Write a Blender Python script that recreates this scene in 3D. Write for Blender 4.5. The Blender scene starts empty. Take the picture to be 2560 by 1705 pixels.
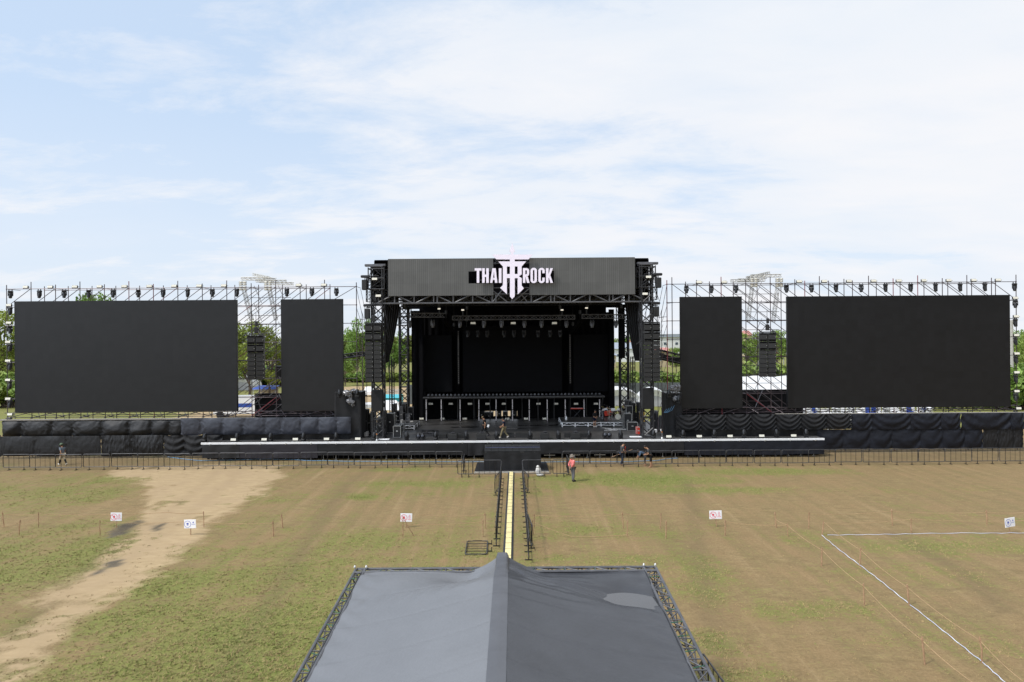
import bpy, math, random
import numpy as np
from mathutils import Vector, Matrix
random.seed(7); rng = np.random.default_rng(7)
scene = bpy.context.scene
COL = scene.collection
R = math.radians
# ------------------------------------------------------------------ camera
F = 1707.0; CX, CY = 1280.0, 852.5; CAMZ = 9.6; ROLL = R(0.42)
cs, sn = math.cos(ROLL), math.sin(ROLL)
def W(px, py, d):
    """pixel of the 2560x1705 photograph + distance -> world point"""
    u, v = px-CX, CY-py
    u0 = u*cs+v*sn; v0 = -u*sn+v*cs
    return Vector((u0*d/F, d, CAMZ+v0*d/F))
def G(px, py, z=0.0):
    """pixel on the plane of height z -> world point"""
    u, v = px-CX, CY-py
    v0 = -u*sn+v*cs
    return W(px, py, (z-CAMZ)*F/v0)
cam_d = bpy.data.cameras.new('camera'); cam = bpy.data.objects.new('camera', cam_d); COL.objects.link(cam)
cam_d.lens = 24.0; cam_d.sensor_width = 36.0; cam_d.clip_end = 9000; cam_d.clip_start = 0.1
cam.location = (0, 0, CAMZ); cam.rotation_euler = (R(90), ROLL, 0)
scene.camera = cam
# ------------------------------------------------------------------ object helpers
ORG = {}
def tag(o, label=None, cat=None, group=None, kind=None):
    if label: o['label'] = label
    if cat: o['category'] = cat
    if group: o['group'] = group
    if kind: o['kind'] = kind
    return o
def thing(name, label, cat, loc=(0, 0, 0), group=None, rz=0):
    o = bpy.data.objects.new(name, None); COL.objects.link(o)
    o.empty_display_size = 0.2
    o.location = loc; o.rotation_euler = (0, 0, rz)
    ORG[o.name] = Vector(loc)
    return tag(o, label, cat, group)
KIDS = {}
def link_child(c, p):
    c.parent = p; KIDS.setdefault(p.name, []).append(c)
def copy_tree(o, loc=None, rz=None, label=None, group=None, parent=None):
    c = o.copy(); COL.objects.link(c)
    if parent is not None: link_child(c, parent)
    if loc is not None: c.location = loc
    if rz is not None: c.rotation_euler = (0, 0, rz)
    if label: c['label'] = label
    if group: c['group'] = group
    for k in KIDS.get(o.name, []): copy_tree(k, parent=c)
    return c
class MB:
    def __init__(s): s.v = []; s.f = []; s.m = []
    def add(s, vs, fs, mi=0):
        o = len(s.v); s.v.extend([tuple(p) for p in vs]); s.f.extend([tuple(i+o for i in f) for f in fs]); s.m.extend([mi]*len(fs)); return s
    def box(s, c, size, rz=0, mi=0, M=None):
        x, y, z = [k/2 for k in size]
        vs = [Vector((a*x, b*y, e*z)) for a in (-1, 1) for b in (-1, 1) for e in (-1, 1)]
        if M is None: M = Matrix.Rotation(rz, 3, 'Z')
        vs = [M @ p + Vector(c) for p in vs]
        return s.add(vs, [(0, 1, 3, 2), (4, 6, 7, 5), (0, 4, 5, 1), (2, 3, 7, 6), (0, 2, 6, 4), (1, 5, 7, 3)], mi)
    def bb(s, x0, x1, y0, y1, z0, z1, mi=0): return s.box(((x0+x1)/2, (y0+y1)/2, (z0+z1)/2), (x1-x0, y1-y0, z1-z0), mi=mi)
    def cbox(s, c, size, ch=0.02, rz=0, mi=0, M=None):
        """box with chamfered vertical and horizontal edges"""
        x, y, z = [k/2 for k in size]; ch = min(ch, x*.9, y*.9, z*.9)
        if M is None: M = Matrix.Rotation(rz, 3, 'Z')
        ring = lambda ax, ay: [(-ax, -ay+ch), (-ax+ch, -ay), (ax-ch, -ay), (ax, -ay+ch), (ax, ay-ch), (ax-ch, ay), (-ax+ch, ay), (-ax, ay-ch)]
        vs = []
        for (zz, sh) in ((-z, ch), (-z+ch, 0), (z-ch, 0), (z, ch)):
            for (a, b) in ring(x-sh, y-sh): vs.append(M @ Vector((a, b, zz)) + Vector(c))
        fs = [tuple(range(7, -1, -1)), tuple(range(24, 32))]
        for k in range(3):
            for i in range(8):
                j = (i+1) % 8; fs.append((k*8+i, k*8+j, k*8+8+j, k*8+8+i))
        return s.add(vs, fs, mi)
    def bar(s, a, b, r, n=6, r2=None, mi=0):
        a, b = Vector(a), Vector(b); d = b-a
        if d.length < 1e-6: return s
        r2 = r if r2 is None else r2
        q = d.to_track_quat('Z', 'Y').to_matrix()
        vs = [q @ Vector((math.cos(2*math.pi*i/n)*r, math.sin(2*math.pi*i/n)*r, 0))+a for i in range(n)]
        vs += [q @ Vector((math.cos(2*math.pi*i/n)*r2, math.sin(2*math.pi*i/n)*r2, 0))+b for i in range(n)]
        fs = [(i, (i+1) % n, n+(i+1) % n, n+i) for i in range(n)]+[tuple(range(n-1, -1, -1)), tuple(range(n, 2*n))]
        return s.add(vs, fs, mi)
    def tube(s, pts, r, n=6, mi=0):
        pts = [Vector(p) for p in pts]
        vs = []; fs = []
        for k, p in enumerate(pts):
            d = (pts[min(k+1, len(pts)-1)]-pts[max(k-1, 0)])
            q = d.to_track_quat('Z', 'Y').to_matrix()
            rr = r[k] if isinstance(r, (list, tuple)) else r
            vs += [q @ Vector((math.cos(2*math.pi*i/n)*rr, math.sin(2*math.pi*i/n)*rr, 0))+p for i in range(n)]
        for k in range(len(pts)-1):
            for i in range(n):
                j = (i+1) % n; fs.append((k*n+i, k*n+j, k*n+n+j, k*n+n+i))
        fs += [tuple(range(n-1, -1, -1)), tuple(range((len(pts)-1)*n, len(pts)*n))]
        return s.add(vs, fs, mi)
    def prism(s, pts, y0, y1, mi=0):
        """outline in XZ (any simple polygon) extruded along Y"""
        n = len(pts)
        vs = [(p[0], y0, p[1]) for p in pts]+[(p[0], y1, p[1]) for p in pts]
        fs = [tuple(range(n)), tuple(range(2*n-1, n-1, -1))]+[(i, n+i, n+(i+1) % n, (i+1) % n) for i in range(n)]
        return s.add(vs, fs, mi)
    def lathe(s, prof, c=(0, 0, 0), n=12, M=None, mi=0):
        M = M or Matrix.Identity(3); c = Vector(c); vs = []; fs = []
        for (r, z) in prof:
            for i in range(n): vs.append(M @ Vector((r*math.cos(2*math.pi*i/n), r*math.sin(2*math.pi*i/n), z))+c)
        for k in range(len(prof)-1):
            for i in range(n):
                j = (i+1) % n; fs.append((k*n+i, k*n+j, k*n+n+j, k*n+n+i))
        fs += [tuple(range(n-1, -1, -1)), tuple(range((len(prof)-1)*n, len(prof)*n))]
        return s.add(vs, fs, mi)
    def ball(s, c, r, n=10, M=None, mi=0, jit=0):
        if not hasattr(r, '__len__'): r = (r, r, r)
        M = M or Matrix.Identity(3); vs = []; fs = []; h = max(4, n//2+1)
        for k in range(h+1):
            t = math.pi*(0.02+0.96*k/h)
            for i in range(n):
                p = 2*math.pi*i/n; j = 1+random.uniform(-jit, jit)
                vs.append(M @ Vector((r[0]*math.sin(t)*math.cos(p)*j, r[1]*math.sin(t)*math.sin(p)*j, r[2]*math.cos(t)*j))+Vector(c))
        for k in range(h):
            for i in range(n):
                j = (i+1) % n; fs.append((k*n+i, k*n+n+i, k*n+n+j, k*n+j))
        fs += [tuple(range(n)), tuple(range((h+1)*n-1, h*n-1, -1))]
        return s.add(vs, fs, mi)
    def grid(s, fn, nu, nv, mi=0):
        vs = [fn(i/nu, j/nv) for j in range(nv+1) for i in range(nu+1)]
        fs = [(j*(nu+1)+i, j*(nu+1)+i+1, (j+1)*(nu+1)+i+1, (j+1)*(nu+1)+i) for j in range(nv) for i in range(nu)]
        return s.add(vs, fs, mi)
    def truss(s, a, b, w, h, r=0.025, bay=0.5, up=(0, 0, 1), rd=None, mi=0):
        """box truss from a to b, four chords with zig-zag lacing"""
        a, b = Vector(a), Vector(b); d = (b-a); L = d.length; t = d/L
        up = Vector(up); sx = t.cross(up).normalized(); uz = sx.cross(t).normalized(); rd = rd or r*.55
        cor = [sx*(w/2)*i+uz*(h/2)*j for (i, j) in ((-1, -1), (1, -1), (1, 1), (-1, 1))]
        for c in cor: s.bar(a+c, b+c, r, 6, mi=mi)
        n = max(1, round(L/bay))
        for q in range(4):
            c0, c1 = cor[q], cor[(q+1) % 4]
            for k in range(n):
                p0 = a+t*(L*k/n); p1 = a+t*(L*(k+1)/n)
                if k % 2: s.bar(p0+c0, p1+c1, rd, 4, mi=mi)
                else: s.bar(p0+c1, p1+c0, rd, 4, mi=mi)
            for k in range(0, n+1, 2): s.bar(a+t*(L*k/n)+c0, a+t*(L*k/n)+c1, rd, 4, mi=mi)
        return s
    def build(s, name, mats, parent=None, loc=None, smooth=False, label=None, cat=None, group=None, kind=None):
        V = np.array(s.v, dtype=float)
        if parent is not None: org = ORG[parent.name]
        elif loc is not None: org = Vector(loc)
        else: org = Vector(((V[:, 0].min()+V[:, 0].max())/2, (V[:, 1].min()+V[:, 1].max())/2, V[:, 2].min()))
        V = V-np.array(org)
        me = bpy.data.meshes.new(name); me.from_pydata(V.tolist(), [], s.f)
        if not isinstance(mats, (list, tuple)): mats = [mats]
        for m in mats: me.materials.append(m)
        if len(mats) > 1: me.polygons.foreach_set('material_index', s.m)
        if smooth: me.polygons.foreach_set('use_smooth', [True]*len(me.polygons))
        me.update()
        o = bpy.data.objects.new(name, me); COL.objects.link(o)
        ORG[o.name] = org
        if parent is not None: link_child(o, parent)
        else: o.location = org
        return tag(o, label, cat, group, kind)
# ------------------------------------------------------------------ noise
_perm = rng.random((256, 256))
def vnoise(x, y):
    x = np.asarray(x, float); y = np.asarray(y, float)
    xi = np.floor(x).astype(int); yi = np.floor(y).astype(int); fx = x-xi; fy = y-yi
    fx = fx*fx*(3-2*fx); fy = fy*fy*(3-2*fy); g = lambda a, b: _perm[a % 256, b % 256]
    return (g(xi, yi)*(1-fx)+g(xi+1, yi)*fx)*(1-fy)+(g(xi, yi+1)*(1-fx)+g(xi+1, yi+1)*fx)*fy
def fbm(x, y, o=4):
    a = 0.5; t = 0; n = 0
    for k in range(o):
        t = t+a*vnoise(x*2**k+17.3*k, y*2**k+5.1*k); n += a; a *= .5
    return t/n
def sstep(a, b, x):
    t = np.clip((np.asarray(x, float)-a)/(b-a), 0, 1); return t*t*(3-2*t)
# ------------------------------------------------------------------ materials
MATS = {}
def mat(name, col, rough=0.6, spec=0.5, metal=0.0, var=0.15, vscale=3.0, bump=0.0, bscale=40.0, emit=0.0, sheen=0.0, two=None, objrand=0.0, coords='Object', trans=0.0):
    m = bpy.data.materials.new(name); m.use_nodes = True; nt = m.node_tree; N = nt.nodes; L = nt.links
    p = N['Principled BSDF']
    p.inputs['Roughness'].default_value = rough; p.inputs['Metallic'].default_value = metal
    p.inputs['Specular IOR Level'].default_value = spec
    tc = N.new('ShaderNodeTexCoord')
    nz = N.new('ShaderNodeTexNoise'); nz.inputs['Scale'].default_value = vscale; nz.inputs['Detail'].default_value = 5; nz.inputs['Roughness'].default_value = .6
    L.new(tc.outputs[coords], nz.inputs['Vector'])
    cr = N.new('ShaderNodeValToRGB'); cr.color_ramp.elements[0].position = .3; cr.color_ramp.elements[1].position = .7
    a = [c*(1-var) for c in col]; b = [min(1, c*(1+var)) for c in (two or col)]
    cr.color_ramp.elements[0].color = (*a, 1); cr.color_ramp.elements[1].color = (*b, 1)
    L.new(nz.outputs['Fac'], cr.inputs['Fac'])
    out = cr.outputs['Color']
    if objrand:
        oi = N.new('ShaderNodeObjectInfo'); hs = N.new('ShaderNodeHueSaturation')
        mr = N.new('ShaderNodeMapRange'); mr.inputs['To Min'].default_value = 1-objrand; mr.inputs['To Max'].default_value = 1+objrand
        L.new(oi.outputs['Random'], mr.inputs['Value']); L.new(mr.outputs['Result'], hs.inputs['Value']); L.new(out, hs.inputs['Color']); out = hs.outputs['Color']
    L.new(out, p.inputs['Base Color'])
    if bump:
        n2 = N.new('ShaderNodeTexNoise'); n2.inputs['Scale'].default_value = bscale; n2.inputs['Detail'].default_value = 4
        L.new(tc.outputs[coords], n2.inputs['Vector'])
        bp = N.new('ShaderNodeBump'); bp.inputs['Strength'].default_value = bump; bp.inputs['Distance'].default_value = .05
        L.new(n2.outputs['Fac'], bp.inputs['Height']); L.new(bp.outputs['Normal'], p.inputs['Normal'])
    if emit:
        L.new(out, p.inputs['Emission Color']); p.inputs['Emission Strength'].default_value = emit
    if sheen:
        p.inputs['Sheen Weight'].default_value = sheen; p.inputs['Sheen Roughness'].default_value = .5
    if trans:
        tl = N.new('ShaderNodeBsdfTranslucent'); mx = N.new('ShaderNodeMixShader'); mx.inputs['Fac'].default_value = trans
        L.new(out, tl.inputs['Color']); L.new(p.outputs['BSDF'], mx.inputs[1]); L.new(tl.outputs['BSDF'], mx.inputs[2])
        L.new(mx.outputs['Shader'], N['Material Output'].inputs['Surface'])
    MATS[name] = m; return m
M_black = mat('black_steel', (.012, .012, .013), .5, .4, 0, .3)
M_scaf = mat('scaffold_steel', (.05, .044, .052), .4, .5, .4, .4, 1.2, two=(.09, .065, .07))
M_scafr = mat('scaffold_red_primer', (.2, .03, .04), .5, .4, 0, .3, 1.5)
M_galv = mat('galvanised_tube', (.20, .19, .20), .4, .5, .4, .3, 1.5)
M_alu = mat('aluminium', (.55, .55, .53), .4, .5, .6, .15)
M_silver = mat('silver_truss_metal', (.5, .49, .45), .5, .5, .3, .2)
M_btruss = mat('black_truss_metal', (.02, .02, .022), .45, .5, 0, .3)
M_gtruss = mat('grey_truss_metal', (.09, .09, .095), .45, .5, .1, .3)
M_barrier = mat('barrier_steel', (.018, .017, .018), .45, .5, .4, .4, 4)
M_barr_lt = mat('barrier_worn_steel', (.07, .069, .071), .4, .5, .4, .35, 4)
M_drape = mat('black_cloth', (.012, .012, .013), .75, .3, 0, .25, 1.5, .25, 7, sheen=.05)
M_plast = mat('charcoal_sheeting', (.013, .013, .014), .6, .4, 0, .25, 1.2, .25, 3)
M_navy = mat('navy_cloth', (.006, .0075, .013), .6, .35, 0, .3, 1.2, .25, 3)
M_bluegrey = mat('slate_blue_cloth', (.034, .038, .052), .5, .5, 0, .15, .8, .15, 3)
M_purple = mat('plum_black_cloth', (.017, .015, .02), .6, .4, 0, .2, 1, .25, 4)
M_void = mat('matt_black', (.004, .004, .005), .9, .1, 0, .2)
M_deck = mat('stage_deck_ply', (.045, .043, .041), .42, .5, 0, .5, .6)
M_white = mat('white_paint', (.78, .78, .78), .5, .4, 0, .05)
M_led = mat('white_led_face', (.80, .74, .84), .5, .3, 0, .03, 9, emit=.13)
M_cream = mat('cream_lens', (.74, .71, .6), .35, .5, 0, .06)
M_lens = mat('glass_lens', (.03, .035, .05), .1, .8, 0, .2)
M_head = mat('fixture_black_plastic', (.011, .011, .012), .35, .5, 0, .2)
M_cab = mat('speaker_cabinet_paint', (.014, .014, .014), .5, .5, 0, .2)
M_grille = mat('speaker_grille', (.02, .02, .02), .6, .4, 0, .3, 60)
M_port = mat('speaker_port_black', (.002, .002, .002), .9, .05, 0, .1)
M_wood = mat('bamboo_stake', (.36, .22, .13), .7, .3, 0, .35, 9)
M_rope = mat('tan_rope', (.36, .24, .13), .8, .2, 0, .2, 8)
M_tape = mat('white_blue_tape', (.42, .46, .60), .5, .4, 0, .15, .8, two=(.66, .66, .72))
M_yellow = mat('pale_yellow_plastic', (.80, .68, .33), .5, .4, 0, .1, 6)
M_rubber = mat('black_rubber', (.03, .03, .034), .6, .4, 0, .2, 10)
M_red = mat('red_paint', (.55, .04, .02), .45, .5, 0, .1)
M_blue = mat('blue_hose', (.10, .24, .40), .5, .5, 0, .2)
M_royal = mat('royal_blue_plastic', (.03, .08, .36), .45, .5, 0, .15)
M_teal = mat('turquoise_sheet', (.06, .4, .46), .5, .4, 0, .15)
M_sheet = mat('clear_plastic_sheet', (.16, .16, .17), .2, .8, 0, .9, 5, .8, 7)
M_tentw = mat('white_tent_fabric', (.82, .82, .83), .6, .3, 0, .05, 1, trans=.3)
M_tentg = mat('grey_tent_fabric', (.42, .42, .44), .6, .3, 0, .06)
M_skin = mat('skin', (.36, .19, .11), .6, .4, 0, .1)
M_hair = mat('black_hair', (.01, .008, .007), .6, .4, 0, .2)
M_gold = mat('cymbal_brass', (.5, .36, .1), .3, .5, .9, .2)
M_drum = mat('drum_shell', (.06, .04, .03), .3, .5, 0, .3)
M_skinhead = mat('drum_head', (.6, .57, .48), .5, .4, 0, .08)
M_case = mat('flight_case_black', (.015, .015, .016), .45, .5, 0, .3)
M_ochre = mat('ochre_upholstery', (.42, .24, .04), .6, .4, 0, .15)
M_orange = mat('orange_plastic', (.75, .25, .03), .5, .4, 0, .1)
M_tyre = mat('tyre_rubber', (.02, .02, .02), .7, .3, 0, .2)
M_glass = mat('dark_window_glass', (.02, .025, .03), .08, .8, 0, .2)
M_sack = mat('white_woven_sack', (.55, .53, .5), .7, .3, 0, .15, 12, .3, 30)
M_gcont = mat('grey_panel', (.09, .1, .1), .6, .4, 0, .1)
# ------------------------------------------------------------------ sun and sky
SUN_EL, SUN_AZ = R(53), R(209)          # azimuth measured from +X towards +Y
sv = Vector((math.cos(SUN_EL)*math.cos(SUN_AZ), math.cos(SUN_EL)*math.sin(SUN_AZ), math.sin(SUN_EL)))
sd = bpy.data.lights.new('sun', 'SUN'); so = bpy.data.objects.new('sun', sd); COL.objects.link(so)
sd.energy = 2.5; sd.angle = R(4.5); sd.color = (1, .95, .87)
so.rotation_euler = sv.to_track_quat('Z', 'Y').to_euler(); so.location = sv*200
w = bpy.data.worlds.new('World'); scene.world = w; w.use_nodes = True
nt = w.node_tree; N = nt.nodes; L = nt.links; bg = N['Background']; bg.inputs['Strength'].default_value = .1
sky = N.new('ShaderNodeTexSky'); sky.sky_type = 'NISHITA'; sky.sun_disc = False
sky.sun_elevation = SUN_EL; sky.sun_rotation = R(90)-SUN_AZ; sky.air_density = 1; sky.dust_density = 1.5; sky.ozone_density = 1.5
def math_n(op, a, b=None, c=None, clamp=False, tree=None):
    T = tree or nt
    n = T.nodes.new('ShaderNodeMath'); n.operation = op; n.use_clamp = clamp
    for i, q in enumerate((a, b, c)):
        if q is None: continue
        if isinstance(q, (int, float)): n.inputs[i].default_value = q
        else: T.links.new(q, n.inputs[i])
    return n.outputs[0]
def noise_n(vec, scale, detail=6, rough=.55, dist=0, tree=None):
    T = tree or nt
    n = T.nodes.new('ShaderNodeTexNoise'); n.inputs['Scale'].default_value = scale; n.inputs['Detail'].default_value = detail
    n.inputs['Roughness'].default_value = rough; n.inputs['Distortion'].default_value = dist; T.links.new(vec, n.inputs['Vector']); return n.outputs['Fac']
def ramp_n(x, stops, tree=None):
    T = tree or nt
    n = T.nodes.new('ShaderNodeValToRGB'); e = n.color_ramp.elements
    while len(e) < len(stops): e.new(.5)
    for k, (pos, c) in enumerate(stops):
        e[k].position = pos; e[k].color = (c, c, c, 1) if isinstance(c, (int, float)) else (*c, 1)
    T.links.new(x, n.inputs['Fac']); return n.outputs['Color']
def mix_n(f, a, b, tree=None, blend='MIX'):
    T = tree or nt
    n = T.nodes.new('ShaderNodeMix'); n.data_type = 'RGBA'; n.blend_type = blend
    for i, q in ((0, f), (6, a), (7, b)):
        if isinstance(q, (int, float)): n.inputs[i].default_value = q
        elif isinstance(q, tuple): n.inputs[i].default_value = (*q, 1)
        else: T.links.new(q, n.inputs[i])
    return n.outputs[2]
tc = N.new('ShaderNodeTexCoord'); sx = N.new('ShaderNodeSeparateXYZ'); L.new(tc.outputs['Generated'], sx.inputs[0])
zz = math_n('ADD', math_n('MAXIMUM', sx.outputs[2], 0), .16)
cxy = N.new('ShaderNodeCombineXYZ'); L.new(math_n('DIVIDE', sx.outputs[0], zz), cxy.inputs[0]); L.new(math_n('DIVIDE', sx.outputs[1], zz), cxy.inputs[1])
mp = N.new('ShaderNodeMapping'); L.new(cxy.outputs[0], mp.inputs['Vector']); mp.inputs['Rotation'].default_value = (0, 0, R(40)); mp.inputs['Scale'].default_value = (.62, 1.05, 1); mp.inputs['Location'].default_value = (2.35, 1.1, 0)
big = noise_n(mp.outputs[0], .85, 4, .5, .3)
fine = noise_n(mp.outputs[0], 3.0, 11, .66, .25)
# more open blue on the dirt-path side of the sky
side = math_n('MULTIPLY_ADD', sx.outputs[0], .15, -.004)
cov = math_n('ADD', math_n('ADD', math_n('MULTIPLY', big, .62), math_n('MULTIPLY', fine, .50)), side)
mask = ramp_n(cov, [(.43, .0), (.50, .42), (.57, .86), (.68, 1.0)])
low = ramp_n(sx.outputs[2], [(0, .62), (.12, .42), (.30, .0)])
mask2 = math_n('MAXIMUM', mask, low)
thick = noise_n(mp.outputs[0], 1.5, 5, .55, .2)
ccol = mix_n(ramp_n(thick, [(.35, 0), (.7, 1)]), (8.5, 9.0, 9.7), (9.5, 9.5, 9.75))
nis = mix_n(1.0, sky.outputs['Color'], (1.7, 1.7, 1.7), blend='MULTIPLY')
veil = mix_n(.80, nis, (6.6, 8.05, 10.0))
# thin cloud glowing around the hidden sun
dt = N.new('ShaderNodeVectorMath'); dt.operation = 'DOT_PRODUCT'; L.new(tc.outputs['Generated'], dt.inputs[0]); dt.inputs[1].default_value = sv
glow = math_n('MULTIPLY', math_n('POWER', math_n('MAXIMUM', dt.outputs['Value'], 0), 7.0), 2.2)
gl = N.new('ShaderNodeVectorMath'); gl.operation = 'SCALE'; L.new(mix_n(mask2, veil, ccol), gl.inputs[0]); L.new(math_n('ADD', glow, 1.0), gl.inputs['Scale'])
# unseen sky behind the camera, shaped to brighten path-side screens and darken tape-side ones
bk = math_n('MULTIPLY', ramp_n(math_n('MULTIPLY', sx.outputs[1], -1.0), [(.15, 0), (.5, 1)]), ramp_n(sx.outputs[2], [(.25, 1), (.7, 0)]))
bs = math_n('MULTIPLY_ADD', math_n('MULTIPLY', bk, sx.outputs[0]), -1.5, 1.0)
g2 = N.new('ShaderNodeVectorMath'); g2.operation = 'SCALE'; L.new(gl.outputs[0], g2.inputs[0]); L.new(math_n('MAXIMUM', bs, .25), g2.inputs['Scale'])
L.new(g2.outputs[0], bg.inputs['Color'])
scene.view_settings.view_transform = 'Standard'; scene.view_settings.look = 'None'; scene.view_settings.exposure = 0; scene.view_settings.gamma = 1
# ------------------------------------------------------------------ ground
def cr(x, y, k=2.592, ox=0, oy=1100): return (ox+x/k, oy+y/k)
PATH_L = [(-200, 1330), (0, 1250), (120, 1140), (300, 970), (490, 800), (690, 660), (830, 590), (940, 520), (1010, 440), (1000, 350), (850, 262), (690, 205), (760, 165)]
PATH_R = [(1900, 150), (1700, 330), (1560, 400), (1505, 480), (1380, 620), (1230, 720), (1100, 800), (1090, 880), (930, 980), (700, 1130), (480, 1330), (150, 1568), (-250, 1900)]
path_poly = [G(*cr(*p)) for p in PATH_L+PATH_R]
def poly_sd(x, y, poly):
    """signed distance, positive inside"""
    ins = np.zeros(x.shape, bool); dm = np.full(x.shape, 1e9)
    n = len(poly)
    for i in range(n):
        ax, ay = poly[i][0], poly[i][1]; bx, by = poly[(i+1) % n][0], poly[(i+1) % n][1]
        c = ((ay > y) != (by > y)) & (x < (bx-ax)*(y-ay)/((by-ay) if abs(by-ay) > 1e-9 else 1e-9)+ax); ins ^= c
        t = np.clip(((x-ax)*(bx-ax)+(y-ay)*(by-ay))/max(1e-9, (bx-ax)**2+(by-ay)**2), 0, 1)
        dm = np.minimum(dm, np.hypot(x-ax-t*(bx-ax), y-ay-t*(by-ay)))
    return np.where(ins, dm, -dm)
GREEN = [(1500, 1195, 7, 1.8, .75), (1620, 1200, 6, 2.2, .85), (1780, 1225, 6, 1.5, .7), (1900, 1180, 8, 1.5, .6), (1400, 1215, 3, 2, .6), (1340, 1235, 3, 1.2, .5),
         (905, 1243, .8, .8, .9), (980, 1175, 2, .8, .5), (1080, 1210, 4, 1.2, .35), (640, 1600, 6, 2.8, .62), (520, 1660, 6, 2.4, .55), (800, 1560, 3.5, 3, .66), (720, 1440, 5, 3.5, .45), (860, 1360, 5, 3, .45), (1000, 1440, 4, 2, .5),
         (420, 1450, 4, 2, .45), (350, 1560, 4, 2, .55), (620, 1380, 6, 3, .35), (980, 1400, 5, 1.5, .4), (1130, 1385, 4, 1.2, .45), (1160, 1300, 3, 2, .3), (100, 1400, 8, 4, .5), (80, 1230, 10, 3, .35),
         (300, 1200, 7, 2.5, .35), (250, 1420, 3, 2, .4), (1760, 1420, 1.4, 3, .55), (1745, 1480, 1.2, 2, .5), (1760, 1600, 1.5, 1.5, .6), (1830, 1690, 2, 1, .6), (2350, 1360, 5, 2, .55), (2250, 1430, 4, 2, .35), (2480, 1370, 4, 1.5, .5),
         (2000, 1530, 3, 1, .45), (2100, 1520, 2, 1, .4), (2200, 1360, 4, 2, .35), (1730, 1300, 1.5, 5, .35), (1480, 1330, 6, 1.5, .3), (1480, 1400, 5, 1, .35), (2330, 1225, 9, 1.2, .4), (2420, 1300, 7, 2, .3), (2500, 1620, 3, 2, .3), (560, 1240, 6, 2, .25)]
GE = [(*G(a, b)[:2], c, d, e) for (a, b, c, d, e) in GREEN]
WETP = [[(560, 880), (600, 898), (785, 815), (805, 752), (735, 758), (700, 795)], [(955, 600), (1040, 590), (1110, 535), (1050, 525), (985, 560)], [(700, 600), (770, 560), (900, 520), (910, 545), (800, 610), (720, 640)]]
WET = [[G(*cr(*p)) for p in q] for q in WETP]
TRACKS = [[(560, 1700), (640, 1560), (740, 1400), (800, 1310), (870, 1210), (930, 1172)], [(1720, 1200), (1735, 1300), (1750, 1400), (1770, 1520), (1810, 1680)], [(2230, 1330), (2330, 1390), (2420, 1440), (2500, 1520)]]
TRK = [[G(*p) for p in q] for q in TRACKS]
RUTS = [[G(*cr(*p)) for p in q] for q in ([(60, 1500), (300, 1230), (560, 1010), (800, 800), (1000, 640), (1200, 500), (1450, 300), (1560, 180)], [(-60, 1420), (180, 1170), (480, 930), (700, 740), (900, 600), (1090, 460), (1330, 280), (1430, 180)])]
def masks(x, y):
    n1 = fbm(x*.35, y*.35, 5); n2 = fbm(x*1.3+40, y*1.3, 4)
    sd = poly_sd(x, y, path_poly)
    dirt = sstep(-1.5, 1.5, sd+(n1-.5)*4.0+(n2-.5)*2.2)
    # sandy yard behind the stage, on the dirt-path side
    dirt = np.maximum(dirt, sstep(0, 4, np.minimum(np.minimum(x+46, 9-x), np.minimum(y-76, 150-y))+(n1-.5)*8))
    dirt = dirt*(1-.55*sstep(.60, .72, n2)*(sd < 2.2))
    g = np.zeros(x.shape)
    for (a, b, c, d, e) in GE: g = np.maximum(g, e*np.exp(-(((x-a)/c)**2+((y-b)/d)**2)))
    g = g+(fbm(x*.22+9, y*.3+3, 4)-.5)*.75+(n2-.5)*.35-.03+.13*sstep(3, -6, x)-.06*sstep(6, 14, x)
    g = np.where(y > 72, np.maximum(g, .62+(n1-.5)*.6), g)
    wet = np.zeros(x.shape)
    for q in WET: wet = np.maximum(wet, sstep(-.10, .16, poly_sd(x, y, q)+(n2-.5)*.9+(fbm(x*3, y*3, 3)-.5)*.4))
    dark = np.zeros(x.shape)
    for q in TRK+RUTS:
        for i in range(len(q)-1):
            ax, ay = q[i][:2]; bx, by = q[i+1][:2]
            t = np.clip(((x-ax)*(bx-ax)+(y-ay)*(by-ay))/((bx-ax)**2+(by-ay)**2), 0, 1)
            dark = np.maximum(dark, .5*np.exp(-(np.hypot(x-ax-t*(bx-ax), y-ay-t*(by-ay))/.5)**2))
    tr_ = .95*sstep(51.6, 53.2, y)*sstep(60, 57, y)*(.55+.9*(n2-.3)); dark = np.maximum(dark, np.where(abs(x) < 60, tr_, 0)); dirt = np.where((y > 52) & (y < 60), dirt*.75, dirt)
    return np.clip(dirt, 0, 1), np.clip(g, 0, 1), np.clip(wet, 0, 1), dark
def gz(x, y):
    near = sstep(46, 40, y)*sstep(8, 10, y)
    return (fbm(np.asarray(x)*.5, np.asarray(y)*.5, 4)-.5)*.10*near
xs = np.concatenate([[-4000, -1500, -700, -350, -200, -140, -100, -80, -65, -55], np.arange(-48, 48.01, .28), [55, 65, 80, 100, 140, 200, 350, 700, 1500, 4000]])
ys = np.concatenate([[-300, -60, -20, 0, 6], np.arange(9, 62, .22), np.arange(62, 80, 1.), np.arange(80, 200, 2.5), [220, 260, 320, 420, 600, 900, 1500, 2500, 5000]])
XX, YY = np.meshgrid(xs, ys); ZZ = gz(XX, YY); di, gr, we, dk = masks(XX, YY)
nx, ny = len(xs), len(ys)
me = bpy.data.meshes.new('ground')
fi = (np.arange(ny-1)[:, None]*nx+np.arange(nx-1)[None, :]).ravel()
me.from_pydata(np.stack([XX.ravel(), YY.ravel(), ZZ.ravel()], 1).tolist(), [], np.stack([fi, fi+1, fi+1+nx, fi+nx], 1).tolist())
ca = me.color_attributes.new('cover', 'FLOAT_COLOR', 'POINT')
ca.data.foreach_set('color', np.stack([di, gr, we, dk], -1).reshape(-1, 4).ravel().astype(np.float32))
me.polygons.foreach_set('use_smooth', [True]*len(me.polygons))
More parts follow.
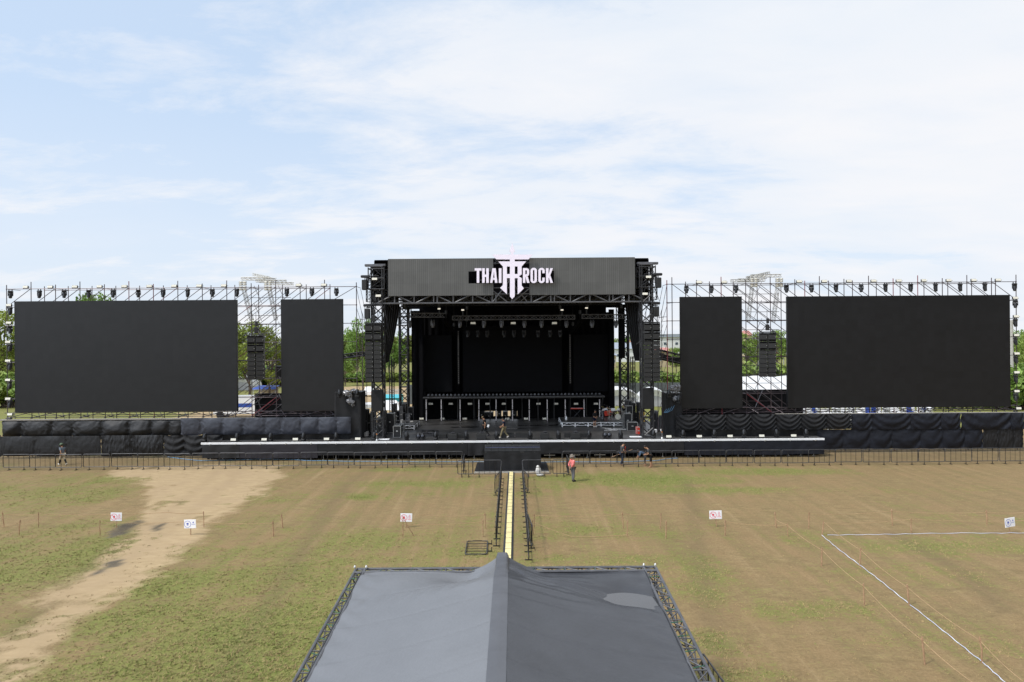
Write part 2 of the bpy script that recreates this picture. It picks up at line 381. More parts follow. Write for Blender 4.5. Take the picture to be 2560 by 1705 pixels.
gm = bpy.data.materials.new('field_soil_and_turf'); gm.use_nodes = True; T = gm.node_tree; P = T.nodes['Principled BSDF']; me.materials.append(gm)
ga = T.nodes.new('ShaderNodeAttribute'); ga.attribute_name = 'cover'
gsx = T.nodes.new('ShaderNodeSeparateColor'); T.links.new(ga.outputs['Color'], gsx.inputs[0])
gtc = T.nodes.new('ShaderNodeTexCoord'); gv = gtc.outputs['Object']
stv = T.nodes.new('ShaderNodeMapping'); T.links.new(gv, stv.inputs['Vector']); stv.inputs['Rotation'].default_value = (0, 0, R(12)); stv.inputs['Scale'].default_value = (.55, 1.25, 1)
f1 = noise_n(stv.outputs[0], 2.2, 8, .68, .2, T); f2 = noise_n(gv, 9.0, 6, .7, 0, T); f3 = noise_n(gv, .45, 5, .6, 0, T); f4 = noise_n(stv.outputs[0], 26, 4, .7, 0, T)
straw = mix_n(ramp_n(f1, [(.3, 0), (.72, 1)], T), (.150, .106, .047), (.315, .226, .108), T)
straw = mix_n(ramp_n(f3, [(.35, 0), (.65, 1)], T), straw, (.255, .170, .082), T)
lng = T.nodes.new('ShaderNodeMapping'); T.links.new(gv, lng.inputs['Vector']); lng.inputs['Rotation'].default_value = (0, 0, R(3)); lng.inputs['Scale'].default_value = (1.5, .055, 1)
fl = noise_n(lng.outputs[0], 1.0, 5, .6, .15, T)
straw = mix_n(ramp_n(fl, [(.34, .55), (.56, 0)], T), straw, (.185, .138, .062), T)
straw = mix_n(ramp_n(fl, [(.58, 0), (.74, .4)], T), straw, (.36, .27, .14), T)
straw = mix_n(ramp_n(f2, [(.36, .38), (.5, 0)], T), straw, (.13, .092, .042), T)
straw = mix_n(ramp_n(f2, [(.54, 0), (.7, .35)], T), straw, (.40, .30, .16), T)
soilb = mix_n(ramp_n(f4, [(.55, 0), (.75, .5)], T), straw, (.10, .07, .04), T)
green = mix_n(ramp_n(f2, [(.3, 0), (.7, 1)], T), (.105, .125, .028), (.215, .225, .055), T)
gsel = ramp_n(math_n('ADD', math_n('MULTIPLY_ADD', gsx.outputs[1], .55, math_n('MULTIPLY', f2, .80, tree=T), tree=T), math_n('MULTIPLY_ADD', fl, -.45, math_n('MULTIPLY_ADD', f1, .60, .22, tree=T), tree=T), tree=T), [(.76, 0), (1.14, .85)], T)
turf = mix_n(gsel, soilb, green, T)
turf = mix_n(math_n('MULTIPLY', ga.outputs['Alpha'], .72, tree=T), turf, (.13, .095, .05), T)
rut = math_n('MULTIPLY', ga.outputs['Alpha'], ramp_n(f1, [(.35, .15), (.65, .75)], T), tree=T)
sand = mix_n(ramp_n(f1, [(.28, 0), (.75, 1)], T), (.31, .222, .118), (.45, .335, .192), T)
sand = mix_n(ramp_n(f3, [(.4, 0), (.75, .55)], T), sand, (.33, .235, .14), T)
sand = mix_n(ramp_n(f4, [(.58, 0), (.8, .45)], T), sand, (.24, .17, .1), T)
dsel = ramp_n(math_n('ADD', gsx.outputs[0], math_n('MULTIPLY_ADD', f2, .55, -.27, tree=T), tree=T), [(.34, 0), (.76, 1)], T)
sand = mix_n(rut, sand, (.27, .19, .11), T)
base = mix_n(dsel, turf, sand, T)
base = mix_n(math_n('MULTIPLY', gsx.outputs[2], ramp_n(f1, [(.2, .55), (.5, 1)], T), tree=T), base, (.105, .085, .055), T)
T.links.new(base, P.inputs['Base Color'])
T.links.new(math_n('MULTIPLY_ADD', gsx.outputs[2], -.62, .92, tree=T), P.inputs['Roughness']); P.inputs['Specular IOR Level'].default_value = .25
bmp = T.nodes.new('ShaderNodeBump'); bmp.inputs['Distance'].default_value = .15
T.links.new(math_n('ADD', math_n('MULTIPLY', f1, .8, tree=T), math_n('MULTIPLY', f2, .5, tree=T), tree=T), bmp.inputs['Height'])
T.links.new(math_n('MULTIPLY_ADD', dsel, -.35, .6, tree=T), bmp.inputs['Strength']); T.links.new(bmp.outputs[0], P.inputs['Normal'])
go = bpy.data.objects.new('ground', me); COL.objects.link(go); tag(go, kind='structure')
# ---- tufts of living and dead grass on the near field
def make_grass(n_try=200000):
    # more tries near the camera
    y = 14+(52-14)*rng.random(n_try)**1.5; x = (rng.random(n_try)*2-1)*(y*.80+1)
    d_, g_, w_, k_ = masks(x, y)
    keep = rng.random(n_try) < np.clip(g_*1.3-.16, .02, 1)*(1-d_*.97)*(1-w_)
    keep &= ~((abs(x+.2) < .35) & (y < 50.5))
    x, y, g_ = x[keep], y[keep], g_[keep]; n = len(x); z = gz(x, y)
    nb = 5; vs = np.zeros((n, nb, 3, 3)); 
    for b in range(nb):
        a = rng.normal(.3, .9, n); l = (.018+.026*rng.random(n))*(.7+.6*g_); sp = .09*rng.random(n); pa = rng.random(n)*6.28
        bx = x+sp*np.cos(pa); by = y+sp*np.sin(pa); wd = .012+.010*rng.random(n)
        vs[:, b, 0] = np.stack([bx-np.sin(a)*wd, by+np.cos(a)*wd, z-.01], 1); vs[:, b, 1] = np.stack([bx+np.sin(a)*wd, by-np.cos(a)*wd, z-.01], 1)
        ln = 1.2+1.4*rng.random(n)
        vs[:, b, 2] = np.stack([bx+np.cos(a)*l*ln, by+np.sin(a)*l*ln, z+l], 1)
    V = vs.reshape(-1, 3); m = bpy.data.meshes.new('grass')
    m.vertices.add(len(V)); m.vertices.foreach_set('co', V.ravel()); nf = n*nb
    m.loops.add(nf*3); m.loops.foreach_set('vertex_index', np.arange(nf*3)); m.polygons.add(nf); m.polygons.foreach_set('loop_start', np.arange(nf)*3)
    m.update(calc_edges=True)
    hue = np.clip(g_*.9+rng.normal(0, .28, n), 0, 1); c = np.repeat(np.stack([hue, rng.random(n), hue, hue], 1), nb*3, 0).astype(np.float32)
    at = m.color_attributes.new('life', 'FLOAT_COLOR', 'POINT'); at.data.foreach_set('color', c.ravel())
    gmt = bpy.data.materials.new('grass_blades'); gmt.use_nodes = True; TT = gmt.node_tree; p = TT.nodes['Principled BSDF']
    at_n = TT.nodes.new('ShaderNodeAttribute'); at_n.attribute_name = 'life'; s = TT.nodes.new('ShaderNodeSeparateColor'); TT.links.new(at_n.outputs['Color'], s.inputs[0])
    colr = TT.nodes.new('ShaderNodeValToRGB'); e = colr.color_ramp.elements; e[0].color = (.26, .185, .085, 1); e[0].position = .3; e[1].color = (.14, .175, .035, 1); e[1].position = .9
    e2 = e.new(.6); e2.color = (.22, .19, .07, 1)
    TT.links.new(s.outputs[0], colr.inputs['Fac'])
    hsn = TT.nodes.new('ShaderNodeHueSaturation'); TT.links.new(math_n('MULTIPLY_ADD', s.outputs[1], .5, .8, tree=TT), hsn.inputs['Value']); TT.links.new(colr.outputs['Color'], hsn.inputs['Color'])
    TT.links.new(hsn.outputs['Color'], p.inputs['Base Color']); p.inputs['Roughness'].default_value = .7; p.inputs['Specular IOR Level'].default_value = .2
    m.materials.append(gmt); o = bpy.data.objects.new('grass', m); COL.objects.link(o); tag(o, kind='stuff')
make_grass()
# ------------------------------------------------------------------ black roof tent close to the camera
XL, XR, YF, YB = -4.2, 3.62, 18.95, 10.6; XC = -.31
def ez(y): return 3.26+(y-YF)*.080
def rz_(y): return 3.87+(y-16.6)*(.035 if y < 16.6 else -.060)
def canz(x, y):
    s = abs(x-XC)/((XC-XL) if x < XC else (XR-XC)); t = YF-y
    m0 = ez(y)+(rz_(y)-ez(y))*(1 if s < .043 else max(0, 1-(s-.043)/.957)**1.12)
    # the far edge is laced down to the truss, only the ridge pole lifts it
    hump = max(0, 1-s/(.24 if x < XC else .30))**1.6
    fr = ez(YF)-.02+(rz_(YF)-ez(YF))*(1 if s < .043 else hump)
    w_ = float(sstep(0, 2.0+.5*(1-s), t)); z = fr*(1-w_)+m0*w_
    z -= .05*math.sin(math.pi*min(1, s))*w_
    if x > XC:
        z -= .26*math.exp(-(((x-2.75)/.85)**2+((y-17.35)/.62)**2))
        z -= .05*math.sin(math.pi*min(1, s))
    # wrinkles: pulled folds at the laced sides and at the ridge end
    e = min(1, max(0, 1-(1-s)*5))
    z += .026*e*math.sin(y*9+x*5+2*vnoise(x*2, y*2))*min(1, (1-s)*14)
    k = math.exp(-((s-.22)/.14)**2)*math.exp(-((t-1.2)/.8)**2)
    z += (.030 if x > XC else .014)*k*math.sin((x*7 if x > XC else -x*6)+y*9+4*float(vnoise(x*2.2, y*2.2)))
    if x > XC:
        p_, q_ = x-XC, t-.75; l_ = q_-.28*p_-.12*math.sin(p_*1.6); ff = math.exp(-(l_/.42)**2)*float(sstep(.05, .5, p_))*float(sstep(3.2, 1.6, p_)); z += .06*ff*math.sin(l_*17+1.2*float(vnoise(x*1.5, y*1.5)))
        l2 = q_-1.5-.10*p_; z += .02*math.exp(-(l2/.5)**2)*float(sstep(.1, .6, p_))*float(sstep(2.6, 1.2, p_))*math.sin(l2*13+x*2)
    else:
        z -= .17*math.exp(-(((x-XC+.95)/.55)**2+((t-.85)/.55)**2)); z += .012*math.exp(-((t-2.0)/.35)**2)*math.sin(x*14+t*6)*float(sstep(.2, 1, XC-x))
    z += .05*(float(fbm(x*.7+3, y*.7, 4))-.5)+.006*math.sin(y*2.1+.5*math.sin(x*1.7))
    q = (y*2.2) % 3.3; z -= .012*math.exp(-((q-1.6)/.10)**2)
    return z
tent = thing('roof_tent', 'large black canvas roof tent on a black truss frame, with rainwater pooled in one corner', 'tent', ((XL+XR)/2, (YF+YB)/2, 0))
M_canvas_lit = mat('tent_canvas_lit_tone', (.150, .152, .158), .42, .5, 0, .07, .55, .16, 9); M_canvas_shaded = mat('tent_canvas_shaded_tone', (.047, .049, .055), .36, .5, 0, .22, .5, .16, 9)  # light and shade of the two slopes put into the canvas colours
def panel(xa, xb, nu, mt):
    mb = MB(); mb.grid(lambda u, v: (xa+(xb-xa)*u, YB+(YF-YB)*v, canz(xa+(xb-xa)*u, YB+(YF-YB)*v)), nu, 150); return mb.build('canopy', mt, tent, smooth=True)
c_lit = panel(XL, XC, 90, M_canvas_lit); c_lit['label'] = 'grey half of the canvas, tinted as the lit slope'; canopy = panel(XC, XR, 90, M_canvas_shaded); canopy['label'] = 'black half of the canvas with the pooled water, tinted as the shaded slope'
mb = MB(); wz = canz(2.75, 17.35)+.10
def pool_pt(a, r): return (2.75+r*1.05*math.cos(a), 17.35+r*.8*math.sin(a), wz)
pts = []
for i in range(40):
    a = 2*math.pi*i/40; r = 0
    while r < 1.6:
        p = pool_pt(a, r)
        if p[0] > XR-.02 or canz(p[0], p[1]) > wz: break
        r += .03
    pts.append(pool_pt(a, r+.03))
mb.add([(2.75, 17.35, wz)]+pts, [(0, i+1, (i+1) % 40+1) for i in range(40)])
mb.build('rain_pool', mat('rainwater', (.055, .056, .06), .05, .6, 0, .05), canopy)
def side_truss(name, x, y0, y1, w_=.34):
    m = MB(); zt = lambda y: ez(y)-.02
    for dx in (-w_/2, w_/2):
        for dz in (0, -.42):
            m.tube([(x+dx, y, zt(y)+dz) for y in np.linspace(y0, y1, 8)], .038, 8)
    ysx = np.arange(y0, y1, .42)
    for k, y in enumerate(ysx[:-1]):
        a, b = (-w_/2, w_/2) if k % 2 else (w_/2, -w_/2); y2 = ysx[k+1]
        for dz in (0, -.42): m.bar((x+a, y, zt(y)+dz), (x+b, y2, zt(y2)+dz), .016, 5)
        for dx in (-w_/2, w_/2):
            m.bar((x+dx, y, zt(y)-(0 if k % 2 else .42)), (x+dx, y2, zt(y2)-(.42 if k % 2 else 0)), .016, 5)
        m.bar((x-w_/2, y, zt(y)), (x+w_/2, y, zt(y)), .016, 5)
    return m.build(name, M_gtruss, tent)
side_truss('side_truss', 3.80, YB, YF+.1); side_truss('side_truss', -4.28, YB, YF+.1, .26)
for y in (YF+.05, YB):
    m = MB(); m.truss((-4.4, y, ez(y)-.24), (3.95, y, ez(y)-.24), .3, .42, .038, .42, rd=.016); m.build('end_truss', M_gtruss, tent)
for x in (-4.28, 3.80):
    for y in (YF+.02, YB):
        m = MB(); m.truss((x, y, .05), (x, y, ez(y)-.45), .3, .3, .03, .4, up=(0, 1, 0)); m.box((x, y, .03), (.7, .7, .05)); m.build('leg', M_gtruss, tent)
        for dx in (-.16, .16): m = MB(); m.lathe([(.03, 0), (.036, .02), (.03, .05), (.015, .07), (.01, .08)], (x+dx, y+.12, ez(y)+.02), 8); m.build('corner_fitting', M_alu, tent); m = MB()
m = MB(); m.bar((XC, YF-.6, 0), (XC, YF-.6, rz_(YF-.6)-.06), .05, 8); m.build('ridge_pole', M_gtruss, tent)
M_lace = mat('green_lacing', (.03, .10, .06), .7, .3, 0, .2)
def lace(a, b): m = MB(); m.bar(a, b, .011, 4); m.build('lacing', M_lace, tent)
for y in np.arange(YB+.3, YF-.2, .62):
    lace((XR-.02, y, canz(XR-.02, y)), (3.97, y+.12, ez(y)-.0)); lace((XL+.02, y, canz(XL+.02, y)), (-4.40, y+.1, ez(y)))
for x in np.arange(XL+.5, XR, .85): lace((x, YF-.03, canz(x, YF-.03)), (x+.02, YF+.2, ez(YF)-.02))
for xe in (XR-.01, XL+.01): m = MB(); m.tube([(xe, y, canz(xe, y)+.012) for y in np.linspace(YB, YF, 40)], .014, 5); m.build('edge_rope', M_btruss, tent)
# ridge strip: a separate band of cloth lying over the ridge
m = MB()
def strip(u, v):
    y = YB+(YF+.02-YB)*v; x = XC+(u-.5)*.35+.02*(18-y)*-.1
    return (x, y, canz(x, min(y, YF))+.014+.004*math.sin(y*7))
m.grid(strip, 8, 120); m.build('ridge_band', mat('ridge_band_canvas', (.085, .087, .094), .45, .5, 0, .12, 1.5), tent, smooth=True)
# ------------------------------------------------------------------ cable ramp
ramp_x = lambda y: -.12-(50-y)*.0066
cr_t = thing('cable_ramp', 'long pale yellow cable ramp with black edges leading to the speaker block', 'cable ramp', (ramp_x(35), 35, 0))
def ribbon(x0, x1, z0, z1, y0=20.5, y1=50.0, seg=33):
    m = MB()
    def f(u, v):
        y = y0+(y1-y0)*v; k = [(x0, z0-.06), (x0, z0), (x1, z1), (x1, z1-.06)][min(3, round(u*3))]
        return (ramp_x(y)+k[0], y, float(gz(ramp_x(y), y))+k[1]+.004*math.sin(y*3.3))
    m.grid(f, 3, seg*4); return m
ribbon(-.235, -.135, .012, .062).build('black_edge', M_rubber, cr_t); ribbon(.135, .235, .062, .012).build('black_edge', M_rubber, cr_t)
lid = ribbon(-.134, .134, .064, .064).build('yellow_lid', M_yellow, cr_t)
for y in np.arange(20.5, 50, .9): m = MB(); m.box((ramp_x(y), y, float(gz(ramp_x(y), y))+.068), (.262, .018, .008)); m.build('lid_seam', M_rubber, lid)
# ------------------------------------------------------------------ crowd barriers
ORDN = 'first second third fourth fifth sixth seventh eighth ninth tenth eleventh twelfth thirteenth fourteenth fifteenth sixteenth seventeenth eighteenth nineteenth twentieth'.split()
def ordn(i):
    if i < 20: return ORDN[i]
    t, u = divmod(i+1, 10); tens = {2: 'twent', 3: 'thirt', 4: 'fort'}[t]
    return tens+'ieth' if u == 0 else tens+'y-'+ORDN[u-1]
def make_barrier(Lx=2.0, flat=False, nb=4, lab='x', loc=(0, 0, 0)):
    """frame in the XZ plane, x 0..L, foot of each end bar on the ground"""
    t = thing('crowd_barrier', lab, 'barrier', loc); ORG[t.name] = Vector((0, 0, 0)); c = .07; r = .027; zt, zb = 1.2, .23
    m = MB(); loop = [(0, 0, zb+c), (0, 0, zt-c), (c*.3, 0, zt-c*.3), (c, 0, zt), (Lx-c, 0, zt), (Lx-c*.3, 0, zt-c*.3), (Lx, 0, zt-c), (Lx, 0, zb+c), (Lx-c*.3, 0, zb+c*.3), (Lx-c, 0, zb), (c, 0, zb), (c*.3, 0, zb+c*.3), (0, 0, zb+c)]
    m.tube(loop, r, 6); m.build('frame', M_barr_lt, t)
    for k in range(nb):
        x = Lx*(k+1.15)/(nb+1.3); post = k in (0, nb-1)
        m = MB(); m.bar((x, 0, .04 if post else zb), (x, 0, zt), .017 if post else .012, 6); m.build('bar', M_barrier, t)
        if post:
            m = MB(); m.cbox((x, 0, .03), (.05, .34, .035), .01); m.bar((x, 0, .03), (x, 0, .2), .026, 6); m.build('foot', M_barrier, t)
    for x in (-.012, Lx+.012): m = MB(); m.bar((x, -.02, .5), (x, -.02, .95), .012, 5); m.build('hinge', M_barrier, t)
    return t
BL = 'black barrier, '
proto = make_barrier(lab='p'); used = [False]
def barrier(p0, p1, label, group):
    """standard 2 m barrier starting at p0 and pointing at p1"""
    a = math.atan2(p1[1]-p0[1], p1[0]-p0[0]); loc = (p0[0], p0[1], float(gz(p0[0], p0[1])))
    if not used[0]:
        used[0] = True; o = proto; o.location = loc; o.rotation_euler = (0, 0, a); o['label'] = label; o['group'] = group
    else: o = copy_tree(proto, loc, a, label, group)
    return o
ga_ = 'barriers of the fence between the dirt path and the speaker block'
x_end = G(1159, 1166).x; n_left = 20
for i in range(n_left):
    x = x_end-2.07*(i+1); y = 52.1+.12*math.sin(i*1.7)-(.25 if i >= 17 else 0)
    barrier((x, y), (x+2, y+.05*math.sin(i*2.9)), BL+ordn(n_left-1-i)+' of the long fence between dirt path and speaker block', ga_)
gb_ = 'barriers of the fence beyond the red-shirted man'
x0 = G(1408, 1169).x; n_right = 20
for i in range(n_right):
    x = x0+2.07*i; y = 51.75+.1*math.sin(i*1.3+1)
    barrier((x, y), (x+2, y+.05*math.sin(i*2.1)), BL+ordn(i)+' of the long fence starting behind the red-shirted man', gb_)
gc_ = 'barriers closing off the speaker block'
barrier((-3.55, 48.9), (-3.62, 50.9), BL+'set end-on at the path side of the speaker block', gc_)
barrier((-2.82, 48.2), (-.8, 48.2), BL+'crossing before the speaker block on the dirt path side', gc_)
barrier((.68, 48.15), (2.7, 48.15), BL+'crossing before the speaker block, with the white sack behind it', gc_)
barrier((3.95, 48.3), (3.95, 50.3), BL+'set end-on beside the red-shirted man', gc_)
sh = make_barrier(1.05, nb=3, lab=BL+'short one beside the end-on barrier on the dirt path side', loc=(-3.9, 48.25, 0)); sh['group'] = gc_
o = copy_tree(sh, (2.82, 48.2, 0), 0, BL+'short one between the white sack and the red-shirted man', gc_)
gd_ = 'barriers lining the yellow cable ramp'
for i in range(8): barrier((-.80, 47.9-2.06*i), (-.80, 40-2.06*i), BL+ordn(i)+' of the row along the path side of the yellow cable ramp', gd_)
barrier((-.86, 44.0), (-1.12, 42), BL+'swung open from the row on the path side of the cable ramp', gd_)
for i in range(9): barrier((.66, 47.9-2.06*i), (.66, 40-2.06*i), BL+ordn(i)+' of the row along the red-shirted man\'s side of the cable ramp', gd_)
barrier((.69, 44.6), (1.0, 42.2), BL+'swung open beside the cable ramp, nearer the speaker block', gd_)
barrier((.70, 33.1), (.86, 31), BL+'swung open beside the cable ramp, near the tent', gd_)
ly = make_barrier(lab='black steel crowd barrier lying flat on the grass near the tent', loc=(-1.05, 30.75, 0.03)); ly.rotation_euler = (R(-90), 0, R(90)); ly.location = (-2.27, 30.65, .28)
ly.rotation_euler = (Matrix.Rotation(R(91), 4, 'Z') @ Matrix.Rotation(R(-90), 4, 'X')).to_euler(); ly.location = (-.97, 30.65, .05)
barrier((5.05, 18.3), (5.15, 16.3), BL+'standing on the grass beside the tent truss', 'barriers beside the tent')
# ------------------------------------------------------------------ stakes, ropes and tape
ST = [cr(*a)+cr(*b) for a, b in [((15, 467), (27, 566)), ((130, 517), (121, 618)), ((249, 468), (248, 567)), ((647, 518), (648, 622)), ((1318, 462), (1321, 566))]]
ST += [cr(*a, ox=640)+cr(*b, ox=640) for a, b in [((108, 525), (114, 628)), ((164, 481), (174, 572)), ((952, 500), (952, 626)), ((1470, 517), (1471, 628)), ((1483, 472), (1486, 572))]]
ST += [cr(*a, ox=1240)+cr(*b, ox=1240) for a, b in [((247, 476), (248, 572)), ((236, 516), (242, 617)), ((818, 468), (827, 576)), ((853, 520), (850, 624)), ((1070, 474), (1064, 572)), ((1103, 523), (1101, 636)), ((1485, 516), (1485, 622))]]
ST += [cr(*a, ox=1900)+cr(*b, ox=1900) for a, b in [((97, 467), (106, 570)), ((178, 538), (181, 626)), ((318, 466), (316, 572)), ((413, 525), (401, 619)), ((853, 449), (859, 557)), ((980, 507), (980, 608)), ((1467, 455), (1471, 556)), ((402, 697), (399, 817)), ((653, 697), (646, 810)), ((670, 928), (678, 1073)), ((954, 936), (966, 1067)), ((1050, 1276), (1070, 1452)), ((1425, 1277), (1442, 1448))]]
STL = ['outermost of the back rope line on the dirt path side', 'outermost of the front rope line on the dirt path side', 'second of the back rope line on the dirt path side', 'beside the red sign nearest the dirt path', 'standing in the dirt path behind the blue sign',
       'weathered, on the turf between the dirt path and the middle red sign', 'leaning a little, behind the weathered one past the dirt path', 'propping up the middle red sign', 'front one of the pair by the cable ramp, near the lying barrier', 'back one of the pair by the cable ramp, near the lying barrier',
       'back one of the pair across the cable ramp from the lying barrier', 'front one of the pair across the cable ramp from the lying barrier', 'leaning back one of the pair halfway to the far red sign', 'front one of the pair halfway to the far red sign', 'back one of the pair nearest before the far red sign', 'front one of the pair nearest before the far red sign', 'just beside the far red sign',
       'first past the far red sign, back line', 'short, at the bend of the tan rope', 'knotted, back line behind the corner of the white tape', 'leaning, at the corner of the white tape', 'back line above the middle of the straight white tape', 'standing on the middle of the straight white tape', 'back line next to the blue sign in the grass', 'second along the tan rope outside the tape', 'second along the slanting white tape', 'dark, third along the tan rope outside the tape', 'third along the slanting white tape', 'fourth along the tan rope outside the tape', 'fourth along the slanting white tape']
tops = []
for k, (ax, ay, bx, by) in enumerate(ST):
    b = G(bx, by); t = W(ax, ay, b.y); b.z = float(gz(b.x, b.y))-.06; tops.append(t)
    m = MB(); mid = b.lerp(t, .55)+Vector((random.uniform(-.012, .012), random.uniform(-.03, .03), 0)); r = random.uniform(.02, .028)
    m.tube([b, b.lerp(t, .3), mid, b.lerp(t, .8), t], [r*1.1, r, r*1.05, r*.9, r*.8], 7); m.bar(t-Vector((0, 0, .10)), t-Vector((0, 0, .06)), r*1.5, 7)
    m.build('wooden_stake', M_wood, label='thin wooden stake, '+STL[k], cat='stake', group='wooden stakes of the rope lines')
def rope(pts, label, r=.011, sag=.08, mt=M_rope, name='rope', group='tan ropes between the stakes'):
    P_ = []
    for a, b in zip(pts[:-1], pts[1:]):
        for k in range(6):
            t = k/6; p = a.lerp(b, t); p.z -= sag*4*t*(1-t)*min(1, (b-a).length/3); P_.append(p)
    P_.append(pts[-1]); m = MB(); m.tube(P_, r, 5); return m.build(name, mt, label=label, cat='rope', group=group)
dn = lambda p, k=.1: Vector((p.x, p.y, p.z-k))
rope([dn(tops[20], .03), dn(tops[25]), dn(tops[27]), dn(tops[29]), G(2560, 1705, .6)], 'tan rope strung beside the slanting white tape')
rope([dn(tops[17], .35), dn(tops[18]), dn(tops[24]), dn(tops[26]), dn(tops[28]), G(2440, 1712, .5)], 'tan rope strung outside the tape on short stakes')
rope([dn(tops[19]), dn(tops[21]), dn(tops[23]), W(2600, 1278, tops[23].y)], 'tan rope of the back line past the white tape corner')
rope([dn(tops[20]), dn(tops[22], .05), W(2600, 1300, tops[22].y)], 'tan rope above the straight white tape')
rope([dn(tops[16]), dn(tops[18], .1)], 'tan rope from the far red sign to the rope bend')
rope([dn(tops[10]), dn(tops[12])], 'tan rope of the back line across from the cable ramp'); rope([dn(tops[11]), G(1430, 1342, .05), dn(tops[13], .7)], 'slack tan rope touching the grass across from the cable ramp', sag=.05)
rope([dn(tops[12]), dn(tops[14], .02)], 'tan rope between the two back stakes before the far red sign'); rope([dn(tops[8]), W(1010, 1310, tops[8].y)], 'tan rope from the lying barrier to the middle red sign'); rope([dn(tops[9]), W(1045, 1287, tops[9].y)], 'tan rope of the back line behind the middle red sign')
rope([dn(tops[4]), W(420, 1281, tops[4].y), dn(tops[2]), dn(tops[0])], 'tan rope of the back line over the dirt path'); rope([dn(tops[3]), W(480, 1303, tops[3].y), dn(tops[5])], 'tan rope of the front line over the dirt path')
rope([dn(tops[0], .75), dn(tops[1])], 'drooping tan rope at the outer end of the line on the dirt path side')
tp = [cr(*p, ox=1900) for p in [(1760, 606), (1500, 609), (980, 611), (700, 617), (401, 622)]]; tp2 = [cr(*p, ox=1900) for p in [(401, 622), (500, 706), (646, 810), (800, 930), (970, 1067), (1215, 1262), (1445, 1452), (1580, 1568), (1640, 1640)]]
def tape(px, label):
    m = MB(); P_ = []
    for a, b in zip(px[:-1], px[1:]):
        for k in range(8): P_.append((a[0]+(b[0]-a[0])*k/8, a[1]+(b[1]-a[1])*k/8))
    Q = [G(*p) for p in P_]; Q = [Vector((q.x, q.y, float(gz(q.x, q.y))+.03+.015*math.sin(i*1.9))) for i, q in enumerate(Q)]
    m.tube(Q, [.013+.003*math.sin(i*2.3) for i in range(len(Q))], 5); m.build('marker_tape', M_tape, label=label, cat='tape', group='white tapes laid on the grass')
tape(tp, 'white and blue marker tape lying straight across the grass below the blue sign'); tape(tp2, 'white and blue marker tape slanting towards the camera across the grass')
# ------------------------------------------------------------------ signs
M_sw = mat('white_sign_board', (.86, .86, .88), .5, .4, 0, .03); M_sr = mat('red_sign_print', (.75, .05, .10), .5, .3, 0, .05); M_sb = mat('blue_sign_print', (.03, .06, .45), .5, .3, 0, .05); M_slb = mat('light_blue_sign_print', (.18, .22, .55), .5, .3, 0, .05)
def sign(px, py, gx, gy, wd, ht, red, yaw, roll, label, mid=(0, 0)):
    b = G(gx, gy); b.z = float(gz(b.x, b.y)); t = thing('notice_sign', label, 'sign', b, 'notice signs on stakes')
    c = W(px, py, b.y-.04); M = Matrix.Rotation(yaw, 3, 'Z') @ Matrix.Rotation(roll, 3, 'Y')
    m = MB(); m.tube([(b.x, b.y, b.z-.05), (b.x+(c.x-b.x)*.4, b.y, c.z*.5), (c.x, b.y, c.z+.1)], .021, 7); m.build('stake', M_wood, t)
    m = MB(); m.cbox(c, (wd, .022, ht), .004, M=M); bo = m.build('board', M_sw, t)
    P = lambda x, z, k=.0: M @ Vector((x, -.0135-k, z))+c
    cxx, czz, rr = -wd*.2, -.01, ht*.40; ink = M_sr if red else M_sb
    m = MB(); n = 28
    def ring(r0, r1, cx_, cz_):
        vs = [P(cx_+r*math.cos(2*math.pi*i/n), cz_+r*math.sin(2*math.pi*i/n)) for r in (r0, r1) for i in range(n)]
        m.add(vs, [(i, (i+1) % n, n+(i+1) % n, n+i) for i in range(n)])
    ring(rr*.88, rr, cxx, czz)
    if red:
        m.add([P(cxx-rr*.66, czz+rr*.56), P(cxx-rr*.56, czz+rr*.66), P(cxx+rr*.66, czz-rr*.56), P(cxx+rr*.56, czz-rr*.66)], [(0, 1, 2, 3)])
    m.build('ring', ink if red else M_slb, bo)
    # folding camp chair pictogram: seat, back, crossed legs, arm posts
    m = MB(); Q = lambda pts: m.add([P(cxx+x*rr, czz+z*rr, .001) for x, z in pts], [tuple(range(len(pts)))])
    Q([(-.26, .42), (-.20, .48), (0, .26), (.20, .48), (.26, .42), (.24, .05), (.28, -.18), (.16, -.14), (0, -.06), (-.16, -.14), (-.28, -.18), (-.24, .05)])
    Q([(-.30, .18), (-.36, .20), (-.36, .30), (-.28, .30)]); Q([(.30, .18), (.28, .30), (.36, .30), (.36, .20)])
    Q([(-.28, -.52), (-.20, -.52), (.10, -.22), (.04, -.18)]); Q([(.28, -.52), (.20, -.52), (-.10, -.22), (-.04, -.18)])
    m.build('chair_symbol', ink, bo)
    m = MB()
    def ring2(r0, r1, cx_, cz_):
        vs = [P(cx_+r*math.cos(2*math.pi*i/20), cz_+r*math.sin(2*math.pi*i/20)) for r in (r0, r1) for i in range(20)]
        m.add(vs, [(i, (i+1) % 20, 20+(i+1) % 20, 20+i) for i in range(20)])
    ring2(ht*.055 if red else .002, ht*.085, wd*.28, ht*.27 if red else ht*.18)
    rows = [(.10, .20), (-.06, .15), (-.24, .32)] if red else [(-.04, .30)]
    for (z, wr) in rows:
        x = wd*(.28-wr/2)
        while x < wd*(.28+wr/2):
            lw = wd*random.uniform(.018, .03); h = ht*random.uniform(.045, .06); m.add([P(x, ht*z-h), P(x+lw*.5, ht*z-h), P(x+lw*.5, ht*z+h), P(x, ht*z+h)], [(0, 1, 2, 3)]); m.add([P(x+lw*.5, ht*z+h*.4), P(x+lw, ht*z+h*.4), P(x+lw, ht*z+h), P(x+lw*.5, ht*z+h)], [(0, 1, 2, 3)]); x += lw*1.5
    m.build('lettering', ink if red else M_slb, bo)
    return t
sign(290.5, 1292, 291, 1319, .56, .43, True, R(4), R(2), 'white sign with a red crossed-out chair, standing in the mud beside the dirt path')
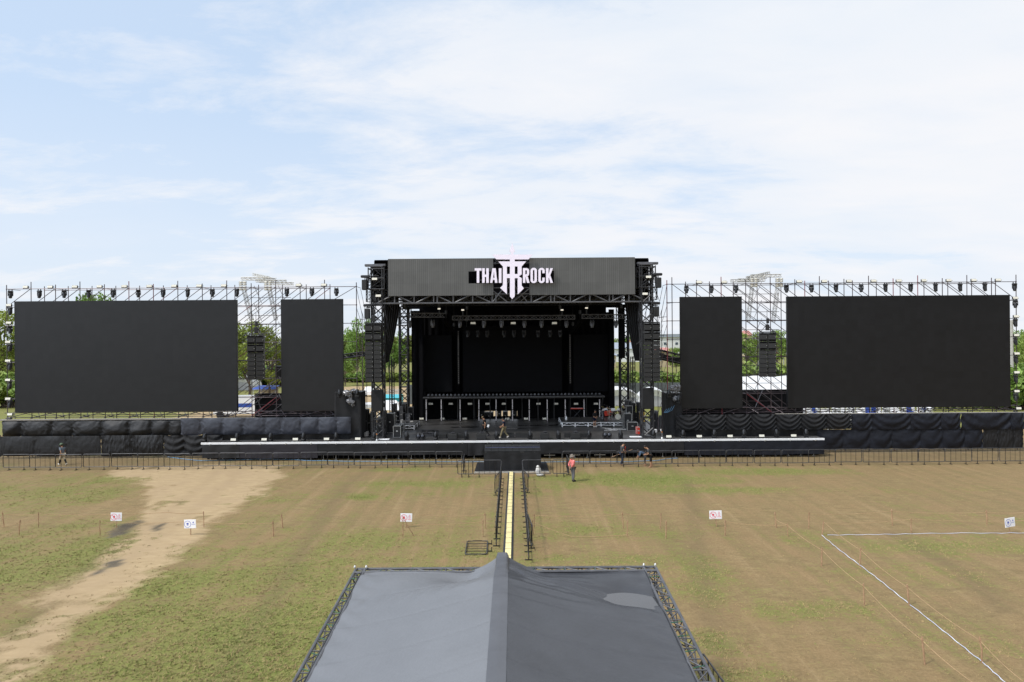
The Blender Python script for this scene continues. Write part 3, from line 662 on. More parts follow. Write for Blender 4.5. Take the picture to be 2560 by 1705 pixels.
sign(475, 1310, 477, 1339, .60, .43, False, R(-2), R(-1), 'white sign with a blue chair in a ring, standing in the dirt path')
sign(1015.7, 1294, 1015, 1319, .60, .43, True, R(2), R(2), 'white sign with a red crossed-out chair, propped by stakes between path and cable ramp')
sign(1789, 1287, 1791.7, 1318, .63, .43, True, R(-1), R(-1.5), 'white sign with a red crossed-out chair, on the brown turf before the white tape')
sign(2525, 1306, 2524, 1333.8, .60, .45, False, R(14), R(-4), 'white sign with a blue chair in a ring, turned slightly, on the white tape')
b = G(1035, 1340); m = MB(); m.tube([b, b.lerp(W(1010, 1300, b.y-.25), .5), W(1011, 1300, b.y-.2)], .018, 6); m.build('wooden_stake', M_wood, label='thin wooden stake leaning across the front of the middle red sign', cat='stake', group='wooden stakes of the rope lines')
# ------------------------------------------------------------------ lighting fixtures (built once, copied)
def proto_thing(name, cat):
    t = thing(name, 'proto', cat); ORG[t.name] = Vector((0, 0, 0)); return t
def make_moving_head(hang=True, tilt=18, s=1.0):
    t = proto_thing('moving_head_light', 'stage light'); sg = -1 if hang else 1
    m = MB(); m.cbox((0, 0, sg*.09*s), (.34*s, .26*s, .15*s), .03); m.build('base', M_head, t)
    m = MB()
    for x in (-.175, .175): m.cbox((x*s, 0, sg*.31*s), (.045*s, .13*s, .32*s), .02)
    m.cbox((0, 0, sg*.185*s), (.37*s, .14*s, .05*s), .015); m.build('yoke', M_head, t)
    M = Matrix.Rotation(R(tilt)*sg, 3, 'X') @ (Matrix.Rotation(math.pi, 3, 'X') if hang else Matrix.Identity(3))
    c = Vector((0, 0, sg*.42*s))
    m = MB(); m.lathe([(.05*s, -.22*s), (.115*s, -.2*s), (.145*s, -.08*s), (.145*s, .06*s), (.125*s, .19*s), (.118*s, .235*s), (.10*s, .24*s)], c, 14, M)
    for k in range(4): m.lathe([(.152*s, -.12*s+k*.04*s), (.152*s, -.10*s+k*.04*s)], c, 12, M)
    h = m.build('head', M_head, t)
    m = MB(); m.lathe([(.098*s, .236*s), (.07*s, .258*s), (.002, .266*s)], c, 14, M); m.build('lens', M_lens, h)
    if hang:
        m = MB()
        for x in (-.12, .12): m.cbox((x, 0, .03), (.05, .08, .12), .01)
        m.build('clamp', M_head, t)
    return t
def make_blinder(hang=True):
    t = proto_thing('flood_light', 'stage light'); z = .12
    M = Matrix.Rotation(R(-12), 3, 'X')
    m = MB(); m.cbox((0, 0, z), (.47, .13, .22), .02, M=M); b = m.build('housing', M_head, t)
    m = MB(); m.cbox(M @ Vector((0, -.068, 0))+Vector((0, 0, z)), (.43, .012, .185), .004, M=M); m.build('lens', M_cream, b)
    m = MB(); m.bar((.24, 0, z), (.36, .05, z-.02), .018, 6); m.bar((-.245, .02, z), (-.245, .04, -.03), .012, 5); m.bar((.245, .02, z), (.245, .04, -.03), .012, 5); m.bar((-.245, .04, -.03), (.245, .04, -.03), .012, 5); m.build('bracket', M_head, t)
    return t
class Proto:
    def __init__(s, o): s.o = o; s.used = False
    def put(s, loc, rz, label, group, cat=None):
        if s.used: return copy_tree(s.o, loc, rz, label, group)
        s.used = True; s.o.location = loc; s.o.rotation_euler = (0, 0, rz); s.o['label'] = label; s.o['group'] = group; return s.o
MH = Proto(make_moving_head(True, 12)); MHU = Proto(make_moving_head(False, -14)); FL = Proto(make_blinder())
# ------------------------------------------------------------------ the two wing scaffolds
DS = 58.0; DR = 60.05; LEV = [14.36-1.57*k for k in range(8)]
WING = {'path': dict(side='on the dirt path side', std=[24/2.958+61.6*k for k in range(14)]+[889], rear=[155/2.958+59.5*k for k in range(14)], ref='behind the dirt path'),
        'far': dict(side='on the white tape side', std=[1671]+[1683.8+61.9*k for k in range(15)], rear=[1715+59.6*k for k in range(14)], ref='behind the white tape')}
WX = lambda px, d=DS: (px-CX)*d/F
def in_gap(x, z, wing):
    for (a, b) in SCR[wing]:
        if a+.05 < x < b-.05 and 3.95 < z < 13.2: return False
    return True
SCR = {'path': [], 'far': []}
def led_screen(wing, pxl, pxr, top, bot, label):
    a = W(pxl[0], top[0], DS); b = W(pxr[0], top[1], DS); c = W(pxl[1], bot[0], DS); d = W(pxr[1], bot[1], DS)
    x0, x1 = (a.x+c.x)/2, (b.x+d.x)/2; z1 = (a.z+b.z)/2; z0 = (c.z+d.z)/2; SCR[wing].append((x0, x1))
    t = thing('led_screen', label, 'screen', ((x0+x1)/2, DS, z0), 'black screens of the wing scaffolds')
    m = MB(); m.bb(x0, x1, DS-.02, DS+.22, z0, z1); m.build('cabinet', M_case, t)
    m = MB(); m.bb(x0+.01, x1-.01, DS-.05, DS-.02, z0+.01, z1-.01); m.build('screen_face', M_screen, t)
def screen_material(name, base, rough, stripes=0, panel=(.5, .5), lo=.92, pv=.12):
    m = bpy.data.materials.new(name); m.use_nodes = True; T = m.node_tree; p = T.nodes['Principled BSDF']
    tc = T.nodes.new('ShaderNodeTexCoord'); br = T.nodes.new('ShaderNodeTexBrick'); T.links.new(tc.outputs['Object'], br.inputs['Vector'])
    mpn = T.nodes.new('ShaderNodeMapping'); mpn.inputs['Rotation'].default_value = (R(90), 0, 0); T.links.new(tc.outputs['Object'], mpn.inputs['Vector']); T.links.new(mpn.outputs[0], br.inputs['Vector'])
    br.inputs['Scale'].default_value = 1; br.inputs['Brick Width'].default_value = panel[0]; br.inputs['Row Height'].default_value = panel[1]; br.offset = 0
    br.inputs['Mortar Size'].default_value = .004; br.inputs['Bias'].default_value = .0
    br.inputs['Color1'].default_value = (*[c*(1-pv) for c in base], 1); br.inputs['Color2'].default_value = (*[c*(1+pv) for c in base], 1); br.inputs['Mortar'].default_value = (*[c*.75 for c in base], 1)
    nz = noise_n(tc.outputs['Object'], .5, 4, .6, 0, T)
    col = mix_n(ramp_n(nz, [(.3, 0), (.7, 1)], T), tuple(lo for _ in range(3)), (1.15, 1.15, 1.15), T)
    col = mix_n(1.0, br.outputs['Color'], col, T, 'MULTIPLY')
    if stripes:
        sp = T.nodes.new('ShaderNodeSeparateXYZ'); T.links.new(tc.outputs['Object'], sp.inputs[0])
        fr = math_n('FRACT', math_n('MULTIPLY', sp.outputs[0], stripes, tree=T), tree=T)
        s2 = math_n('FRACT', math_n('MULTIPLY', sp.outputs[0], 1.0, tree=T), tree=T)
        col = mix_n(ramp_n(fr, [(.30, 0), (.42, 1), (.78, 1), (.9, 0)], T), mix_n(1.0, col, (.78, .78, .78), T, 'MULTIPLY'), col, T)
        col = mix_n(ramp_n(s2, [(.02, 1), (.06, 0), (.94, 0), (.98, 1)], T), col, mix_n(1.0, col, (1.18, 1.18, 1.18), T, 'MULTIPLY'), T)
    T.links.new(col, p.inputs['Base Color']); p.inputs['Roughness'].default_value = rough; p.inputs['Specular IOR Level'].default_value = .5
    return m
M_screen = screen_material('led_screen_face', (.0085, .0088, .0098), .42); M_screen.node_tree.nodes['Principled BSDF'].inputs['Specular IOR Level'].default_value = .34
led_screen('path', (36, 38), (591, 594.3), (753, 749.7), (1031.3, 1027.6), 'big wide dark LED screen on the scaffold behind the dirt path')
led_screen('path', (702, 703.6), (856.4, 859), (748, 747.5), (1027, 1026), 'narrow upright dark LED screen on the scaffold behind the dirt path')
led_screen('far', (1700, 1702), (1853.5, 1857.5), (742.6, 740.6), (1021.7, 1020.3), 'narrow upright dark LED screen on the scaffold behind the white tape')
led_screen('far', (1967, 1969.4), (2523.9, 2526.5), (741.3, 736.9), (1020.9, 1015.8), 'big wide dark LED screen on the scaffold behind the white tape')
rs = random.Random(3)
for wing, D in WING.items():
    sc_ = thing('scaffold', 'dark tube scaffold carrying two LED screens, '+D['ref'], 'scaffold', (WX(D['std'][7]), 59.2, 0))
    sx_ = [WX(p) for p in D['std']]; rx_ = [WX(p, DR) for p in D['rear']]
    xa, xb = min(sx_), max(sx_); mir = 1 if wing == 'path' else -1
    nb_brace = 0
    bm_rows = []
    for row, (xsr, y) in enumerate(((sx_, DS+.42), (rx_, DR))):
        if row: xsr = [x for x in xsr if xa+.5 < x < xb-.3]
        for i, x in enumerate(xsr):
            red = rs.random() < .15; m = MB(); top = LEV[0]+.35+.25*(row == 0)*(i % 2)
            m.bar((x, y, 0), (x, y, top), .036, 6)
            for z in LEV: m.bar((x, y, z-.05), (x, y, z+.05), .055, 6)
            m.build('standard', M_scafr if red else M_scaf, sc_)
        for k, z in enumerate(LEV):
            m = MB(); m.bar((min(xsr), y-.03, z), (max(xsr), y-.03, z), .031, 6); m.build('ledger', M_scaf, sc_)
        for i in range(len(xsr)-1):
            for k in range(len(LEV)-1):
                x0, x1 = xsr[i], xsr[i+1]; z0, z1 = LEV[k+1], LEV[k]
                if x1-x0 < .9: continue
                if not in_gap((x0+x1)/2, (z0+z1)/2, wing): continue
                m = MB(); a, b = ((x0, y-.06, z0), (x1, y-.06, z1)); 
                if mir < 0: a, b = (x0, y-.06, z1), (x1, y-.06, z0)
                m.bar(a, b, .028, 5); bm_rows.append((m, rs.random() < .10))
    # cross ties between the two rows, and the raking braces at the inner end
    for i, x in enumerate(sx_):
        for k, z in enumerate(LEV):
            if in_gap(x, z, wing) and (i+k) % 2 == 0:
                m = MB(); m.bar((x, DS+.42, z), (x, DR, z), .022, 5); m.build('transom', M_scaf, sc_)
    for (m, red) in bm_rows[:98]: m.build('brace', M_scafr if red else M_scaf, sc_)
    g0, g1 = (WX(594), WX(702)) if mir > 0 else (WX(1857), WX(1967))
    for x in rx_:
        if g0 < x < g1:
            for z in LEV[:-1]:
                m = MB(); m.bar((x-.1*mir, DS+1.25, z+.2), (x+.55*mir, DS+1.25, z-1.3), .024, 5); m.build('raker', M_galv, sc_)
    for k, z in enumerate(LEV[:-1]):
        for j in range(3):
            xa_ = g0+(g1-g0)*(j-.35)/3; xb_ = min(g1+.1, xa_+2.0); f_ = (xb_-xa_)/2.0; xa2 = max(g0-.1, xa_); f0 = (xa2-xa_)/2.0
            p_, q_ = (xa2, z-1.57+1.57*f0), (xb_, z-1.57+1.57*f_)
            if mir < 0: p_, q_ = (g0+g1-q_[0], q_[1]), (g0+g1-p_[0], p_[1])
            m = MB(); m.bar((p_[0], DS+1.75, p_[1]), (q_[0], DS+1.75, q_[1]), .026, 5); m.build('cross_brace', M_galv, sc_)
    for z in [v-.78 for v in LEV[:-1]]:
        m = MB(); m.bar((g0-.2, DR+.05, z), (g1+.2, DR+.05, z), .022, 5); m.build('gap_rail', M_scaf, sc_)
    xi = xb if mir > 0 else xa
    for yo in (DS+.42, DR):
        m = MB(); m.bar((xi+mir*.48, yo, 0), (xi+mir*.48, yo, 12.1), .028, 6)
        for z in LEV[2:]: m.bar((xi, yo, z+.35), (xi+mir*.48, yo, z+.35), .02, 5); m.bar((xi, yo, z+1.3), (xi+mir*.48, yo, z-.2), .018, 5)
        m.bar((xi, yo, 14.3), (xi+mir*.48, yo, 11.9), .02, 5); m.build('end_buttress', M_scaf, sc_)
    m = MB(); pa, pb = (xa-.15, WX(640)) if mir > 0 else (WX(1936), xb+.35)
    m.bb(pa, pb, DS-.55, DS+.02, 3.20, 3.27); m.build('platform_board', mat('weathered_plank_'+wing, (.24, .22, .19), .7, .3, 0, .25, 2), sc_)
    m = MB(); zt = 3.62
    for i in range(len(sx_)-1):
        x0, x1 = sx_[i], sx_[i+1]
        m.bar((x0, DS+.2, 3.3), (x1, DS+.6, 3.85), .03, 5); m.bar((x0+.9, DS+.1, 3.3), (x0+.2, DS+.9, 3.8), .025, 5); m.bar((x0, DS+1.2, 3.85), (x1, DS+1.4, 3.3), .025, 5)
    m.bar((xa, DS+.1, 3.78), (xb, DS+.1, 3.78), .03, 5); m.build('screen_support', M_scaf, sc_)
    # ---- lights along the top and down the outer side
    if mir > 0:
        mhx = [26, 98.4, 160.2, 221.4, 282.6, 345.5, 407.7, 469.2, 530.8, 592.3, 717, 779.7, 841]; flx = [64, 125.8, 187, 248.8, 311, 373.6, 435.4, 498, 559.5, 746.5, 809.4]
        fls = [(22.3, 763), (22.3, 807), (20.3, 855), (20.3, 902), (20.3, 950), (20.3, 997), (25.4, 1036)]; mhs = [(25, 770), (25, 816), (24.5, 861), (24.5, 907.5), (24.5, 955), (24.5, 1002), (23.5, 1046)]; cnt = 'the path'
    else:
        mhx = [1716, 1778.4, 1840, 1966, 2028.6, 2090, 2153, 2213.8, 2276.7, 2339, 2400.5, 2462.3, 2536.4]; flx = [1747.7, 1810, 1998, 2060.7, 2122.5, 2184, 2247, 2309.5, 2371.7, 2434.3, 2495]
        fls = [(2537.7, 745), (2540, 791), (2540.5, 838), (2541.8, 884), (2541.5, 931), (2541.5, 978), (2546, 1021)]; mhs = [(2538.4, 752), (2538.6, 799), (2539, 845), (2539.8, 891.5), (2539.8, 939), (2540.2, 985), (2539, 1030)]
    side = ' of the path-side scaffold' if mir > 0 else ' of the tape-side scaffold'
    od = ' from its outer end' if mir > 0 else ' from its inner end'
    for i, px in enumerate(mhx):
        p = W(px, 722 if mir > 0 else 709+.0*px, DS-.1); p.z = LEV[0]-.16
        MH.put(p, rs.uniform(-.5, .5), f'black moving head light, {ordn(i)} along the top rail'+side, 'moving heads on the top rail'+side)
    for i, px in enumerate(flx):
        p = W(px, 715, DS+.2); p.z = LEV[0]+.02
        FL.put(p, rs.uniform(-.08, .08), f'cream-faced flood light, {ordn(i)} along the top rail'+side, 'flood lights on the top rail'+side)
    for i, (px, py) in enumerate(fls):
        p = W(px, py, DS-.05); p.z -= .12
        FL.put(p, rs.uniform(-.08, .08), f'cream-faced flood light, {ordn(i)} down the outer end'+side, 'flood lights down the outer end'+side)
    for i, (px, py) in enumerate(mhs):
        p = W(px, py, DS-.1); p.z += .07
        MH.put(p, rs.uniform(-.6, .6), f'black moving head, {ordn(i)} down the outer end'+side, 'moving heads down the outer end'+side)
# ---- silver lighting rig standing inside each scaffold gap
for wing, x0, x1, mir in (('path', 603.7, 738, 1), ('far', 1952, 1827, -1)):
    t = thing('silver_truss_rig', 'silver truss rig with leaning legs rising over the scaffold '+WING[wing]['ref'], 'truss rig', (WX((x0+x1)/2), 62, 0))
    beams = [((604, 697), (679, 697), 58.8), ((640, 702), (690, 698), 60), ((648, 703), (715, 703), 60.6), ((672, 709), (734, 709), 61.4)] if mir > 0 else [((1877, 690), (1953, 689), 58.8), ((1866, 696), (1916, 693), 60), ((1845, 700), (1912, 700), 60.6), ((1827, 702), (1898, 702), 61.4)]
    for (a, b, d) in beams: m = MB(); m.truss(W(*a, d), W(*b, d), .22, .22, .024, .2, rd=.016); m.build('truss_beam', M_silver, t)
    s_ = ((634, 686), (670, 694)) if mir > 0 else ((1922, 682), (1868, 694)); m = MB(); m.truss(W(*s_[0], 62), W(*s_[1], 59.6), .2, .2, .024, .2, rd=.016); m.build('truss_beam', M_silver, t)
    for (a, b) in ([((609, 722), (629, 800)), ((673, 722), (690, 800))] if mir > 0 else [((1880, 720), (1870, 805)), ((1944, 720), (1933, 805))]):
        m = MB(); A = W(*a, 60.8); B = W(*b, 61.6); B2 = B+(B-A).normalized()*9; B2.z = max(B2.z, 3.3); m.truss(A, B, .26, .26, .02, .3, up=(0, 1, 0), rd=.011); m.build('leaning_leg', M_silver, t)
        m = MB(); m.bar(A, Vector((A.x, A.y, LEV[0]+.1)), .02, 6); m.build('hanger', M_silver, t)
    for (px, py) in ([(606.6, 714), (669.7, 714)] if mir > 0 else [(1884.5, 706), (1948, 706)]):
        c = W(px, py, 58.6); q = thing('blinder_light', 'square cluster of pale blinder lamps under the silver truss, '+('inner' if (abs(px-1280) < 640) else 'outer')+' one '+WING[wing]['ref'], 'stage light', c, 'blinder lamps under the silver trusses')
        m = MB()
        for i in (-1, 1):
            for k in range(4): m.cbox((c.x+i*.17, c.y, c.z+.27-k*.19+(.02 if k < 2 else -.02)), (.3, .14, .17), .02)
        b_ = m.build('housing', M_silver, q)
        for i in (-1, 1):
            for k in range(4):
                m = MB(); m.lathe([(.072, 0), (.06, .03), (.002, .04)], (c.x+i*.17, c.y-.07, c.z+.27-k*.19+(.02 if k < 2 else -.02)), 10, Matrix.Rotation(R(90), 3, 'X')); m.build('lamp', M_cream, b_)
# ------------------------------------------------------------------ line array loudspeakers
def make_array(nsmall, label, loc, yaw, rake):
    t = thing('line_array', label, 'loudspeaker', loc, 'hanging line arrays', yaw); ORG[t.name] = Vector((0, 0, 0))
    z = 0; wd = .63; 
    for col in (-1, 1):
        x = col*(wd/2+.03); z = 0; y = 0; ang = 0
        for k in range(2):
            m = MB(); h = .72; M = Matrix.Rotation(0, 3, 'X'); c = Vector((x, 0, z-h/2)); m.cbox(c, (wd, .7, h-.015), .015); cb = m.build('subwoofer_cabinet', M_cab, t)
            for zz in (h/2-.1, -h/2+.1):
                m = MB(); m.box(c+Vector((0, -.352, zz)), (wd*.86, .012, .11)); m.build('port', M_port, cb)
            m = MB(); m.cbox(c+Vector((0, -.356, 0)), (wd*.9, .014, h*.56), .004); m.build('grille', M_grille, cb)
            m = MB(); m.cbox(c+Vector((wd*.40, -.37, 0)), (.055, .02, .03), .004); m.build('latch', M_alu, cb)
            z -= h
        for k in range(nsmall):
            ang += rake*(k/nsmall)*1.6; h = .372; M = Matrix.Rotation(R(ang), 3, 'X'); c = Vector((x, y, z-h/2))
            m = MB(); m.cbox(c, (wd, .55, h-.02), .015, M=M); cb = m.build('speaker_cabinet', M_cab, t)
            m = MB(); m.cbox(c+M @ Vector((0, -.283, 0)), (wd*.95, .016, h*.86), .006, M=M); m.build('grille', M_grille, cb)
            m = MB(); m.cbox(c+M @ Vector((wd*.44, -.295, 0)), (.04, .016, .035), .004, M=M); m.build('latch', M_alu, cb)
            z -= h*math.cos(R(ang)); y += h*math.sin(R(ang))
    m = MB(); m.cbox((0, 0, .06), (1.3, .6, .09), .02); m.bar((-.5, 0, .1), (0, 0, .75), .03, 6); m.bar((.5, 0, .1), (0, 0, .75), .03, 6); m.cbox((.02, 0, .45), (.3, .25, .5), .03); m.cbox((.05, 0, 1.0), (.22, .22, .42), .04); m.bar((0, 0, .7), (0, 0, 1.9), .018, 6); m.build('hoist', M_head, t)
    return t
p = W(640, 839, 57.3); make_array(6, 'black line array hanging in the gap of the scaffold behind the dirt path', p, R(10), 1.5)
p = W(1918, 832, 57.3); make_array(6, 'black line array hanging in the gap of the scaffold behind the white tape', p, R(-12), 1.5)
p = W(934, 809.5, 56.2); make_array(9, 'tall black line array before the roof tower on the dirt path side', p, R(2), .25)
p = W(1628.5, 808, 56.2); make_array(9, 'tall black line array before the roof tower by the drum kit', p, R(-2), .25)
# ------------------------------------------------------------------ skirt cloths of the wings
def cloth(fn, nu, nv, name, mt, label, group='black cloths hung along the stage front', cat='cloth'):
    m = MB(); m.grid(fn, nu, nv); return m.build(name, mt, smooth=True, label=label, cat=cat, group=group)
def billow(x0, x1, z0, z1, y, cells, amp, seed=0, tilt=0, wr=.02):
    edges = np.concatenate([[0], np.cumsum(cells)])/sum(cells)
    def f(u, v):
        k = min(len(cells)-1, max(0, int(np.searchsorted(edges, u, 'right')-1))); fr = (u-edges[k])/(edges[k+1]-edges[k])
        sg = math.sin(math.pi*fr)**.6; hv = math.sin(math.pi*min(1, max(0, v)))**.7
        b = amp*sg*hv*(1.15-.5*v)*(1+.4*math.sin(k*5+seed))*(.85+.5*float(fbm(u*9+seed, v*1.5, 2)))
        n = (float(fbm(u*40+seed, v*5+seed, 3))-.5)*wr+wr*.5*math.sin(u*220+v*9+3*math.sin(v*7+k))*(1-sg)
        zb = z0-.06*sg*(1 if tilt == 0 else 0)+.03*math.sin(k*3+seed)
        return (x0+(x1-x0)*u, y-b-n-tilt*v*0+.10*(1-v), zb+(z1-zb)*v)
    return f
def swag(x0, x1, z0, z1, y, cells, amp, depth=.5, seed=0, folds=4):
    edges = np.concatenate([[0], np.cumsum(cells)])/sum(cells)
    def f(u, v):
        k = min(len(cells)-1, max(0, int(np.searchsorted(edges, u, 'right')-1))); fr = (u-edges[k])/(edges[k+1]-edges[k]); c = 2*fr-1
        t = v-depth*c*c; n = math.sin(2*math.pi*folds*t+seed+k*.7)*amp*(.25+.75*abs(c)**.7)*(1-.15*v)
        bow = .16*math.sin(math.pi*fr)*math.sin(math.pi*v)**.8
        nz = (float(fbm(u*30+seed, v*6, 3))-.5)*.05
        return (x0+(x1-x0)*u, y-n-bow-nz, z0+.05*abs(c)+(z1-z0-.05*abs(c))*v)
    return f
X = lambda px, d=57.6: (px-CX)*d/F
cloth(lambda u, v: (X(500)+(X(882)-X(500))*u, 57.9+.05*math.sin(u*50), .1+2.0*v), 60, 4, 'inner_cloth', M_drape, 'black cloth low behind the stage walkway on the dirt path side')
cloth(lambda u, v: (X(1684)+(X(2062)-X(1684))*u, 57.95+.05*math.sin(u*50), .1+2.0*v), 60, 4, 'inner_cloth', M_drape, 'black cloth low behind the stage walkway on the drum kit side')
cloth(billow(X(4), X(455), 1.86, 3.20, 57.55, [1.2, 2.0, 1.35, 1.9, 1.7, 1.45, 1.15, .85], .38, 1, wr=.10), 200, 24, 'skirt_cloth', M_plast, 'charcoal sheeting bulging in cells under the big screen behind the dirt path')
cloth(billow(X(455.5), X(878), 1.95, 3.34, 57.2, [1, 1.1, 1, 1.1, .8, 1, .9, .9, .7], .16, 4, wr=.06), 180, 24, 'skirt_cloth', M_bluegrey, 'slate blue cloth stretched under the narrow screen behind the dirt path')
cloth(billow(X(2), X(255), .25, 1.9, 57.3, [2, 1.7, 1.9], .12, 8, wr=.06), 110, 20, 'skirt_cloth', M_plast, 'flat charcoal sheeting behind the man in the green hat')
cloth(billow(X(256), X(413), .2, 1.93, 57.25, [1.2, 1.3], .22, 11, wr=.16), 90, 20, 'skirt_cloth', M_plast, 'creased charcoal sheeting pulled in at the middle, between path and stage')
cloth(swag(X(414), X(560), .15, 1.9, 57.2, [.8, .8, .7], .10, .2, 2, 3), 80, 24, 'skirt_cloth', M_drape, 'black cloth in upright folds beside the end of the stage')
cloth(swag(X(1686), X(2122), 1.98, 3.30, 57.3, [1]*7, .10, .55, 0, 3.4), 280, 36, 'skirt_cloth', M_drape, 'black cloth hung in deep scalloped folds under the narrow screen behind the white tape')
cloth(swag(X(2122.5), X(2395), 1.9, 3.28, 57.35, [1.3, 2.4, 1.9, 1.2], .05, .6, 1.5, 2.2), 160, 30, 'skirt_cloth', M_navy, 'navy cloth with loose folds under the big screen behind the white tape')
cloth(swag(X(2395.5), X(2553), 1.86, 3.28, 57.3, [2.2, .6], .07, .8, .4, 1.6), 100, 30, 'skirt_cloth', M_navy, 'navy cloth gathered at the outer end of the scaffold behind the white tape')
cloth(swag(X(2040), X(2452), .28, 1.95, 57.45, [1.4, 1.5, 1.2, 1.6, 1.2, 1.2, 1], .05, .5, 2.5, 1.6), 200, 28, 'skirt_cloth', M_navy, 'long navy cloth down to the ground beyond the stage, behind the white tape')
cloth(billow(X(2452.5), X(2553), .3, 1.9, 57.4, [1, 1.1, .6], .05, 3, wr=.10), 70, 20, 'skirt_cloth', M_plast, 'charcoal sheeting patch low at the outer end behind the white tape')
cloth(billow(X(2553), X(2600), .3, 2.6, 57.2, [1], .05, 3, wr=.08), 20, 14, 'skirt_cloth', M_plast, 'charcoal sheeting at the edge of the photo past the navy cloth')
cloth(billow(X(-40), X(2), .2, 2.0, 57.5, [1], .05, 5, wr=.08), 20, 14, 'skirt_cloth', M_plast, 'charcoal sheeting at the edge of the photo before the bulging sheeting')
# poles holding the skirt cloths and small feet under them
# ------------------------------------------------------------------ stage
ZD = 1.5; YD = 55.5; XE = 25.35
st = thing('stage_platform', 'wide black stage platform with a white front edge', 'stage', (0, 62, 0))
m = MB(); m.bb(-13.6, 13.6, YD+.1, 72, ZD-.12, ZD); m.build('deck', M_deck, st)
for s in (-1, 1):
    m = MB(); m.bb(min(s*13.6, s*XE), max(s*13.6, s*XE), YD+.1, 57.0, ZD-.12, ZD-.003); m.build('walkway', M_deck, st)
m = MB(); m.bb(-XE, XE, YD, YD+.1, ZD-.14, ZD+.02); e_ = m.build('front_edge', M_white, st)
for k in range(25):
    x = -24.6+2.05*k; m = MB(); m.lathe([(.07, 0), (.07, .05), (.05, .07)], (x, YD-.001, ZD-.12), 8, Matrix.Rotation(R(90), 3, 'X')); m.build('edge_bracket', M_alu, e_)
m = MB()
for x in np.arange(-13.4, 13.5, 1.22): m.bb(x-.006, x+.006, YD+.3, 71.9, ZD+.001, ZD+.004)
for y in np.arange(YD+1.5, 71.5, 2.44): m.bb(-13.5, 13.5, y-.006, y+.006, ZD+.0015, ZD+.005)
m.build('deck_seams', M_btruss, st)
M_wet = mat('wet_black_ply', (.008, .008, .008), .18, .6, 0, .2)
m = MB()
for (px, py, a, b) in ((1160, 1068, 1.6, .5), (1340, 1064, 2.2, .35), (1285, 1071, 1.4, .3), (1130, 1060, 1.8, .35), (1075, 1078, 1.0, .4), (1400, 1062, 1.0, .3)):
    c = G(px, py, ZD); ring = [(c.x+a*math.cos(t)*random.uniform(.7, 1.1), c.y+b*math.sin(t)*random.uniform(.6, 1.1), ZD+.006) for t in np.linspace(0, 6.28, 18)[:-1]]; m.add(ring, [tuple(range(len(ring)))])
m.build('wet_patch', M_wet, st)
for k, x in enumerate(np.arange(-24.8, 25, 1.03)):
    m = MB(); m.bar((x, YD+.45, .03), (x, YD+.45, .42), .022, 6); m.cbox((x, YD+.45, .02), (.16, .16, .03), .005)
    if 3 < x < 9 and k % 2: m.bb(x-.45, x+.45, YD+.42, YD+.48, .2, .25)
    m.build('jack', M_alu, st)
m = MB(); m.bb(-XE+.05, XE-.05, YD+1.0, YD+1.05, 0, ZD-.14); m.build('inner_wall', M_void, st)
XD = lambda px: (px-CX)*YD/F
def front_cloth(a, b, mt, lab, fold=.02, z0=.32, seed=0, freq=5):
    x0, x1 = XD(a), XD(b)
    def f(u, v):
        x = x0+(x1-x0)*u; n = fold*math.sin(x*freq+2*vnoise(x*1.3+seed, 0))*(1-v)**.7+(float(fbm(x*1.5+seed, v*2, 3))-.5)*.10*(1-v*.6)
        zb = z0+.10*(float(vnoise(x*.9+seed*3, 2.2))-.5); return (x, YD-.03-n, zb+(ZD-.14-zb)*v)
    return cloth(f, max(12, int((x1-x0)*7)), 16, 'apron_cloth', mt, lab, 'cloths covering the front of the stage')
front_cloth(504, 596, M_plast, 'crumpled charcoal sheeting at the end of the stage front on the dirt path side', .05, .25, 1, 4)
front_cloth(597, 792, M_purple, 'plum-black cloth on the stage front behind the barriers of the dirt path side', .02, .2, 2, 3)
front_cloth(793, 1166, M_drape, 'long flat black cloth on the stage front up to the speaker block', .012, .38, 3, 2.4)
front_cloth(1167, 1215, M_drape, 'black cloth gathered into a hanging bunch beside the speaker block', .10, .35, 4, 7)
front_cloth(1216, 1708, M_drape, 'long black cloth on the stage front behind the two barefoot workers', .012, .42, 5, 2.2)
front_cloth(1709, 2058, M_navy, 'navy-black cloth on the stage front at the white tape end', .02, .22, 6, 2.6)
# blue hose along the foot of the stage
hp = [G(a, b) for a, b in ((418, 1143), (455, 1149), (505, 1153), (590, 1151), (680, 1149), (780, 1153), (900, 1155), (1050, 1156), (1180, 1156), (1290, 1157), (1420, 1156), (1560, 1156), (1640, 1153), (1670, 1148), (1700, 1147))]
for q in hp: q.z = .05
m = MB(); Q = []
for a, b in zip(hp[:-1], hp[1:]):
    for k in range(6): p = a.lerp(b, k/6); Q.append((p.x, p.y+.06*math.sin(p.x*2), .05))
m.tube(Q, .024, 6); m.build('water_hose', M_blue, label='blue hose lying along the foot of the stage front', cat='hose')
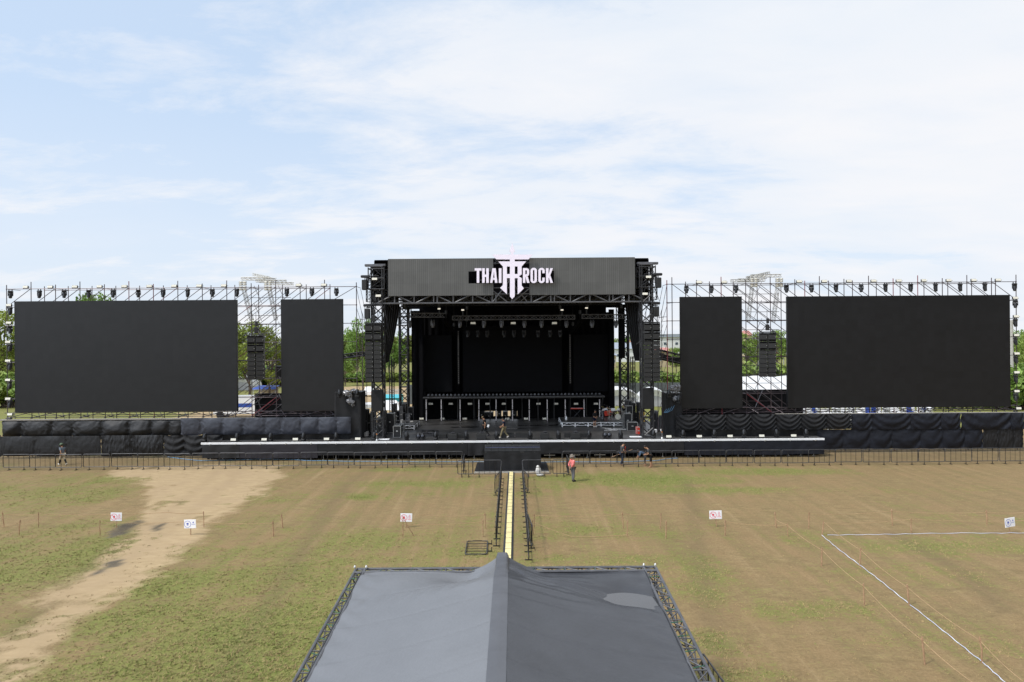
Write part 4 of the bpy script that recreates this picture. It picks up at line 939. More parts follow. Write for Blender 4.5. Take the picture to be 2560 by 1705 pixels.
# ------------------------------------------------------------------ main roof: towers, header, banner, drapes
XT = 11.25
def tower(x, y, z0, z1, label, w_=1.0):
    t = thing('truss_tower', label, 'tower', (x, y, z0), 'truss towers of the main roof')
    m = MB(); m.truss((x, y, z0), (x, y, z1), w_*.9, w_*.9, .075, .8, up=(0, 1, 0), rd=.048); m.build('mast', M_btruss, t)
    m = MB()
    for i in (-1, 1):
        m.cbox((x+i*.42, y, z0+.15), (.14, 1.1, .3), .03)
    m.cbox((x, y, z0+.06), (1.2, 1.2, .1), .02); m.build('foot_plate', M_btruss, t)
    m = MB()
    for zz in (z1-1.9, z1-1.0, z1-.2):
        for q in (-1, 1): m.bar((x-.66, y+q*.66, zz), (x+.66, y+q*.66, zz), .045, 6); m.bar((x+q*.66, y-.66, zz), (x+q*.66, y+.66, zz), .045, 6)
    for q in (-1, 1): m.bar((x-.66, y+q*.66, z1-1.9), (x+.66, y+q*.66, z1-1.0), .03, 5); m.bar((x+q*.66, y-.66, z1-1.0), (x+q*.66, y+.66, z1-.2), .03, 5)
    for i in (-1, 1):
        for j in (-1, 1): m.bar((x+i*.66, y+j*.66, z1-1.9), (x+i*.66, y+j*.66, z1-.1), .05, 6)
    m.build('sleeve_block', M_btruss, t)
    return t
ztop = 15.9
tl = tower(-XT, 57.4, ZD, ztop, 'black truss tower at the stage front behind the line array, dirt path side'); tr = tower(XT+.05, 57.4, ZD, ztop, 'black truss tower at the stage front by the red flight case')
tower(-XT+.1, 70.5, 0, 13.2, 'black truss tower at the back of the stage, dirt path side', .95); tower(XT+.3, 70.5, 0, 13.2, 'black truss tower at the back of the stage behind the drum kit', .95)
for (x, s, t) in ((-XT, -1, tl), (XT, 1, tr)):
    m = MB(); m.cbox((x+s*.15, 57.2, ztop+.12), (1.75, .35, .2), .03); m.cbox((x, 57.4, ztop+.02), (1.1, 1.1, .1), .02); m.build('head_beam', M_gtruss, t)
    m = MB(); m.truss((x-s*.2, 56.95, 14.9), (x+s*.75, 56.95, 14.9), .3, .4, .03, .3); m.truss((x+s*.62, 56.9, 12.95), (x+s*.62, 56.9, 15.0), .42, .42, .035, .45, up=(0, 1, 0)); m.truss((x+s*.1, 56.9, 12.6), (x+s*.9, 56.9, 12.6), .3, .3, .03, .3); m.build('outrigger_frame', M_btruss, t)
    m = MB()
    for k in range(26):
        a = Vector((x+random.uniform(-.7, .8)*1, 57.3+random.uniform(-.5, .4), random.uniform(9.5, 15.5))); m.tube([a, a+Vector((random.uniform(-.4, .4), -.1, -random.uniform(.5, 1.6))), a+Vector((random.uniform(-.5, .5), 0, -random.uniform(1.5, 2.6)))], .022, 5)
    m.build('cables', M_rubber, t)
    m = MB(); m.cbox((x-s*.02, 56.75, 4.75), (.95, .5, 1.75), .05); m.build('cable_bag', M_drape, t)
    # flown frames, lamps and boxes around the tower head
    for k, (dx, z, nm) in enumerate(((.95, 14.6, 'upper'), (.75, 12.2, 'lower'))):
        f_ = thing('loudspeaker', f'small black box loudspeaker, {nm} one on the roof tower '+('on the dirt path side' if s < 0 else 'by the drum kit'), 'loudspeaker', (x+s*dx, 56.7, z-.6), 'small loudspeakers on the roof towers')
        m = MB(); m.cbox((x+s*dx, 56.7, z-.25), (.42, .45, .85), .04); b_ = m.build('cabinet', M_cab, f_)
        m = MB(); m.cbox((x+s*dx, 56.465, z-.25), (.36, .03, .76), .01); m.build('grille', M_grille, b_)
        m = MB(); m.cbox((x+s*(dx-.05), 56.75, z+.45), (.75, .3, .22), .05); m.bar((x+s*dx, 56.75, z+.2), (x+s*dx, 56.75, z+.4), .03, 6); m.build('motor_hoist', M_head, f_)
    for k, (dx, z) in enumerate(((.1, 15.0), (-.2, 13.6))):
        FL.put((x+s*dx, 56.6, z-.3), 0, f'cream-faced flood light, {"upper" if k == 0 else "lower"} one on the roof tower '+('on the dirt path side' if s < 0 else 'by the drum kit'), 'flood lights on the roof towers')
rf = thing('stage_roof', 'black main stage roof with a lattice header truss', 'roof', (0, 64, 12.8))
hx = 10.35; zc0, zc1 = 12.83, 16.55; yh = 57.0
m = MB(); m.bb(-11.6, 11.6, yh-.06, yh+.04, zc0-.05, zc0+.05); m.bb(-11.6, 11.6, yh+1.0, yh+1.08, zc0-.05, zc0+.05)
xs_ = np.arange(-11.4, 11.5, 1.63)
for k, x in enumerate(xs_):
    m.bar((x, yh, zc0), (x, yh, 13.5), .06, 6)
    if k % 3 == 0: m.bar((x+.3, yh, zc0), (x+.3, yh, 13.5), .06, 6)
    if k < len(xs_)-1 and abs(x+.8) > 1.7:
        if k % 2: m.bar((x+.12, yh, 13.5), (x+1.5, yh, zc0), .06, 6)
        else: m.bar((x+.12, yh, zc0), (x+1.5, yh, 13.5), .06, 6)
for (a, b) in (((-2.5, 14.55), (-.35, 12.85)), ((2.2, 14.55), (.1, 12.85)), ((-1.6, 12.85), (-.2, 14.6)), ((1.3, 12.85), (-.05, 14.6))): m.bar((a[0], yh, a[1]), (b[0], yh, b[1]), .055, 6)
for z in (13.55, 14.7, 14.05): m.bar((-2.6, yh+.02, z), (2.3, yh+.02, z), .04, 6)
m.build('header_truss', M_gtruss, rf)
m = MB(); m.truss((-hx, yh+.75, 16.35), (hx, yh+.75, 16.35), .5, .4, .04, .62, rd=.025); m.truss((-hx, yh+.75, 13.2), (hx, yh+.75, 13.2), .5, .6, .04, .7, rd=.03); m.build('rear_header_truss', M_btruss, rf)
m = MB(); m.bb(-11.7, 11.7, yh+1.3, 73.2, 16.5, 16.6); m.build('top_sheet', M_void, rf)
m = MB()
for y in (60.5, 65, 69.5): m.truss((-11.2, y, 13.6), (11.2, y, 13.6), .5, .7, .05, .8)
m.build('roof_truss', M_btruss, rf)
for s in (-1, 1):
    m = MB(); m.bb(s*11.7-.03, s*11.7+.03, yh+1.3, 70.6, 13.0, 16.5); m.build('side_sheet', M_void, rf)
m = MB(); m.bb(-9.9, 10.1, 73.1, 73.2, 10.2, 16.5); m.bb(-11.7, -9.9, 73.1, 73.2, 13.1, 16.5); m.bb(10.1, 11.7, 73.1, 73.2, 13.1, 16.5); m.build('back_sheet', M_void, rf)
m = MB(); m.bb(-hx, hx, yh+1.1, yh+1.2, 13.3, 16.62); m.build('header_backing', M_void, rf)
# ---- banner panels with a notch for the lettering
M_bann = screen_material('led_strip_curtain', (.10, .10, .095), .6, stripes=6.2, panel=(1.0, 1.0), lo=.88, pv=.06)
YB_ = yh-.16; S_ = YB_/F
bx = lambda px: (px-CX)*S_-.02
def bz(px, py): return W(px, py, YB_).z
zt_, zb_ = 16.5, 13.42; nz1, nz0 = 15.42, 14.42
bl = [(bx(971.7), zb_), (bx(1235), zb_), (bx(1235), nz0), (bx(1173), nz0), (bx(1173), nz1), (bx(1235), nz1), (bx(1235), zt_), (bx(971.7), zt_)]
br_ = [(bx(1325.4), zb_), (bx(1589.5), zb_), (bx(1589.5), zt_), (bx(1325.4), zt_), (bx(1325.4), nz1), (bx(1387), nz1), (bx(1387), nz0), (bx(1325.4), nz0)]
m = MB(); m.prism(bl, YB_, YB_+.1); m.build('banner_panel', M_bann, label='grey striped LED banner panel behind the word THAI', cat='banner', group='striped banner panels on the header')
m = MB(); m.prism(br_, YB_, YB_+.1); m.build('banner_panel', M_bann, label='grey striped LED banner panel behind the word ROCK', cat='banner', group='striped banner panels on the header')
# ---- white emblem and lettering
YL = YB_-.32; kx = YL/F/6.926
def lp(x, y):
    p = W(1120+x/6.926, 600+y/6.926, YL); return (p.x, p.z)
sg = thing('logo_sign', 'white lettering THAI ROCK with a trident-like emblem on the header', 'sign', (lp(1112, 0)[0], YL, lp(0, 1020)[1]))
def shape(mb, pts, th=.16): mb.prism([lp(*p) for p in pts], YL-th/2, YL+th/2)
m = MB()
shape(m, [(1112, 55), (1160, 205), (1062, 205)]); shape(m, [(1088, 205), (1136, 205), (1136, 253), (1088, 253)])
shape(m, [(765, 253), (1468, 253), (1395, 336), (836, 336)])
shape(m, [(1072, 336), (1156, 336), (1156, 372), (1072, 372)])
shape(m, [(872, 372), (1352, 372), (1276, 458), (950, 458)])
shape(m, [(950, 458), (1020, 458), (1020, 590), (950, 590)]); shape(m, [(1072, 458), (1156, 458), (1156, 590), (1072, 590)]); shape(m, [(1206, 458), (1276, 458), (1276, 590), (1206, 590)])
shape(m, [(950, 590), (1276, 590), (1276, 596), (1222, 628), (1276, 660), (950, 660)])
shape(m, [(950, 660), (1020, 660), (1020, 940), (903, 828), (950, 785)])
shape(m, [(1072, 660), (1156, 660), (1156, 975), (1112, 1022), (1072, 975)])
shape(m, [(1206, 660), (1276, 660), (1276, 790), (1314, 838), (1206, 942)])
m.build('emblem', M_led, sg)
def letter(polys):
    m = MB()
    for p in polys: shape(m, p, .13)
    m.build('letter', M_led, sg)
rect = lambda x0, y0, x1, y1: [(x0, y0), (x1, y0), (x1, y1), (x0, y1)]
letter([rect(462, 490, 580, 530), rect(499, 530, 541, 742)])
letter([rect(592, 490, 636, 742), rect(636, 600, 662, 640), rect(662, 490, 706, 742)])
letter([[(768, 490), (800, 490), (796, 540), (770, 742), (728, 742)], [(800, 490), (826, 490), (856, 742), (814, 742), (796, 540)], [(786, 655), (806, 655), (809, 690), (782, 690)]])
letter([rect(880, 490, 926, 742)])
def arc(cx_, cy_, rx, ry, a0, a1, n=8): return [(cx_+rx*math.cos(R(a0+(a1-a0)*i/n)), cy_+ry*math.sin(R(a0+(a1-a0)*i/n))) for i in range(n+1)]
letter([rect(1297, 488, 1339, 742), [(1339, 488)]+arc(1362, 535, 44, 47, -90, 0)+arc(1362, 580, 44, 50, 0, 90)+[(1339, 630), (1339, 594)]+arc(1352, 578, 14, 16, 90, 0, 4)+arc(1352, 540, 14, 16, 0, -90, 4)+[(1339, 524)], [(1339, 630), (1378, 622), (1412, 742), (1368, 742), (1342, 640)]])
def half(cx_, s, y0, y1, ro, ri):
    a = [(cx_, y0)]+[(cx_+s*x, y) for x, y in arc(0, y0+ro*.9, ro, ro*.9, -90, 0)]+[(cx_+s*x, y) for x, y in arc(0, y1-ro*.9, ro, ro*.9, 0, 90)]
    b = [(cx_, y1-34)]+[(cx_+s*x, y) for x, y in arc(0, y1-34-ri, ri, ri, 90, 0, 5)]+[(cx_+s*x, y) for x, y in arc(0, y0+34+ri, ri, ri, 0, -90, 5)]+[(cx_, y0+34)]
    return a+b[0:]
letter([half(1484, -1, 482, 746, 55, 14), half(1484, 1, 482, 746, 55, 14)])
cR = [(1620, 482)]+[(x, y) for x, y in arc(1620, 532, 54, 50, -90, 0)]+[(1674, 575), (1634, 575), (1634, 530)]+arc(1620, 530, 14, 14, 0, -90, 4)
cRb = [(1620, 712)]+arc(1620, 698, 14, 14, 90, 0, 4)+[(1634, 652), (1674, 652), (1674, 696)]+arc(1620, 696, 54, 50, 0, 90)
letter([half(1620, -1, 482, 746, 55, 14), cR, cRb])
letter([rect(1697, 488, 1740, 742), [(1740, 600), (1772, 488), (1816, 488), (1770, 610), (1740, 660)], [(1753, 628), (1770, 610), (1817, 742), (1773, 742), (1748, 650)]])
# ---- inner lighting trusses
def ltruss(a, b, lab, w_=.35, mt=None):
    t = thing('lighting_truss', lab, 'truss', (Vector(a)+Vector(b))/2, 'lighting trusses under the roof')
    m = MB(); m.truss(a, b, w_, w_, .03, .36, rd=.017); m.build('truss_beam', mt or M_gtruss, t)
    m = MB()
    for k in (.12, .88):
        p = Vector(a).lerp(Vector(b), k); m.bar(p+Vector((0, 0, .15)), (p.x, p.y, 13.4), .015, 5); m.cbox((p.x, p.y, p.z+.9), (.22, .22, .4), .05)
    m.build('chain_hoist', M_head, t); return t
dT = 60.2
ltruss(W(1131, 795, dT), W(1437, 793, dT), 'grey lighting truss across the middle of the stage'); ltruss(W(1000, 788, dT), W(1111, 788, dT), 'grey lighting truss end over the stage on the dirt path side'); ltruss(W(1455, 791, dT), W(1566, 791, dT), 'grey lighting truss end over the stage by the drum kit')
ltruss(W(1130, 822, 66), W(1437, 820, 66), 'dark lighting truss deeper inside the stage', .3, M_void); ltruss(W(1112, 800, 61), W(1138, 838, 70), 'dark lighting truss running back over the path side of the stage', .25, M_void); ltruss(W(1453, 800, 61), W(1430, 836, 70), 'dark lighting truss running back over the drum side of the stage', .25, M_void)
MHG = make_moving_head(True, 8, .95); 
M_hg = mat('fixture_grey_plastic', (.06, .06, .065), .35, .5, 0, .2)
for ch in KIDS[MHG.name]:
    if ch.name.startswith(('head', 'yoke')): ch.data.materials[0] = M_hg
MHS = Proto(MHG)
for i, px in enumerate([1082, 1150, 1210, 1254, 1311, 1354, 1416, 1480, 1025, 1540]):
    p = W(px, 801, dT); MHS.put((p.x, p.y, p.z-.02), rs.uniform(-.8, .8), 'grey moving head light, '+ordn(sorted([1082, 1150, 1210, 1254, 1311, 1354, 1416, 1480, 1025, 1540]).index(px))+' from the path end of the front lighting truss', 'moving heads under the front lighting truss')
for i, px in enumerate([1183, 1283, 1386]):
    p = W(px, 803, dT); FL.put((p.x, p.y-.1, p.z-.3), 0, 'dim flood light under the front lighting truss, '+['nearest the dirt path', 'in the middle', 'nearest the drum kit'][i], 'flood lights under the front lighting truss')
for i, px in enumerate([1170, 1195, 1218, 1260, 1285, 1310, 1345, 1375, 1400]):
    p = W(px, 826, 66); MH.put((p.x, p.y, p.z), rs.uniform(-.6, .6), 'black moving head light, '+ordn(i)+' on the truss deep inside the stage', 'moving heads on the deep truss')
for i, (px, py) in enumerate(((1098, 772), (1157, 775), (1405, 775), (1466, 770))):
    c = W(px, py, dT); q = thing('work_light', 'bright work lamp on a stem above the lighting truss, '+ordn(i)+' from the dirt path side', 'work light', c, 'work lamps above the lighting truss')
    m = MB(); m.bar((c.x, c.y, c.z-.55), (c.x, c.y, c.z), .02, 6); m.cbox((c.x, c.y, c.z-.3), (.1, .1, .3), .02); m.build('stem', M_head, q)
    m = MB(); m.cbox((c.x, c.y, c.z), (.3, .2, .16), .03); h_ = m.build('housing', M_head, q)
    m = MB(); m.cbox((c.x, c.y-.105, c.z), (.24, .014, .12), .004); m.build('lamp', mat('lit_lamp_%d' % i, (1, .93, .8), .5, .3, 0, .02, emit=.6), h_)
# ---- gathered black drapes beside the towers
def side_drape(pxa, pxb, pxc, pxd, lab, s):
    d = 59.2
    def f(u, v):
        # v 0 at top, 1 at the gathered foot
        x0 = W(pxa+(pxc-pxa)*v, 800, d).x; x1 = W(pxb+(pxd-pxb)*v**1.5, 800, d).x
        x = x0+(x1-x0)*u; return (x, d+.12*math.sin(u*42+v*2)*(1-.5*v)-.25*math.sin(math.pi*v), 12.9+(7.8-12.9)*v)
    return cloth(f, 90, 30, 'side_drape', M_drape, lab, 'gathered drapes beside the roof towers', 'drape')
side_drape(962, 1000, 958, 970, 'black drape gathered in beside the tall line array on the dirt path side', -1); side_drape(1603, 1562, 1602, 1586, 'black drape gathered in beside the tall line array by the drum kit', 1)
def hang(pxa, pxb, z0, z1, d, lab, mt=None, fold=.07):
    x0, x1 = WX(pxa, d), WX(pxb, d)
    return cloth(lambda u, v: (x0+(x1-x0)*u, d+fold*math.sin((x0+(x1-x0)*u)*9)+.02*math.sin(v*9+u*5), z0+(z1-z0)*v), max(24, int(abs(x1-x0)*16)), 8, 'back_drape', mt or M_void, lab, 'black drapes around the stage interior', 'drape')
hang(1563, 1546, 7.9, 13, 64.5, 'black drape hanging behind the drum side tower'); 
hang(1029, 1150, ZD, 12.6, 72.6, 'black drape behind the stage on the dirt path side'); hang(1150, 1420, 3.8, 12.9, 73.0, 'black drape behind the middle of the stage'); hang(1420, 1534, ZD, 12.6, 72.6, 'black drape behind the stage on the drum side')
hang(1029, 1060, ZD, 12.8, 70.5, 'narrow black drape at the stage edge on the dirt path side'); hang(1522, 1536, ZD, 12.8, 70.5, 'narrow black drape at the stage edge on the drum side')
M_scrin = screen_material('stage_screen_face', (.0022, .0026, .004), .6); M_scrin.node_tree.nodes['Principled BSDF'].inputs['Specular IOR Level'].default_value = .12
for (a, b, t_, b_, lab) in ((1048, 1131, 838, 980, 'dark screen inside the stage on the dirt path side'), (1156, 1406, 815, 979, 'large dark screen in the middle of the stage'), (1433, 1521, 836, 979, 'dark screen inside the stage on the drum side')):
    d = 71.6; A = W(a, t_, d); B = W(b, b_, d); q = thing('stage_screen', lab, 'screen', ((A.x+B.x)/2, d, B.z), 'screens inside the stage')
    m = MB(); m.bb(A.x, B.x, d, d+.2, B.z, A.z); m.build('cabinet', M_void, q); m = MB(); m.bb(A.x+.03, B.x-.03, d-.03, d, B.z+.03, A.z-.03); m.build('screen_face', M_scrin, q)
M_bulb = mat('pale_led_pixel', (.75, .73, .77), .3, .5, 0, .05, emit=.32); M_bulbd = mat('dim_led_pixel', (.16, .155, .15), .3, .5, 0, .1)
def led_strip(px, y0, y1, d, n, lab, mt, group):
    a, b = W(px, y0, d), W(px, y1, d); q = thing('led_strip', lab, 'light strip', (a.x, d, b.z), group)
    m = MB(); m.bb(a.x-.075, a.x+.075, d+.02, d+.10, b.z-.05, a.z+.05); p_ = m.build('backing', M_head, q)
    m = MB()
    for k in range(n):
        if k == n//2: continue
        m.cbox((a.x, d, b.z+(a.z-b.z)*(k+.5)/n), (.068, .05, (a.z-b.z)/n*.55), .015)
    m.build('pixels', mt, p_)
for i, px in enumerate([1065.5, 1103, 1150, 1197, 1240, 1281, 1323, 1368, 1413, 1460, 1499]):
    led_strip(px, 999, 1052, 69.0, 22, 'upright strip of white pixels on the back riser, '+ordn(i)+' from the dirt path side', M_bulb, 'pixel strips on the back riser')
led_strip(1145.5, 827, 959, 69.8, 26, 'tall strip of dim pixels inside the stage on the dirt path side', M_bulbd, 'tall pixel strips inside the stage'); led_strip(1425, 836, 958, 69.8, 26, 'tall strip of dim pixels inside the stage on the drum side', M_bulbd, 'tall pixel strips inside the stage')
# ---- back riser with its row of lamps
rz0 = thing('back_riser', 'long black riser across the back of the stage', 'riser', (0, 70, ZD))
ra, rb = W(1058, 993, 69.2), W(1512, 990, 69.2); zr = (ra.z+rb.z)/2
m = MB(); m.bb(ra.x, rb.x, 69.15, 71.3, zr-.18, zr-.02); m.build('top', M_head, rz0)
m = MB(); m.bb(ra.x, rb.x, 69.02, 69.1, zr-.06, zr+.02); m.build('front_rail', M_gtruss, rz0)
for k in range(12):
    x = ra.x+.2+(rb.x-ra.x-.4)*k/11; m = MB()
    for y in (69.3, 71.1): m.bar((x, y, ZD), (x, y, zr-.15), .03, 6)
    m.bar((x, 69.3, ZD+.2), (x, 71.1, zr-.3), .02, 5); m.build('leg_frame', M_btruss, rz0)
# black panels closing the riser, with the gap that shows the yard behind
for (a, b, z0, z1) in ((1050, 1194, ZD, zr-.2), (1292, 1520, ZD, zr-.2), (1194, 1292, 2.30, zr-.2), (1194, 1292, ZD, 1.76)):
    cloth(lambda u, v, a=a, b=b, z0=z0, z1=z1: (WX(a, 71.4)+(WX(b, 71.4)-WX(a, 71.4))*u, 71.4+.04*math.sin(u*60), z0+(z1-z0)*v), 40, 4, 'riser_drape', M_void, {1050: 'black drape closing the riser back on the dirt path side', 1292: 'black drape closing the riser back on the drum side'}.get(a, 'black drape above the bright gap under the riser' if z0 > 2 else 'black drape below the bright gap under the riser'), 'black drapes under the back riser', 'drape')
PL = proto_thing('par_lamp', 'stage light'); m = MB(); m.lathe([(.05, -.1), (.09, -.06), (.1, .08), (.11, .1)], (0, 0, .2), 10, Matrix.Rotation(R(80), 3, 'X')); hh = m.build('head', M_hg, PL); m = MB(); m.lathe([(.095, .095), (.05, .11), (.002, .115)], (0, 0, .2), 10, Matrix.Rotation(R(80), 3, 'X')); m.build('lens', M_lens, hh); m = MB(); m.bar((-.12, 0, 0), (-.12, 0, .2), .015, 5); m.bar((.12, 0, 0), (.12, 0, .2), .015, 5); m.cbox((0, 0, .015), (.26, .16, .03), .005); m.build('bracket', M_head, PL); PLP = Proto(PL)
for k in range(46):
    x = ra.x+.5+(rb.x-ra.x-1.0)*k/45; PLP.put((x, 69.5, zr-.02), rs.uniform(-.2, .2), 'small dark lamp in the close row along the top of the back riser', 'lamps along the top of the back riser')
for i, px in enumerate([1077, 1127, 1175, 1219, 1260, 1346, 1390, 1440, 1490]):
    p = W(px, 1010, 70); FL.put((p.x, p.y, p.z-.1), 0, 'dim flood light hung under the back riser, '+ordn(i)+' from the dirt path side', 'flood lights under the back riser')
for i, px in enumerate([1054, 1106, 1162, 1268, 1315, 1362]):
    p = G(px, 1051, ZD); FL.put((p.x, p.y, ZD+.05), 0, 'dim flood light on the deck below the back riser, '+ordn(i)+' from the dirt path side', 'flood lights on the deck below the riser')
# ---- truss beams that tie the wings to the main stage
for (a, b, d0, d1, lab) in (((846, 893), (914, 884), 62, 60, 'black truss beam between the scaffold behind the path and the main stage'), ((1646, 885), (1708, 900), 60, 62, 'sagging black truss beam between the main stage and the scaffold behind the tape')):
    A, B = W(*a, d0), W(*b, d1); t = thing('cable_bridge', lab, 'truss', (A+B)/2, 'truss beams tying the wings to the stage'); th = .34 if a[0] < 1000 else .75
    m = MB(); m.truss(A, B, .5, th, .05, .5); m.build('truss_beam', M_btruss, t)
    m = MB(); off = Vector((0, -.3, 0)); m.grid(lambda u, v: tuple(A.lerp(B, u)+off+Vector((0, .1*v, -th*.5-.12*math.sin(u*math.pi)*(1 if a[0] > 1000 else .2)+v*th*.75))), 20, 5); m.build('cover_cloth', M_drape, t)
for (px, s) in ((923, -1), (930, -1), (1641, 1), (1634, 1)): pass
for i, (px, d, z0, z1, lab) in enumerate(((975.5, 66, ZD, 8.2, 'outer thin black pole beyond the path side drape'), (982, 66.5, ZD, 8.0, 'inner thin black pole beyond the path side drape'), (1578.5, 66, ZD, 8.0, 'inner thin black pole behind the drum side tower'), (1584.5, 66.5, ZD, 8.0, 'outer thin black pole behind the drum side tower'))):
    x = WX(px, d); m = MB(); m.truss((x, d, z0), (x, d, z1), .2, .2, .025, .3, up=(0, 1, 0), rd=.012); m.build('truss_pole', M_btruss, label=lab, cat='pole', group='thin truss poles beside the stage')
# ------------------------------------------------------------------ speaker block before the stage
sp = thing('speaker_block', 'black cloth-covered block of ground loudspeakers before the stage centre', 'loudspeaker', (0, 51, 0))
m = MB(); m.prism([(-2.12, .1), (2.05, .1), (2.05, 1.42), (-2.12, 1.42)], 50.35, 52.0); m.build('body', M_void, sp)
def blockf(u, v):
    x = -2.14+4.21*u; return (x, 50.31-.05*float(fbm(x*2, v*4, 3))-.02*math.sin(x*7), .10+1.36*v)
m = MB(); m.grid(blockf, 60, 14); m.build('front_cloth', M_drape, sp, smooth=True)
for k in range(8):
    x = -2.10+4.15*(k+.5)/8
    m = MB(); m.cbox((x, 50.75, 1.52), (.50, .75, .16), .02, M=Matrix.Rotation(R(14), 3, 'X')); g_ = m.build('loudspeaker_top', M_cab, sp)
    m = MB(); m.cbox((x, 50.33, 1.40), (.46, .05, .10), .01); m.build('grille', M_grille, g_)
    m = MB(); m.cbox((x, 51.2, 1.72), (.50, .30, .18), .03, M=Matrix.Rotation(R(20), 3, 'X')); m.build('loudspeaker_back', M_cab, sp)
m = MB(); m.bb(-2.05, 2.02, 50.95, 51.03, 1.64, 1.68); m.build('rail', mat('dull_blue_rail', (.08, .09, .16), .5, .4, 0, .2), sp)
pf = thing('low_platform', 'flat black base board with a pale front lip carrying the speaker block', 'platform', (0, 51.5, 0))
m = MB(); m.add([(-2.8, 49.75, .10), (2.62, 49.75, .10), (2.62, 53.4, .12), (-2.8, 53.4, .12), (-2.8, 49.75, 0), (2.62, 49.75, 0), (2.62, 53.4, 0), (-2.8, 53.4, 0)], [(0, 1, 2, 3), (4, 7, 6, 5), (0, 4, 5, 1), (1, 5, 6, 2), (2, 6, 7, 3), (3, 7, 4, 0)]); m.build('board', M_plast, pf)
m = MB(); m.bb(-2.82, 2.64, 49.68, 49.75, .0, .115); m.build('lip', M_alu, pf)
# small lattice of side cloths beside the block
c = G(1346, 1189); m = MB(); m.ball((c.x, c.y, .3), (.2, .2, .34), 12, jit=.06); m.ball((c.x-.03, c.y, .62), (.12, .13, .12), 10, jit=.08); m.ball((c.x+.12, c.y-.2, .1), (.28, .18, .11), 10, jit=.08)
m.build('sack', M_sack, smooth=True, label='bulging white sack standing behind the barrier by the speaker block', cat='sack')
# ------------------------------------------------------------------ things along the stage edge
for i, px in enumerate([542.6, 618.6, 698, 776, 854]):
    p = G(px, 1094, ZD); MHU.put((p.x, 56.2, ZD), rs.uniform(-.4, .4), 'black moving head light, '+ordn(i)+' on the stage walkway behind the dirt path', 'moving heads on the stage walkways')
for i, px in enumerate([1706, 1784, 1858, 1940, 2014]):
    MHU.put((WX(px, 56.2), 56.2, ZD), rs.uniform(-.4, .4), 'black moving head light, '+ordn(i)+' on the stage walkway on the drum kit side', 'moving heads on the stage walkways')
for i, px in enumerate([582, 659, 737, 815, 893]): FL.put((WX(px, 56.1), 56.1, ZD+.04), 0, 'cream-faced flood light, '+ordn(i)+' on the stage walkway behind the dirt path', 'flood lights on the stage walkways')
for i, px in enumerate([1670, 1746, 1823, 1902, 1982]): FL.put((WX(px, 56.1), 56.1, ZD+.04), 0, 'cream-faced flood light, '+ordn(i)+' on the stage walkway on the drum kit side', 'flood lights on the stage walkways')
mhd = [934, 1015, 1087.5, 1164, 1240, 1323.6, 1394.7, 1471, 1550, 1632]
for i, px in enumerate(mhd): MHU.put((WX(px, 56.3), 56.3, ZD), rs.uniform(-.5, .5), 'black moving head light, '+ordn(i)+' along the stage front edge from the path end', 'moving heads along the stage front edge')
def wedge(px, d, lab, wd=.62, group='floor monitors on the stage'):
    x = WX(px, d); t = thing('floor_monitor', lab, 'loudspeaker', (x, d, ZD), group)
    m = MB(); vs = []
    for s in (-1, 1): vs += [(x+s*wd/2, d-.25, ZD+.0), (x+s*wd/2, d+.3, ZD), (x+s*wd/2, d+.3, ZD+.12), (x+s*wd/2, d-.05, ZD+.42), (x+s*wd/2, d-.25, ZD+.34)]
    m.add(vs, [(0, 1, 2, 3, 4), (9, 8, 7, 6, 5)]+[(i, 5+i, 5+(i+1) % 5, (i+1) % 5) for i in range(5)]); b = m.build('cabinet', M_cab, t)
    n = Vector((0, .67, .74)); m = MB(); a = Vector((x, d+.135, ZD+.285)); M = Matrix.Rotation(R(-42), 3, 'X'); m.cbox(a, (wd*.9, .38, .02), .005, M=M); m.build('grille', M_grille, b)
for i, (px, d) in enumerate([(1105, 57.2), (1122, 57.4), (1141, 57.4), (1157, 57.2), (1256, 57.3), (1275, 57.4), (1296, 57.4), (1312, 57.3), (1418, 57.2), (1436, 57.5), (1456, 57.2)]): wedge(px, d, 'black floor monitor wedge, '+ordn(i)+' from the path end of the stage front')
def sub(px, wpx, d, lab):
    x = WX(px, d); wd = wpx*d/F; t = thing('subwoofer', lab, 'loudspeaker', (x, d, ZD), 'low black boxes at the stage front')
    m = MB(); m.cbox((x, d, ZD+.26), (wd, .6, .5), .02); b = m.build('cabinet', M_cab, t); m = MB(); m.cbox((x, d-.305, ZD+.26), (wd*.93, .02, .43), .005); m.build('grille', M_grille, b)
    m = MB(); m.tube([(x-wd*.2, d-.1, ZD+.52), (x, d-.15, ZD+.6), (x+wd*.2, d, ZD+.52)], .03, 5); m.cbox((x+.05, d, ZD+.57), (.3, .2, .1), .02); m.build('cable_bundle', M_rubber, t)
for px, wp, lab in ((1130, 23, 'low black box at the stage front, nearest the dirt path'), (1202, 24, 'low black box at the feet of the man in black'), (1360, 22, 'low black box at the stage front, just past the cable ramp line'), (1436.5, 24, 'low black box at the stage front above the red-shirted man')): sub(px, wp, 56.35, lab)
def twin(px, lab):
    x = WX(px, 56.4); t = thing('follow_fan_light', lab, 'stage light', (x, 56.4, ZD), 'wide lamps at the stage front')
    for s in (-1, 1):
        m = MB(); m.ball((x+s*.17, 56.4, ZD+.3), (.17, .22, .25), 12); h = m.build('head', M_head, t)
        m = MB(); m.lathe([(.12, 0), (.08, .03), (.002, .045)], (x+s*.17, 56.2, ZD+.33), 12, Matrix.Rotation(R(80), 3, 'X')); m.build('lens', M_lens, h)
    m = MB(); m.cbox((x, 56.4, ZD+.06), (.62, .36, .12), .02); m.bar((x-.36, 56.4, ZD+.1), (x-.36, 56.4, ZD+.42), .025, 6); m.bar((x+.36, 56.4, ZD+.1), (x+.36, 56.4, ZD+.42), .025, 6); m.build('base', M_head, t)
twin(1050, 'black double lamp at the stage front on the dirt path side'); twin(1516, 'black double lamp at the stage front by the drum riser')
